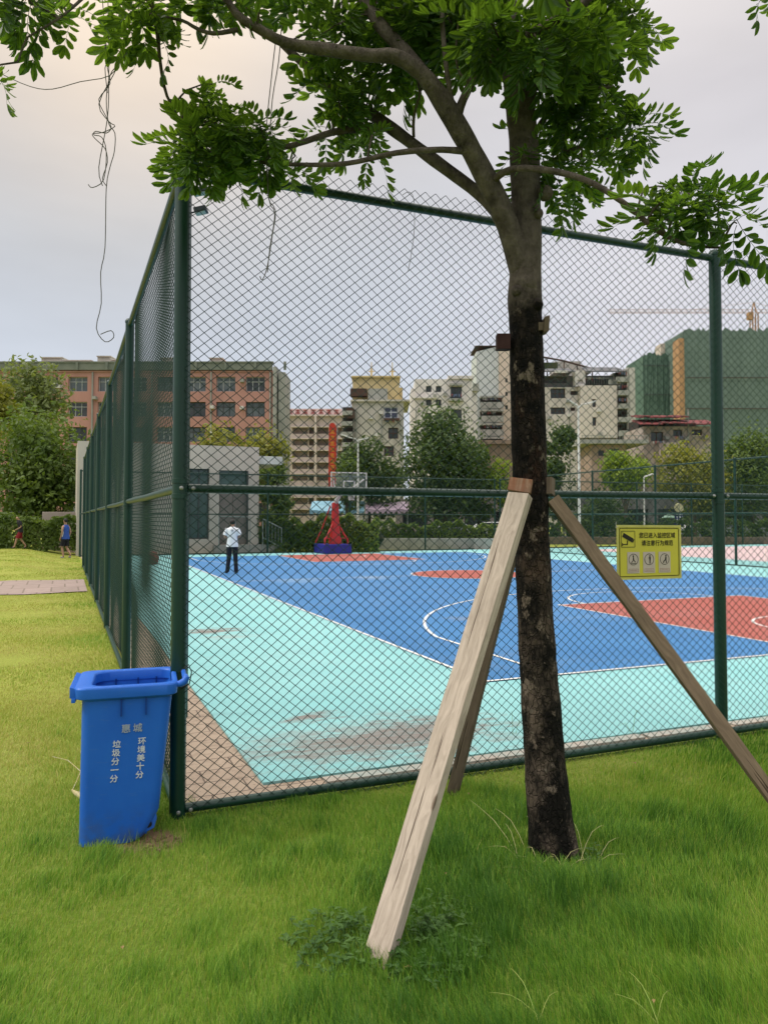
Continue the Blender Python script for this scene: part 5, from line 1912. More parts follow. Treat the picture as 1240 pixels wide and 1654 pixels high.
class Bld:
    """a building whose facade faces the photographer; x and y given as photo pixels at its true distance"""

    def __init__(s, name, label, depth, px0, px1, group=None, cat='building'):
        s.d = depth
        s.px0, s.px1 = px0, px1
        o = P((px0 + px1) / 2, 836, depth)
        o.z = 0
        s.root = thing(name, label, cat, o, group)
        BLDS.append(s)

    def u(s, px):
        return (px - 620) * s.d / FPX

    def z(s, py):
        return CAM.z + (836 - py) * s.d / FPX

    def pt(s, px, z, d=0.0):
        b = CAM + RT * s.u(px) + F0 * (s.d + d)
        return V((b.x, b.y, z))

    def box(s, b, px0, px1, y0, y1, d0=0.0, d1=3.0, m=0):
        z0 = 0.0 if y1 is None else s.z(y1)
        z1 = s.z(y0)
        c = (s.pt(px0, (z0 + z1) / 2, (d0 + d1) / 2) + s.pt(px1, (z0 + z1) / 2, (d0 + d1) / 2)) / 2
        b.obox(c, RT * (s.u(px1) - s.u(px0)) / 2, F0 * (d1 - d0) / 2, V((0, 0, (z1 - z0) / 2)), m)

    def wall(s, b, px0, px1, y0, y1, ops, d0=0.0, d1=8.0, rec=0.35, m=0):
        """front wall with real openings, sides, back and top"""
        zb = 0.0 if y1 is None else s.z(y1)
        us = sorted(set([px0, px1] + [o[0] for o in ops] + [o[1] for o in ops]))
        zs = sorted(set([zb, s.z(y0)] + [s.z(o[2]) for o in ops] + [s.z(o[3]) for o in ops]))
        oz = [(o[0], o[1], s.z(o[3]), s.z(o[2])) for o in ops]
        for a, c in zip(us[:-1], us[1:]):
            for e, f in zip(zs[:-1], zs[1:]):
                mu, mz = (a + c) / 2, (e + f) / 2
                if any(o[0] < mu < o[1] and o[2] < mz < o[3] for o in oz):
                    continue
                b.add([s.pt(a, e, d0), s.pt(c, e, d0), s.pt(c, f, d0), s.pt(a, f, d0)], [(0, 1, 2, 3)], m)
        for a, c, e, f in oz:
            q = [(a, e), (c, e), (c, f), (a, f)]
            for k in range(4):
                (p0, z0), (p1, z1) = q[k], q[(k + 1) % 4]
                b.add([s.pt(p0, z0, d0), s.pt(p1, z1, d0), s.pt(p1, z1, d0 + rec), s.pt(p0, z0, d0 + rec)], [(0, 1, 2, 3)], m)
            b.add([s.pt(a, e, d0 + rec), s.pt(c, e, d0 + rec), s.pt(c, f, d0 + rec), s.pt(a, f, d0 + rec)], [(0, 1, 2, 3)], m)
        zt = s.z(y0)
        for pa in (px0, px1):
            b.add([s.pt(pa, zb, d0), s.pt(pa, zb, d1), s.pt(pa, zt, d1), s.pt(pa, zt, d0)], [(0, 1, 2, 3)], m)
        b.add([s.pt(px0, zb, d1), s.pt(px1, zb, d1), s.pt(px1, zt, d1), s.pt(px0, zt, d1)], [(0, 1, 2, 3)], m)
        b.add([s.pt(px0, zt, d0), s.pt(px1, zt, d0), s.pt(px1, zt, d1), s.pt(px0, zt, d1)], [(0, 1, 2, 3)], m)

    def window(s, op, d0=0.0, rec=0.3, frame=None, glass=None, nx=2, transom=None, t=0.07, two=True):
        a, c, y0, y1 = op
        z0, z1 = s.z(y1), s.z(y0)
        ua, uc = s.u(a), s.u(c)
        b = MB()
        dd = d0 + rec - 0.08

        def bar(u0, u1, w0, w1):
            cc = CAM + RT * ((u0 + u1) / 2) + F0 * (s.d + dd)
            b.obox((cc.x, cc.y, (w0 + w1) / 2), RT * (u1 - u0) / 2, F0 * 0.04, V((0, 0, (w1 - w0) / 2)))
        bar(ua, uc, z0, z0 + t)
        bar(ua, uc, z1 - t, z1)
        for i in range(nx + 1):
            u = ua + (uc - ua - t) * i / nx
            bar(u, u + t, z0 + t, z1 - t)
        if transom:
            zz = z0 + (z1 - z0) * transom
            for i in range(nx):
                u = ua + (uc - ua - t) * i / nx + t
                bar(u, u + (uc - ua - t) / nx - t, zz - t / 2, zz + t / 2)
        w = b.build('window', frame or FRAME, s.root)
        g = MB()
        g.add([s.pt(a, z0, d0 + rec - 0.04), s.pt(c, z0, d0 + rec - 0.04), s.pt(c, z1, d0 + rec - 0.04), s.pt(a, z1, d0 + rec - 0.04)], [(0, 1, 2, 3)])
        g.build('pane', glass or GLASS, w)
        return w


def grime(name, c1, c2, dirt, scale=0.25, amt=0.6):
    """plaster with blotches and vertical streaks of dirt"""
    if name in MATS:
        return MATS[name]
    t = NT(name)
    n1 = t.rng(t.noise(scale, 5), 0.35, 0.65)
    col = t.mix(n1, c1, c2)
    n2 = t.rng(t.noise(1.0, 5, t.mapping((0.8, 0.8, 0.10))), 0.48, 0.72)
    col = t.mix(t.math('MULTIPLY', n2, amt), col, dirt)
    MATS[name] = t.done(col, 0.9, 0.15)
    return MATS[name]


# ---- salmon school block
SALMON = grime('salmon_tile', (0.43, 0.225, 0.19), (0.47, 0.255, 0.215), (0.34, 0.18, 0.15), 0.12, 0.5)
PARAPET = mat('grey_green_parapet', (0.145, 0.165, 0.135), (0.20, 0.21, 0.175), 0.6, 0.85)
OFFW = grime('offwhite_roof_box', (0.50, 0.48, 0.42), (0.58, 0.56, 0.50), (0.30, 0.29, 0.26), 0.4, 0.5)
GREYC = grime('grey_concrete', (0.30, 0.30, 0.27), (0.36, 0.36, 0.33), (0.16, 0.16, 0.145), 0.4, 0.7)
B = Bld('school_building', 'salmon pink block with rows of windows behind the gatehouse', 95, -70, 445)
ops = []
for i in range(10):
    cx_ = 28 + (i - 1) * 48.0 if i < 5 else 28 + (i - 1) * 48.0
    for r in range(6):
        y0 = 607 + r * 41
        ops.append((cx_ - 16, cx_ + 15, y0, y0 + 24))
b = MB()
B.wall(b, -70, 440, 597, None, ops, 0, 12, 0.5)
B.box(b, -70, 440, 597.5, 600, -0.12, -0.02)
wl_ = b.build('wall', SALMON, B.root)
for o_ in ops:
    B.window(o_, 0, 0.5, FRAMED if random.random() < .5 else FRAME, GLASS if random.random() < .6 else GLASSD, 3, 0.68, 0.09)
b = MB()
B.box(b, -70, 439, 585, 596.5, -0.35, 0.2)
B.box(b, -70, 441, 583, 585, -0.45, 0.3)
for px in range(-60, 440, 48):
    B.box(b, px + 38, px + 42, 583.5, 597, -0.55, -0.36)
b.build('parapet', PARAPET, B.root)
for a, c, y0 in ((52, 87, 571), (90, 135, 576), (145, 167, 569), (170, 200, 575), (332, 352, 572), (250, 275, 572)):
    b = MB()
    B.box(b, a, c, y0, 584, 2, 6)
    B.box(b, a - 1, c + 1, y0 - 1.5, y0, 1.8, 6.2)
    b.build('roof_box', OFFW, B.root)
b = MB()
B.box(b, 441, 447, 592, None, -0.6, 5)
B.box(b, 449, 460, 600, None, -0.2, 5)
b.build('side_tower', GREYC, B.root)
ac = MB()
B.box(ac, 88, 99, 619, 627, -0.9, -0.1)
acu = ac.build('air_conditioner', HW, B.root)
ac = MB()
c = B.pt(93.5, B.z(623), -0.92)
ac.lathe([(0.22, 0.0), (0.22, 0.02), (0.02, 0.02)], c, 12, axis=(-F0))
ac.build('fan_grille', FRAMED, acu)

# ---- galleried block with the sign on its roof
B = Bld('gallery_building', 'pinkish block of open galleries with red roof lettering above them', 180, 455, 552)
PK = grime('pale_pink_plaster', (0.50, 0.42, 0.385), (0.56, 0.48, 0.44), (0.34, 0.27, 0.245), 0.2, 0.6)
b = MB()
ops = []
for r in range(8):
    for (a, c) in ((472, 497), (498.5, 507), (512, 530), (532, 552)):
        ops.append((a, c, 690 + r * 19.0, 700 + r * 19.0))
B.wall(b, 457, 554, 672, None, ops, 0, 12, 2.2)
b.build('wall', PK, B.root)
b = MB()
for r in range(8):
    B.box(b, 470, 554, 688.3 + r * 19, 690 + r * 19, -0.8, -0.02)
B.box(b, 508, 511.5, 672, None, -1.2, -0.05)
B.box(b, 455, 556, 669.5, 672, -0.9, 3)
b.build('ledge', grime('pale_ledge', (0.58, 0.50, 0.46), (0.52, 0.44, 0.40), (0.3, 0.24, 0.22), 0.3, 0.4), B.root)
b = MB()
B.box(b, 460, 552, 659, 669.5, 0.2, 0.6)
sb_ = b.build('roof_sign', mat('pale_pink_signboard', (0.72, 0.55, 0.55), None, 1, 0.8), B.root)
b = MB()
for i in range(7):
    x = 464 + i * 12.6
    for (p0, p1, q0, q1) in ((x, x + 7, 661, 662.2), (x + 3, x + 4.4, 660.6, 668), (x + .5, x + 6.5, 664.2, 665.2), (x, x + 1.6, 666, 668), (x + 5.5, x + 7, 666, 668)):
        B.box(b, p0, p1, q0, q1, 0.05, 0.19)
b.build('roof_lettering', mat('red_lettering', (0.36, 0.08, 0.07), None, 2, 0.7), sb_)

# ---- red banner column
BN = thing('banner', 'tall vertical red banner with yellow lettering hanging before the galleried block', 'banner', P(536, 836, 70) * 1.0)
bc = P(536, 836, 70)


def bpt(px, py, d=0.0):
    q = CAM + RT * ((px - 620) * 70 / FPX) + F0 * (70 + d)
    return V((q.x, q.y, CAM.z + (836 - py) * 70 / FPX))


b = MB()
pts_ = [(531, 688), (533, 683), (538, 682), (542, 686), (543, 690), (542.5, 790), (530, 792)]
b.prism([((x - 536) * 70 / FPX, (836 - y) * 70 / FPX) for x, y in pts_], bpt(536, 836), RT, (0, 0, 1), F0 * 0.05)
b.build('cloth', mat('banner_red', (0.55, 0.045, 0.030), (0.48, 0.06, 0.03), 1.2, 0.8), BN)
b = MB()
for i in range(9):
    y = 694 + i * 9.6
    for (x0, x1, y0, y1) in ((533, 540, y, y + 1.1), (536, 537.2, y - .8, y + 6.5), (533.5, 539.5, y + 3, y + 4), (533, 535, y + 5.2, y + 6.4), (538, 540.5, y + 5.2, y + 6.2)):
        b.add([bpt(x0, y1, -.02), bpt(x1, y1, -.02), bpt(x1, y0, -.02), bpt(x0, y0, -.02)], [(0, 1, 2, 3)])
b.build('banner_lettering', mat('banner_yellow', (0.72, 0.36, 0.05), None, 3, 0.7), BN)
b = MB()
b.tube([(bpt(544, 836).x, bpt(544, 836).y, 0), bpt(544, 684, 0.1)], 0.06, 8)
b.tube([bpt(530, 690, 0.1), bpt(544, 690, 0.1)], 0.03, 6)
b.build('banner_pole', GREYC, BN)

# ---- beige building with the yellow penthouse
BEIGE = grime('beige_stained_plaster', (0.46, 0.43, 0.385), (0.52, 0.485, 0.43), (0.26, 0.235, 0.205), 0.3, 0.7)
YELP = grime('pale_yellow_plaster', (0.58, 0.45, 0.23), (0.62, 0.50, 0.28), (0.44, 0.35, 0.20), 0.3, 0.4)
DK = mat('dark_opening', (0.035, 0.028, 0.026), (0.055, 0.045, 0.04), 1.0, 0.9)
BRN = mat('rusty_brown_sheet', (0.10, 0.055, 0.04), (0.065, 0.04, 0.032), 0.8, 0.85)
B = Bld('apartment_building', 'stained beige block with a yellow penthouse and two roof masts', 95, 550, 665)
b = MB()
ops = [(620, 643, 656, 675), (627, 643, 690, 708), (620, 636, 720, 736)]
B.wall(b, 570, 652, 648, None, ops, 0, 10, 0.5)
B.box(b, 566, 662, 645, 648, -0.4, 10)
B.box(b, 555, 570, 668, None, 1.0, 9)
b.build('wall', BEIGE, B.root)
B.window(ops[0], 0, 0.35, mat('white_window_frame', (0.66, 0.68, 0.72), None, 3, 0.5), mat('blue_glass', (0.05, 0.06, 0.10), (0.09, 0.10, 0.15), 0.7, 0.15), 2, 0.55, 0.12)
B.window(ops[1], 0, 0.4, BRN, GLASSD, 2, 0.5, 0.1)
B.window(ops[2], 0, 0.4, BRN, GLASSD, 2, 0.5, 0.1)
b = MB()
B.wall(b, 568, 645, 604, 645, [], 2, 9)
B.box(b, 566, 647, 601.5, 604, 1.6, 9.4)
B.box(b, 645, 651, 618, 645, 3, 9)
b.build('penthouse', YELP, B.root)
b = MB()
B.box(b, 594, 626, 625, 645, 0.6, 1.98)
b.build('roof_box', GREYC, B.root)
for q in ((565, 592, 625, 637, 0.5, 1.9), (620, 645, 675.5, 679, -0.7, -0.05), (560, 572, 660, 676, -0.8, -0.05)):
    b = MB()
    B.box(b, *q)
    b.build('awning', BRN, B.root)
for px in (599, 634):
    b = MB()
    B.box(b, px - 1.5, px + 1.5, 586, 601.5, 3, 3.3)
    B.box(b, px - 5, px + 5, 590, 591.2, 3, 3.2)
    B.box(b, px - 0.7, px + 0.7, 575, 586, 3.1, 3.2)
    b.build('roof_mast', YELP, B.root)
for i in range(6):
    b = MB()
    y = 664 + i * 17
    B.box(b, 553 - (i % 3) * 1.5, 569.5, y, y + 7, -0.9, 0.95, 0)
    B.box(b, 553, 569, y - 8, y - 1, 0.4, 0.9, 1)
    for k in range(6):
        B.box(b, 553 + k * 2.8, 553.4 + k * 2.8, y - 8, y, -0.8, -0.7, 1)
    b.build('balcony', [GREYC, DK], B.root)

# ---- pinkish white house
PWH = grime('pinkish_white_plaster', (0.64, 0.60, 0.58), (0.70, 0.66, 0.64), (0.42, 0.37, 0.35), 0.25, 0.5)
B = Bld('apartment_building', 'pinkish white stepped block behind the large middle tree', 150, 664, 772)
b = MB()
ops = [(688, 697, 622, 632), (704, 713, 622, 632), (728, 746, 623, 643), (688, 697, 644, 654), (704, 713, 644, 654), (728, 746, 660, 680), (688, 697, 666, 676), (704, 713, 666, 676)]
B.wall(b, 670, 763, 611, None, ops, 0, 12, 0.6)
B.box(b, 724, 765, 606, 611, -0.5, 8)
B.box(b, 664, 676, 625, None, 1, 10)
B.box(b, 763, 772, 628, None, 1, 10)
B.box(b, 664, 705, 640, 643, -0.6, -0.05)
b.build('wall', PWH, B.root)
for k, o_ in enumerate(ops):
    B.window(o_, 0, 0.5, FRAMED, GLASSD, 2, None, 0.12)
b = MB()
B.box(b, 724, 748, 643.5, 648, -1.2, -0.05)
B.box(b, 726, 747, 619, 622.5, -0.9, -0.05)
B.box(b, 765, 774, 618, 630, 0.0, 0.9)
b.build('balcony', GREYC, B.root)

# ---- tall grey slab
GSL = grime('pale_grey_render', (0.50, 0.525, 0.51), (0.54, 0.565, 0.545), (0.42, 0.44, 0.42), 0.1, 0.4)
CRM = grime('cream_render', (0.60, 0.50, 0.40), (0.64, 0.55, 0.45), (0.40, 0.31, 0.25), 0.2, 0.5)
B = Bld('apartment_building', 'tall pale grey windowless gable just left of the trunk', 170, 769, 830)
b = MB()
zt0, zt1 = B.z(566), B.z(557)
q0 = [B.pt(770, 0, 0), B.pt(806, 0, 0), B.pt(806, 0, 10), B.pt(770, 0, 10)]
tops = [B.pt(770, zt0, 0), B.pt(806, zt1, 0), B.pt(806, zt1, 10), B.pt(770, zt0, 10)]
b.add(q0 + tops, [(0, 1, 5, 4), (1, 2, 6, 5), (2, 3, 7, 6), (3, 0, 4, 7), (4, 5, 6, 7)])
b.build('wall', GSL, B.root)
b = MB()
ops = [(816, 820, 610, 617), (816, 820, 632, 639), (816, 820, 654, 661)]
B.wall(b, 806.5, 868, 558, None, ops, -0.5, 10, 0.5)
b.build('stair_wall', CRM, B.root)
for o_ in ops:
    B.window(o_, -0.5, 0.4, FRAMED, GLASSD, 2, None, 0.12)
b = MB()
B.box(b, 768, 808, 556.5, 557.5, -0.3, 10)
b.build('roof_edge', BRN, B.root)
for i in range(4):
    b = MB()
    y = 641 + i * 22
    B.box(b, 774, 811, y, y + 3, -2.6, -0.55, 0)
    B.box(b, 774, 811, y + 10, y + 20, -2.5, -2.3, 0)
    B.box(b, 775, 810, y + 3, y + 10, -0.9, -0.6, 1)
    for k in range(9):
        B.box(b, 776 + k * 4, 776.5 + k * 4, y + 3, y + 10, -2.5, -2.4, 1)
    b.build('balcony', [GREYC, DK], B.root)
b = MB()
B.box(b, 760, 830, 716, 722, -8, -1)
B.box(b, 772, 830, 722, None, -7, -1, 0)
b.build('annex', grime('brown_old_plaster', (0.26, 0.20, 0.165), (0.32, 0.25, 0.20), (0.12, 0.09, 0.075), 0.4, 0.7), B.root)

# ---- right-hand complex
CPX = grime('pale_pink_beige_plaster', (0.56, 0.51, 0.47), (0.62, 0.57, 0.53), (0.36, 0.31, 0.28), 0.22, 0.5)
DKG = mat('dark_grey_sheet_roof', (0.095, 0.095, 0.10), (0.15, 0.15, 0.155), 0.5, 0.85)
B = Bld('apartment_building', 'grimy stepped apartment block with a dark roof storey right of the trunk', 150, 860, 1026)
b = MB()
ops = [(890, 914, 626, 642), (922, 934, 630, 637), (890, 914, 657, 668), (922, 930, 657, 663)]
B.wall(b, 870, 934, 624, None, ops, 0, 12, 0.7)
b.build('wall', CPX, B.root)
for o_ in ops:
    B.window(o_, 0, 0.6, BRN, GLASSD, 3, 0.5, 0.12)
b = MB()
ops = [(953, 959, 646, 659), (953, 959, 675, 689)]
B.wall(b, 934.3, 993, 624, 708, ops, -2.0, 10, 0.5)
b.build('stair_wall', grime('warm_beige_plaster', (0.58, 0.52, 0.46), (0.63, 0.57, 0.51), (0.45, 0.39, 0.34), 0.3, 0.35), B.root)
for o_ in ops:
    B.window(o_, -2.0, 0.4, BRN, GLASSD, 1, None, 0.12)
b = MB()
B.wall(b, 993.3, 1011, 600, None, [], 0.5, 10)
B.wall(b, 1011.2, 1024, 594, None, [], -1.2, 10)
b.build('end_wall', OFFW, B.root)
for i in range(7):
    y = 598 + i * 21.5
    b = MB()
    B.box(b, 990 if i == 0 else 993.5, 1012, y + 13, y + 19, -2.6, -2.4, 0)
    B.box(b, 993.5, 1011, y + 19, y + 21, -2.6, 0.45, 0)
    B.box(b, 995, 1010.5, y + 2, y + 13, -0.2, 0.4, 1)
    for k in range(5):
        B.box(b, 994 + k * 4, 994.6 + k * 4, y, y + 13, -2.5, -2.4, 1)
    b.build('balcony', [GREYC, DK], B.root)
b = MB()
B.wall(b, 868, 1008, 604, 624, [(880, 918, 606, 616), (946, 1006, 606, 622)], 1.0, 10, 0.8)
b.build('roof_storey', mat('dark_storey', (0.10, 0.095, 0.095), (0.16, 0.155, 0.15), 0.5, 0.9), B.root)
for (a, c, y0, y1) in ((866, 926, 592, 603), (942, 1006, 590, 603)):
    b = MB()
    p = [B.pt(a, B.z(y1), -2.4), B.pt(c, B.z(y1), -2.4), B.pt(c - 3, B.z(y0), 2), B.pt(a + 3, B.z(y0), 2)]
    b.add(p + [q + V((0, 0, 0.2)) for q in p], [(0, 1, 2, 3), (4, 5, 6, 7), (0, 1, 5, 4), (1, 2, 6, 5), (2, 3, 7, 6), (3, 0, 4, 7)])
    b.build('canopy_roof', DKG, B.root)
b = MB()
for k in range(15):
    B.box(b, 946 + k * 4, 947 + k * 4, 604, 622, 0.6, 0.9)
B.box(b, 942, 1008, 611, 612, -1.5, -1.3)
B.box(b, 980, 1005, 614, 622, -1.6, -1.4)
b.build('railing', GREYC, B.root)
b = MB()
B.wall(b, 928, 945, 598, 624, [(932, 941, 613, 620)], -0.8, 6, 0.6)
b.build('stair_head', PWH, B.root)
b = MB()
B.box(b, 892, 912, 601, 605, -2.8, -2.5)
b.build('solar_panel', HW, B.root)
b = MB()
for k, (x0, y0, x1, y1) in enumerate(((868, 567, 918, 576), (918, 576, 968, 590))):
    q0, q1 = B.pt(x0, B.z(y0), 3), B.pt(x1, B.z(y1), 3)
    b.tube([q0, q1], 0.18, 6)
    b.tube([q0 + F0 * 5, q1 + F0 * 5], 0.18, 6)
for px, y in ((868, 567), (890, 571), (918, 576), (940, 582), (965, 589)):
    b.tube([B.pt(px, B.z(y), 3), B.pt(px, B.z(604), 3)], 0.12, 6)
b.build('roof_frame', BRN, B.root)
b = MB()
B.box(b, 905, 948, 575, 592, 4, 9)
B.box(b, 944, 968, 583, 592, 5, 9)
b.build('roof_hut', grime('weathered_white_plaster', (0.52, 0.49, 0.44), (0.46, 0.43, 0.39), (0.25, 0.22, 0.19), 0.3, 0.7), B.root)
b = MB()
B.box(b, 872, 906, 580, 591, 2.2, 3.5)
b.build('roof_garden', foliage('roof_garden_green', (0.05, 0.07, 0.03), (0.09, 0.10, 0.05), 0.6), B.root)

# ---- low terrace wall in front of it
B = Bld('terrace_house', 'low brown house with a concrete terrace and railing under the grimy block', 105, 935, 1045)
b = MB()
ops = [(966, 976, 727, 736), (984, 1000, 724, 742)]
B.wall(b, 955, 1010, 718, None, ops, 0, 8, 0.4)
b.build('wall', grime('brown_pink_plaster', (0.34, 0.25, 0.205), (0.40, 0.30, 0.25), (0.2, 0.14, 0.11), 0.4, 0.6), B.root)
for o_ in ops:
    B.window(o_, 0, 0.3, FRAMED, GLASSD, 2, None, 0.08)
b = MB()
B.box(b, 936, 1042, 711, 717.5, -1.5, 8.5)
b.build('terrace_slab', GREYC, B.root)
b = MB()
B.box(b, 936, 1042, 704, 705, -1.3, -1.2)
for k in range(22):
    B.box(b, 936.5 + k * 5, 937.3 + k * 5, 705, 711, -1.3, -1.2)
b.build('railing', GREYC, B.root)

# ---- house with the ragged red roofs
B = Bld('tiled_house', 'shabby house with two ragged red sheet roofs', 110, 1026, 1150)
b = MB()
ops = [(1052, 1072, 697, 712), (1088, 1103, 693, 704), (1118, 1135, 693, 702), (1080, 1095, 722, 736)]
B.wall(b, 1040, 1148, 688, None, ops, 0, 9, 0.5)
B.wall(b, 1064, 1092, 716, None, [], -1.6, -0.05)
b.build('wall', grime('patchy_plaster', (0.42, 0.36, 0.32), (0.30, 0.25, 0.22), (0.18, 0.13, 0.11), 0.5, 0.7), B.root)
for o_ in ops:
    B.window(o_, 0, 0.4, BRN, GLASSD, 2, None, 0.1)
REDR = mat('red_sheet_roof', (0.20, 0.045, 0.045), (0.13, 0.04, 0.04), 0.5, 0.8)
for (a, c, ya0, yb0, dlo, dhi) in ((1028, 1150, 687, 676, -2.0, 2.0), (1030, 1110, 675, 667, -1.0, 3.0)):
    b = MB()
    for k in range(14):
        x0, x1 = a + (c - a) * k / 14, a + (c - a) * (k + 1) / 14
        j = random.uniform(-1.4, 1.4)
        p = [B.pt(x0, B.z(ya0 + j), dlo), B.pt(x1 + .5, B.z(ya0 + j), dlo), B.pt(x1 + .5, B.z(yb0 + j * .4), dhi), B.pt(x0, B.z(yb0 + j * .4), dhi)]
        b.add(p + [q + V((0, 0, 0.15)) for q in p], [(0, 1, 2, 3), (4, 5, 6, 7), (0, 1, 5, 4), (1, 2, 6, 5), (2, 3, 7, 6), (3, 0, 4, 7)])
    b.build('roof', REDR, B.root)
b = MB()
B.wall(b, 1044, 1140, 672, 687, [], 3.2, 8)
b.build('roof_storey', DK, B.root)

# ---- two towers wrapped in green net, and the crane
def net_mat(name, c1, c2):
    t = NT(name)
    col = t.mix(t.rng(t.noise(0.35, 5, t.mapping((1, 1, 0.6))), 0.35, 0.65), c1, c2)
    sp = t.n('ShaderNodeSeparateXYZ')
    t.l(t.co, sp.inputs[0])
    fr = t.math('FRACT', t.math('MULTIPLY', sp.outputs['Z'], 0.28))
    col = t.mix(t.math('MULTIPLY', t.rng(fr, 0.9, 0.97), 0.4), col, tuple(x * 0.6 for x in c1))
    t.bump(t.noise(0.8, 5), 0.5, 0.4)
    return t.done(col, 0.9, 0.1)


NET = net_mat('green_scaffold_net', (0.135, 0.185, 0.155), (0.155, 0.21, 0.175))
NETD = net_mat('deep_green_scaffold_net', (0.095, 0.155, 0.122), (0.115, 0.18, 0.14))
ORN = mat('orange_hoist_tower', (0.44, 0.26, 0.13), (0.38, 0.22, 0.11), 0.8, 0.8)


def wavy_sheet(b, B, p0, p1, y0, y1, d, n=30, amp=0.18, dtop=0.0):
    o = len(b.v)
    m_ = 10
    z0, z1 = (0.0 if y1 is None else B.z(y1)), B.z(y0)
    for j in range(m_ + 1):
        for i in range(n + 1):
            z = z0 + (z1 - z0) * j / m_ + (random.uniform(-0.5, 0.5) if j == m_ else 0)
            b.v.append(tuple(B.pt(p0 + (p1 - p0) * i / n, z, d + amp * math.sin(i * 1.9 + j * 0.7) + random.uniform(-.08, .08))))
    for j in range(m_):
        for i in range(n):
            a = o + j * (n + 1) + i
            b.f.append((a, a + 1, a + n + 2, a + n + 1))
            b.mi.append(0)


B = Bld('scaffolded_tower', 'shorter tower wrapped in dark green scaffold net, left of the orange hoist', 200, 1040, 1096)
b = MB()
wavy_sheet(b, B, 1040, 1096, 571, None, -0.8, 24, 0.05)
B.box(b, 1040.5, 1095.5, 573, None, 0.0, 14)
b.build('net_wrap', NETD, B.root)
for y in (590, 637):
    b = MB()
    B.box(b, 1040, 1096, y, y + 1, -1.3, -1.1)
    b.build('scaffold_rail', FRAMED, B.root)
b = MB()
B.box(b, 1074, 1088, 550, 571, 2, 6)
B.box(b, 1084, 1098, 546, 571, 3, 7)
b.build('roof_core', CRM, B.root)
B = Bld('scaffolded_tower', 'broad tower wrapped in green scaffold net at the right edge, tallest in view', 190, 1098, 1420)
b = MB()
wavy_sheet(b, B, 1105, 1420, 531, None, -1.0, 90, 0.06)
B.box(b, 1105.5, 1420, 533, None, 0.0, 20)
b.build('net_wrap', NET, B.root)
for y in (610, 660):
    b = MB()
    B.box(b, 1105, 1420, y, y + 1, -1.6, -1.4)
    b.build('scaffold_rail', BRN, B.root)
b = MB()
B.box(b, 1096.5, 1104.5, 546, None, -1.2, 3)
b.build('hoist_tower', ORN, B.root)
CR = Bld('tower_crane', 'orange tower crane with a long thin jib above the green netted tower', 250, 1215, 1235, cat='crane')
b = MB()
c0, c1 = CR.pt(1222, 0, 0), CR.pt(1222, CR.z(505), 0)
zz = [0 + i * 2.5 for i in range(int(CR.z(503) / 2.5) + 1)]
for sx in (-1, 1):
    for sy in (-1, 1):
        b.tube([c0 + RT * sx * .9 + F0 * sy * .9, V((c0.x, c0.y, CR.z(503))) + RT * sx * .9 + F0 * sy * .9], 0.2, 5)
for z0, z1 in zip(zz[:-1], zz[1:]):
    for sy in (-.9, .9):
        b.tube([V((c0.x, c0.y, z0)) - RT * .9 + F0 * sy, V((c0.x, c0.y, z1)) + RT * .9 + F0 * sy], 0.1, 4)
b.build('mast', ORN, CR.root)
b = MB()
jz = CR.z(502)
jl = V((c0.x, c0.y, jz)) - RT * (CR.u(1222) - CR.u(985))
jr = V((c0.x, c0.y, jz)) + RT * 14
for dz, sy in ((0, -.6), (0, .6), (1.0, 0)):
    b.tube([jl + V((0, 0, dz)) + F0 * sy, jr + V((0, 0, dz)) + F0 * sy], 0.07, 4)
nseg = 40
for k in range(nseg):
    p, q = jl.lerp(jr, k / nseg), jl.lerp(jr, (k + .5) / nseg)
    b.tube([p + F0 * -.6, q + V((0, 0, 1.0)), jl.lerp(jr, (k + 1) / nseg) + F0 * .6], 0.05, 3)
b.build('jib', ORN, CR.root)
b = MB()
top = V((c0.x, c0.y, CR.z(485)))
b.tube([V((c0.x, c0.y, jz)) - RT * .8, top], 0.2, 5)
b.tube([V((c0.x, c0.y, jz)) + RT * .8, top], 0.2, 5)
b.tube([top, jl.lerp(jr, 0.45) + V((0, 0, 1.0))], 0.05, 4)
b.tube([top, jr.lerp(jl, 0.03)], 0.05, 4)
b.obox(jr - V((0, 0, 1.2)), RT * 1.5, F0 * .8, V((0, 0, 1.2)))
b.obox(V((c0.x, c0.y, jz - 1.4)) - RT * 1.6 - F0 * .6, RT * .8, F0 * .8, V((0, 0, 1.1)))
b.build('crane_head', ORN, CR.root)


def aircon(B, px, y, d=0.0, w=6, h=5):
    b = MB()
    B.box(b, px, px + w, y, y + h, d - 0.75, d - 0.02)
    return b.build('air_conditioner', HW if random.random() < .6 else GREYC, B.root)


LAUND = [mat('laundry_blue', (0.15, 0.2, 0.32), None, 1, 0.9), mat('laundry_red', (0.38, 0.12, 0.12), None, 1, 0.9), mat('laundry_white', (0.62, 0.6, 0.58), None, 1, 0.9)]


def laundry(B, px0, px1, y, d):
    x = px0
    while x < px1:
        w = random.uniform(0.8, 2.2)
        b = MB()
        B.box(b, x, x + w, y, y + random.uniform(3, 6), d - 0.03, d + 0.03)
        b.build('laundry', random.choice(LAUND), B.root)
        x += w + random.uniform(0.4, 2)


def pipe(B, px, y0, y1, d):
    b = MB()
    b.tube([B.pt(px, B.z(y0), d), B.pt(px, 0 if y1 is None else B.z(y1), d)], 0.11, 6)
    b.build('drain_pipe', GREYC, B.root)


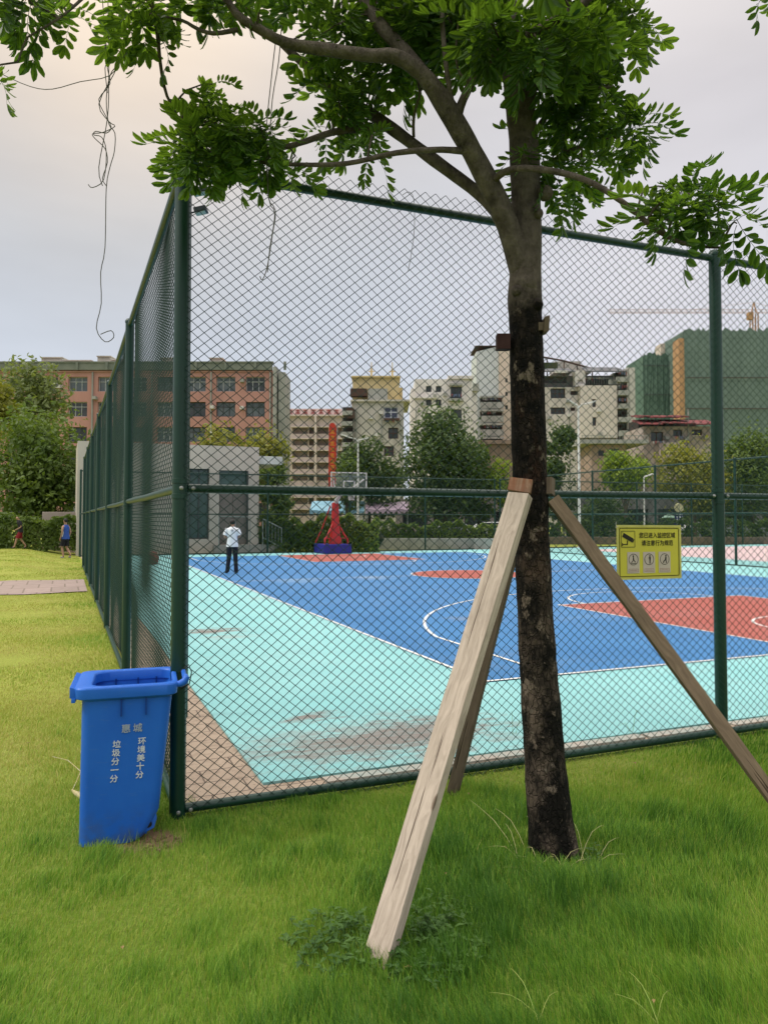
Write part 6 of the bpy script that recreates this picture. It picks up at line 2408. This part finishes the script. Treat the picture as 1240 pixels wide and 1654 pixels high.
for B_, acs, pipes, ld in (
        (BLDS[0], ((150, 640), (198, 650), (340, 655), (388, 612), (388, 656), (292, 640), (341, 695)), (52, 148, 244, 340, 436), ()),
        (BLDS[2], ((612, 664), (645, 690), (604, 700), (596, 672)), (575, 616, 648), ((622, 641, 677, -0.5),)),
        (BLDS[3], ((699, 636), (716, 634), (717, 656), (681, 650)), (672, 720, 750), ((729, 745, 636, -0.6),)),
        (BLDS[4], (), (809,), ((778, 806, 643, -2.3), (776, 800, 665, -2.3), (780, 808, 687, -2.3))),
        (BLDS[5], ((915, 645), (916, 668), (884, 672), (935, 640), (960, 662), (962, 700)), (936, 988, 920, 873), ((994, 1009, 602, -2.3), (994, 1009, 624, -2.3), (995, 1008, 645, -2.3), (948, 1003, 607, 0.5))),
        (BLDS[7], ((1073, 705), (1104, 706), (1136, 704)), (1112,), ((1054, 1070, 712, -0.4), (1090, 1102, 704, -0.4)))):
    for px, y in acs:
        aircon(B_, px, y, -2.0 if px in (960, 962) else 0.0)
    for px in pipes:
        pipe(B_, px, 600 if B_ is BLDS[0] else 660, None, -0.15)
    for q in ld:
        laundry(B_, *q)

# ---- gatehouse at the far left corner of the court
GH = grime('grey_beige_render', (0.47, 0.425, 0.37), (0.51, 0.46, 0.40), (0.39, 0.345, 0.30), 0.5, 0.45)
GY = 33.75


class GB(Bld):
    def __init__(s):
        o = V((4, GY, 0))
        s.root = thing('gatehouse', 'low grey beige gatehouse with a dark doorway behind the man', 'building', o)

    def xx(s, px):
        d = ray(px, 836)
        return CAM.x + d.x * ((GY - CAM.y) / d.y)

    def zat(s, px, py):
        d = ray(px, py)
        return CAM.z + d.z * ((GY - CAM.y) / d.y)


gh = GB()
gx0, gx1 = -0.13, gh.xx(418)
gopen = [(gh.xx(306), gh.xx(338), 0.75, gh.zat(322, 757)), (gh.xx(354), gh.xx(401), 0.45, gh.zat(378, 760))]
b = MB()
usx = sorted(set([gx0, gx1] + [v for o_ in gopen for v in o_[:2]]))
zsx = sorted(set([0, 5.4] + [v for o_ in gopen for v in o_[2:]]))
for a, c in zip(usx[:-1], usx[1:]):
    for e, f in zip(zsx[:-1], zsx[1:]):
        if any(o_[0] < (a + c) / 2 < o_[1] and o_[2] < (e + f) / 2 < o_[3] for o_ in gopen):
            continue
        b.add([(a, GY, e), (c, GY, e), (c, GY, f), (a, GY, f)], [(0, 1, 2, 3)])
for a, c, e, f in gopen:
    q = [(a, e), (c, e), (c, f), (a, f)]
    for k in range(4):
        (p0, z0), (p1, z1) = q[k], q[(k + 1) % 4]
        b.add([(p0, GY, z0), (p1, GY, z1), (p1, GY + .35, z1), (p0, GY + .35, z0)], [(0, 1, 2, 3)])
b.box(gx0, gx1, GY + 0.36, GY + 5.5, 0, 5.39)
b.add([(gx0, GY, 5.4), (gx1, GY, 5.4), (gx1, GY + 5.5, 5.4), (gx0, GY + 5.5, 5.4)], [(0, 1, 2, 3)])
for x in (gx0, gx1):
    b.add([(x, GY, 0), (x, GY + .36, 0), (x, GY + .36, 5.4), (x, GY, 5.4)], [(0, 1, 2, 3)])
b.build('wall', GH, gh.root)
TEAL = mat('teal_glass', (0.035, 0.075, 0.065), (0.05, 0.095, 0.085), 0.8, 0.15, spec=0.6)
a, c, e, f = gopen[0]
b = MB()
for q in ((a, c, e, e + .06), (a, c, f - .06, f), (a, a + .06, e + .06, f - .06), (c - .06, c, e + .06, f - .06), ((a + c) / 2 - .03, (a + c) / 2 + .03, e + .06, f - .06), (a + .06, (a + c) / 2 - .03, 1.9, 1.96)):
    b.box(q[0], q[1], GY + .18, GY + .26, q[2], q[3])
w_ = b.build('window', FRAMED, gh.root)
b = MB()
b.add([(a, GY + .24, e), (c, GY + .24, e), (c, GY + .24, f), (a, GY + .24, f)], [(0, 1, 2, 3)])
b.build('pane', TEAL, w_)
a, c, e, f = gopen[1]
b = MB()
b.box(a + .05, (a + c) / 2 - .01, GY + .22, GY + .28, e, f - .8)
b.box((a + c) / 2 + .01, c - .05, GY + .22, GY + .28, e, f - .8)
dr = b.build('door', mat('grey_steel_door', (0.20, 0.175, 0.155), (0.16, 0.14, 0.125), 1, 0.6), gh.root, bevel=0.01)
b = MB()
for xx_ in ((a + c) / 2 - .12, (a + c) / 2 + .12):
    b.tube([(xx_, GY + .17, 1.3), (xx_, GY + .17, 1.7)], 0.02, 6)
b.build('handle', FRAME, dr)
b = MB()
b.box(a, c, GY + .20, GY + .30, f - .78, f)
b.build('transom', TEAL, gh.root)
b = MB()
b.box(a + 0.95 * (c - a), c - 0.0, GY - 0.02, GY + .1, 0.45, f)
b.build('door_post', FRAMED, gh.root)
b = MB()
b.box(gx1 + 0.005, gx1 + 1.35, GY + 0.4, GY + 4, gh.zat(430, 749), gh.zat(430, 736))
b.build('canopy', mat('pale_canopy', (0.55, 0.56, 0.53), None, 1, 0.7), gh.root, bevel=0.02)
b = MB()
b.box(a - 0.3, gx1 + 1.4, GY - 0.30, GY - 0.005, 0, 0.44)
for k in range(3):
    b.box(gx1 + 0.005, gx1 + 0.45 * (3 - k), GY + 0.0, GY + 2.5, 0.15 * k, 0.15 * (k + 1) - 0.003)
b.build('step', GREYC, gh.root)
STE = mat('dull_steel', (0.36, 0.38, 0.36), (0.28, 0.3, 0.28), 5, 0.4, metal=0.6)
b = MB()
xa, xb = gh.xx(422), gh.xx(452)
za, zb = gh.zat(422, 838), gh.zat(452, 853)
za2, zb2 = gh.zat(422, 868), gh.zat(452, 884)
yy = GY - 0.35
b.tube([(xa, yy, za), (xb, yy, zb), (xb, yy, 0.0)], 0.03, 8)
b.tube([(xa, yy, za), (xa, yy, 0.0)], 0.03, 8)
b.tube([(xa, yy, za2), (xb, yy, zb2)], 0.02, 6)
for k in range(1, 6):
    t_ = k / 6
    b.tube([(xa + (xb - xa) * t_, yy, za + (zb - za) * t_), (xa + (xb - xa) * t_, yy, za2 + (zb2 - za2) * t_)], 0.014, 5)
b.tube([(gh.xx(352), yy + .02, gh.zat(352, 834)), (gh.xx(402), yy + .02, gh.zat(402, 835))], 0.025, 8)
b.tube([(gh.xx(352), yy + .02, gh.zat(352, 834)), (gh.xx(352), yy + .02, 0.0)], 0.025, 8)
b.tube([(gh.xx(402), yy + .02, gh.zat(402, 835)), (gh.xx(402), yy + .02, 0.0)], 0.025, 8)
tag(b.build('handrail', STE, org=(xa, yy, 0), smooth=True), 'steel handrail sloping down beside the gatehouse doorway', 'handrail')

# ================================================================== BACKGROUND TREES AND HEDGES
LF = {
    'dark': foliage('foliage_dark', (0.045, 0.085, 0.024), (0.085, 0.135, 0.034), 0.5, 0.25),
    'mid': foliage('foliage_mid', (0.070, 0.120, 0.026), (0.125, 0.180, 0.040), 0.5, 0.3),
    'bright': foliage('foliage_bright', (0.13, 0.215, 0.03), (0.24, 0.31, 0.045), 0.6, 0.35),
    'yellow': foliage('foliage_yellow', (0.15, 0.175, 0.03), (0.28, 0.275, 0.06), 0.5, 0.35),
    'pale': foliage('foliage_pale', (0.12, 0.155, 0.06), (0.19, 0.23, 0.10), 0.6, 0.35),
}
TBARK = mat('tree_bark', (0.12, 0.095, 0.07), (0.07, 0.055, 0.042), 2.5, 0.9)


def leaf_quads(cent, size, upb=0.6, outc=None):
    n = len(cent)
    nn = rng.normal(0, 1, (n, 3))
    if outc is not None:
        nn += 1.1 * outc
    nn[:, 2] += upb
    nn /= np.linalg.norm(nn, axis=1)[:, None]
    a = np.cross(nn, rng.normal(0, 1, (n, 3)))
    a /= np.linalg.norm(a, axis=1)[:, None] + 1e-9
    b = np.cross(nn, a)
    s = size * rng.uniform(0.6, 1.25, n)[:, None]
    v = np.empty((n, 4, 3))
    v[:, 0] = cent - a * s
    v[:, 1] = cent - b * s * 0.5 + nn * s * 0.12
    v[:, 2] = cent + a * s - nn * s * 0.12
    v[:, 3] = cent + b * s * 0.5 + nn * s * 0.12
    return v.reshape(-1, 3)


def blob_points(c, r, n, sq=0.8):
    d = rng.normal(0, 1, (n, 3))
    d /= np.linalg.norm(d, axis=1)[:, None]
    rad = r * (0.55 + 0.5 * rng.uniform(0, 1, n) ** 0.6)
    rad *= 1 + 0.22 * np.sin(d[:, 0] * 5 + c[0]) * np.sin(d[:, 1] * 6 + c[1]) + 0.15 * np.sin(d[:, 2] * 9)
    p = d * rad[:, None]
    p[:, 2] *= sq
    return p + np.array(c), d


def tree(label, px, ytop, ybot, halfw, depth, kind, n=2600, leaf=0.17, blobs=16, rblob=0.36, lean=0, trunk_r=0.12, group='trees beyond the court', gz=0.0, open_=0.0, name='leafy_tree'):
    c = P(px, 836, depth)
    z0, z1 = CAM.z + (836 - ybot) * depth / FPX, CAM.z + (836 - ytop) * depth / FPX
    rx = halfw * depth / FPX
    rz = (z1 - z0) / 2
    cz = (z0 + z1) / 2
    root = thing(name, label, 'tree', (c.x, c.y, gz), group)
    rb = rblob * min(rx, rz) * 1.25
    cs = []
    for i in range(blobs):
        for _ in range(40):
            q = rng.uniform(-1, 1, 3)
            l = np.linalg.norm(q)
            if 0.25 < l < 1:
                break
        pos = np.array([c.x, c.y, cz]) + q[0] * (rx - rb * .8) * np.array(tuple(RT)) + q[1] * (rx - rb * .6) * 0.8 * np.array(tuple(F0)) + np.array([0, 0, q[2] * (rz - rb * .7)])
        cs.append((pos, rb * rng.uniform(0.7, 1.25)))
    vs = []
    tot = sum(r ** 2 for _, r in cs)
    for p, r in cs:
        k = int(n * r * r / tot)
        pts, d = blob_points(p, r, k)
        vs.append(leaf_quads(pts, leaf, 0.5, d))
    k = int(n * 0.12)
    d = rng.normal(0, 1, (k, 3))
    d /= np.linalg.norm(d, axis=1)[:, None]
    pts = np.array([c.x, c.y, cz]) + d * np.array([rx, rx, rz]) * rng.uniform(0.5, 1.05, k)[:, None]
    vs.append(leaf_quads(pts, leaf, 0.5, d))
    vv = np.concatenate(vs)
    f = np.arange(len(vv)).reshape(-1, 4)
    link_mesh('crown', np_mesh('crown', vv, [f]), LF[kind], root)
    b = MB()
    top = V((c.x, c.y, cz + rz * 0.3))
    pts = [V((c.x, c.y, gz - 0.1)), V((c.x, c.y, gz)).lerp(top, 0.35) + V((0.05, 0.03, 0)), V((c.x, c.y, gz)).lerp(top, 0.7) + V((-0.06, 0.02, 0)), top]
    b.tube(pts, [trunk_r * 1.25, trunk_r, trunk_r * 0.75, trunk_r * 0.3], 10)
    for p, r in cs[:9]:
        s = V((c.x, c.y, gz)).lerp(top, random.uniform(0.3, 0.8))
        e = V(tuple(p))
        b.tube([s, s.lerp(e, 0.5) + V((0, 0, 0.15)), e], [trunk_r * 0.5, trunk_r * 0.32, trunk_r * 0.12], 6)
    b.build('trunk', TBARK, root, smooth=True)
    return root


def hedge(label, px0, px1, ytop, depth, thick, kind, n, leaf=0.10, gz=0.0, ybot=None, name='hedge'):
    c = P((px0 + px1) / 2, 836, depth)
    root = thing(name, label, 'hedge', (c.x, c.y, gz), 'clipped hedges')
    w = (px1 - px0) * depth / FPX
    z1 = CAM.z + (836 - ytop) * depth / FPX
    h = z1 - gz
    R_, F_ = np.array(tuple(RT)), np.array(tuple(F0))
    u = rng.uniform(-0.5, 0.5, n)
    side = rng.uniform(0, 1, n)
    d = np.where(side < 0.55, rng.uniform(-0.5, -0.40, n), rng.uniform(-0.5, 0.5, n))
    z = np.where(side < 0.55, rng.uniform(0, 1, n), rng.uniform(0.86, 1.02, n))
    bump = 1 + 0.10 * np.sin(u * w * 1.7) + 0.07 * np.sin(u * w * 4.3 + 1) + 0.06 * np.sin(u * w * 9)
    dep = 1 + 0.25 * np.sin(u * w * 2.3 + z * 3)
    pts = np.array([c.x, c.y, gz]) + u[:, None] * w * R_ + (d * thick * dep)[:, None] * F_ + np.stack([0 * z, 0 * z, z * h * bump], 1)
    out = np.where((side < 0.55)[:, None], -F_, np.array([0, 0, 1]))
    vv = leaf_quads(pts, leaf, 0.4, out)
    link_mesh('leaves', np_mesh('leaves', vv, [np.arange(len(vv)).reshape(-1, 4)]), LF[kind], root)
    # inner filler: a lumpy core in a dark colour
    b = MB()
    m = 14
    for i in range(m):
        uu = -0.5 + (i + 0.5) / m
        hh = h * 0.8
        q = c + RT * (uu * w)
        b.tube([(q.x, q.y, gz), (q.x + .05, q.y, gz + hh * 0.5), (q.x, q.y + .05, gz + hh)], [0.05, thick * 0.3, thick * 0.12], 7)
    b.build('inner_core', mat('hedge_core', (0.02, 0.028, 0.012), (0.03, 0.035, 0.018), 2, 0.95), root, smooth=True)
    return root


tree('feathery pale green tree rising at far left before the salmon block', 52, 574, 740, 72, 60, 'pale', 3200, 0.24, 18, 0.34, trunk_r=0.15)
tree('dense dark bushy tree filling the left edge behind the two walkers', 62, 640, 872, 100, 44, 'mid', 9000, 0.17, 40, 0.30, gz=0.3)
tree('yellowish half-bare tree beside the dark bushy one, cut by the photo edge', -8, 610, 780, 40, 50, 'yellow', 1600, 0.19, 10, 0.36)
tree('yellow-green treetop above the gatehouse roof', 352, 676, 770, 42, 52, 'yellow', 1900, 0.17, 12, 0.38)
tree('yellow-green treetop at the right end of the gatehouse roof', 428, 678, 800, 46, 54, 'yellow', 2300, 0.17, 14, 0.36)
tree('dark green tree beside the gatehouse canopy above the handrail', 446, 735, 868, 30, 46, 'mid', 3000, 0.14, 16, 0.36)
tree('dark tree behind the hoop backboard and the white lamp', 596, 700, 850, 56, 60, 'dark', 5200, 0.18, 18, 0.34)
tree('small bright green tree between the banner and the white lamp', 560, 716, 840, 24, 56, 'mid', 1400, 0.15, 10, 0.38)
tree('large dark green tree in the middle, tallest of the back row', 718, 645, 862, 76, 56, 'dark', 9500, 0.18, 40, 0.30, trunk_r=0.17)
tree('mid green tree against the right side of the large middle tree', 772, 712, 850, 38, 58, 'mid', 3400, 0.17, 13, 0.36)
tree('small yellowish tree tucked left of the trunk', 815, 738, 830, 28, 56, 'bright', 1400, 0.15, 11, 0.38)
tree('slim dark tree seen right behind the trunk beside the tall white lamp', 902, 672, 840, 38, 60, 'dark', 4200, 0.17, 16, 0.34)
tree('round bright green tree standing alone between two white posts', 1010, 722, 806, 42, 56, 'bright', 4000, 0.15, 16, 0.36)
tree('yellowish bushy tree left of the green fence post at right', 1122, 700, 840, 60, 60, 'yellow', 5600, 0.18, 18, 0.34)
tree('broad green tree at the right edge beneath the netted tower', 1215, 676, 850, 70, 62, 'mid', 7000, 0.18, 22, 0.34)
tree('dark low tree behind the right end of the second court', 1165, 770, 870, 60, 64, 'dark', 2600, 0.18, 16, 0.36)
tree('dark low tree behind the dividing fence, under the round bright tree', 970, 790, 868, 56, 66, 'dark', 2400, 0.18, 16, 0.36)
tree('broad bushy tree left of the dark one, beyond the photo edge', -190, 610, 868, 110, 47, 'mid', 5500, 0.2, 30, 0.32, gz=0.3)
tree('tall loose tree standing far out on the left lawn', -420, 590, 860, 110, 52, 'dark', 4500, 0.22, 24, 0.34, gz=0.3)
hedge('dark hedge on the left lawn behind the two walkers', -420, 142, 838, 37.5, 1.6, 'mid', 16000, 0.11, 0.25)
hedge('long dark green hedge behind the basketball hoop', 420, 612, 838, 40.0, 1.6, 'mid', 6000, 0.10)
hedge('low dull hedge behind the far fence, right of the hoop', 600, 800, 846, 47, 1.2, 'mid', 3600, 0.11)
hedge('scrubby low hedge behind the second court at right', 880, 1260, 842, 56, 1.2, 'dark', 4200, 0.14)

# low walls behind the far fence
b = MB()
c0, c1 = P(612, 836, 43.5), P(800, 836, 43.5)
b.obox(V(((c0.x + c1.x) / 2, (c0.y + c1.y) / 2, 0.32)), (c1 - c0) / 2, F0 * 0.15, V((0, 0, 0.32)))
tag(b.build('low_wall', GREYC, org=(c0.x, c0.y, 0), bevel=0.02), 'low grey concrete wall behind the far fence, right of the hoop', 'wall')
b = MB()
c0, c1 = P(880, 836, 52), P(1260, 836, 52)
b.obox(V(((c0.x + c1.x) / 2, (c0.y + c1.y) / 2, 0.25)), (c1 - c0) / 2, F0 * 0.15, V((0, 0, 0.25)))
tag(b.build('low_wall', grime('brown_low_wall', (0.22, 0.165, 0.125), (0.16, 0.125, 0.10), (0.09, 0.07, 0.055), 0.5, 0.6), org=(c0.x, c0.y, 0), bevel=0.02), 'low brown wall behind the second court at right', 'wall')
b = MB()
c0, c1 = P(70, 836, 39.5), P(126, 836, 39.5)
b.obox(V(((c0.x + c1.x) / 2, (c0.y + c1.y) / 2, 1.05)), (c1 - c0) / 2, F0 * 0.12, V((0, 0, 1.05)))
tag(b.build('garden_wall', grime('beige_wall', (0.40, 0.34, 0.29), (0.34, 0.29, 0.25), (0.25, 0.2, 0.17), 0.5, 0.5), org=(c0.x, c0.y, 0), bevel=0.02), 'short beige wall between the left hedge and the gatehouse', 'wall')

# market canopies along the street
def canopy(label, px0, px1, ytop, ybot, d, m):
    c = P((px0 + px1) / 2, 836, d)
    c.z = 0
    rt = thing('stall_canopy', label, 'canopy', c, 'stall canopies by the street')
    w = (px1 - px0) * d / FPX
    zt, zb = CAM.z + (836 - ytop) * d / FPX, CAM.z + (836 - ybot) * d / FPX
    b = MB()
    n = 16
    for i in range(n):
        u0, u1 = -w / 2 + w * i / n, -w / 2 + w * (i + 1) / n
        s0, s1 = 0.05 * math.sin(i * 1.1), 0.05 * math.sin((i + 1) * 1.1)
        q = [c + RT * u0 + V((0, 0, zb + s0 + .3)), c + RT * u1 + V((0, 0, zb + s1 + .3)), c + RT * u1 + F0 * 2.2 + V((0, 0, zt)), c + RT * u0 + F0 * 2.2 + V((0, 0, zt))]
        lo = [c + RT * u0 + V((0, 0, zb + .12 * (i % 2))), c + RT * u1 + V((0, 0, zb + .12 * (i % 2)))]
        b.add(q + lo, [(0, 1, 2, 3), (4, 5, 1, 0)])
    b.build('cloth', m, rt)
    b = MB()
    for s in (-0.48, 0, 0.48):
        for f_ in (0.05, 2.15):
            b.tube([c + RT * w * s + F0 * f_, c + RT * w * s + F0 * f_ + V((0, 0, zb + .25 if f_ < 1 else zt))], 0.03, 6)
    b.build('pole', STE, rt)
    return rt


canopy('pale blue stall canopy behind the hedge, right of the banner', 500, 588, 808, 831, 58, mat('blue_tarp', (0.20, 0.40, 0.52), (0.28, 0.48, 0.58), 0.8, 0.8))
canopy('pinkish white stall canopy behind the hedge, under the dark trees', 590, 660, 809, 829, 58, mat('pink_tarp', (0.60, 0.48, 0.56), (0.52, 0.38, 0.50), 0.8, 0.8))
# boundary wall fragments and shops behind the middle trees
B = Bld('roadside_shop', 'dim low shop front behind the middle trees and the far fence', 72, 640, 870)
b = MB()
ops = [(650, 690, 828, 850), (700, 740, 826, 852), (750, 790, 826, 852), (800, 850, 826, 852)]
B.wall(b, 640, 870, 806, None, ops, 0, 6, 0.8)
b.build('wall', grime('dim_plaster', (0.20, 0.18, 0.16), (0.25, 0.22, 0.2), (0.1, 0.09, 0.08), 0.4, 0.7), B.root)
for o_ in ops:
    B.window(o_, 0, 0.7, FRAMED, GLASSD, 3, 0.75, 0.09)
B = Bld('roadside_shop', 'dim low shop front behind the right-hand trees', 78, 930, 1300)
b = MB()
ops = [(950 + k * 56, 990 + k * 56, 822, 852) for k in range(6)]
B.wall(b, 930, 1300, 800, None, ops, 0, 6, 0.8)
b.build('wall', grime('dim_grey_plaster', (0.16, 0.16, 0.15), (0.21, 0.2, 0.185), (0.08, 0.08, 0.075), 0.4, 0.7), B.root)
for o_ in ops:
    B.window(o_, 0, 0.7, FRAMED, GLASSD, 3, 0.75, 0.09)


# parked cars and street bits seen under the trees
CARP = mat('car_paint_white', (0.66, 0.67, 0.68), None, 2, 0.25, spec=0.6)
CARS = mat('car_paint_silver', (0.36, 0.38, 0.42), None, 2, 0.3, metal=0.3, spec=0.6)
TYRE = mat('tyre_rubber', (0.015, 0.015, 0.016), None, 6, 0.8)


def car(label, px, d, m, yaw=0.0):
    c = P(px, 836, d)
    c.z = 0.02
    rt = thing('parked_car', label, 'car', c, 'cars parked along the street', -YAW + yaw)
    b = MB()
    prof = [(-2.1, 0.35), (-2.12, 0.75), (-1.95, 0.92), (-1.3, 0.98), (-0.75, 1.42), (0.75, 1.45), (1.45, 0.98), (2.0, 0.86), (2.12, 0.6), (2.1, 0.32)]
    b.prism(prof, V((0, -0.85, 0)), V((1, 0, 0)), V((0, 0, 1)), V((0, 1.7, 0)))
    b.build('body', m, rt, local=True, bevel=0.06)
    b = MB()
    for y in (-0.856, 0.846):
        b.prism([(-1.15, 1.0), (-0.68, 1.36), (0.0, 1.38), (0.0, 1.0)], V((0, y, 0)), V((1, 0, 0)), V((0, 0, 1)), V((0, 0.01, 0)))
        b.prism([(0.06, 1.0), (0.06, 1.38), (0.70, 1.38), (1.28, 1.0)], V((0, y, 0)), V((1, 0, 0)), V((0, 0, 1)), V((0, 0.01, 0)))
    b.build('side_window', GLASSD, rt, local=True)
    for x in (-1.35, 1.35):
        for y in (-0.87, 0.67):
            b = MB()
            b.tube([(x, y, 0.32), (x, y + 0.2, 0.32)], 0.32, 18)
            w = b.build('wheel', TYRE, rt, local=True, smooth=True)
            b = MB()
            b.tube([(x, y - 0.008, 0.32), (x, y + 0.208, 0.32)], 0.18, 12)
            b.build('rim', STE, w, local=True)
    for y in (-0.6, 0.6):
        b = MB()
        b.obox((2.09, y, 0.68), (0.03, 0, 0), (0, 0.16, 0), (0, 0, 0.07))
        b.build('headlight', mat('lamp_glass', (0.35, 0.4, 0.42)), rt, local=True)
    return rt


car('white car parked on the street, left of the trunk under the trees', 790, 62, CARP, 0.1)
car('silver car parked on the street, left of the white car, mostly behind the hedge', 730, 63, CARS, 0.05)
car('white car parked on the street just right of the yellow sign', 1130, 64, CARP, 0.1)
car('silver car parked on the street behind the right fence post', 1195, 63, CARS, 0.0)
# blue notice board with a round yellow top
NB = P(1096, 836, 58)
NB.z = 0
nb_ = thing('notice_board', 'small blue notice board with a yellow round top above the yellow sign', 'notice board', NB)


def nbx(px0, px1, y0, y1, off, b, th=0.03):
    c = NB + RT * (((px0 + px1) / 2 - 1096) * 58 / FPX) - F0 * off
    z0, z1 = CAM.z + (836 - y1) * 58 / FPX, CAM.z + (836 - y0) * 58 / FPX
    b.obox(V((c.x, c.y, (z0 + z1) / 2)), RT * (px1 - px0) / 2 * 58 / FPX, F0 * th, V((0, 0, (z1 - z0) / 2)))


b = MB()
nbx(1089, 1103, 828, 849, 0, b)
b.build('board', mat('notice_blue', (0.02, 0.025, 0.16), None, 3, 0.6), nb_, bevel=0.01)
b = MB()
for (x0, x1) in ((1091.5, 1093.5), (1096.5, 1098.5), (1100, 1101.2)):
    for k in range(5):
        nbx(x0, x1, 830 + k * 3.6, 832.4 + k * 3.6, 0.035, b, 0.003)
b.build('board_lettering', mat('white_print', (0.62, 0.65, 0.70)), nb_)
b = MB()
c = NB + V((0, 0, CAM.z + (836 - 820) * 58 / FPX))
b.lathe([(0.001, 0.03), (0.32, 0.03), (0.36, 0.0), (0.32, -0.03), (0.001, -0.03)], c, 18, axis=-F0)
b.build('round_sign', mat('cream_yellow', (0.66, 0.62, 0.36), None, 3, 0.6), nb_)
b = MB()
b.tube([NB, NB + V((0, 0, 2.8))], 0.04, 8)
b.build('post', STE, nb_)
# pale green parasol
pc = P(1080, 836, 60)
pc.z = 0
pr = thing('parasol', 'pale green parasol left of the blue notice board', 'parasol', pc)
b = MB()
b.lathe([(0.55, 1.78), (0.50, 1.86), (0.25, 2.02), (0.02, 2.12)], pc, 8)
b.build('canopy', mat('mint_parasol_cloth', (0.42, 0.62, 0.50), None, 3, 0.8), pr)
b = MB()
b.tube([pc, pc + V((0, 0, 2.1))], 0.025, 6)
b.build('pole', STE, pr)
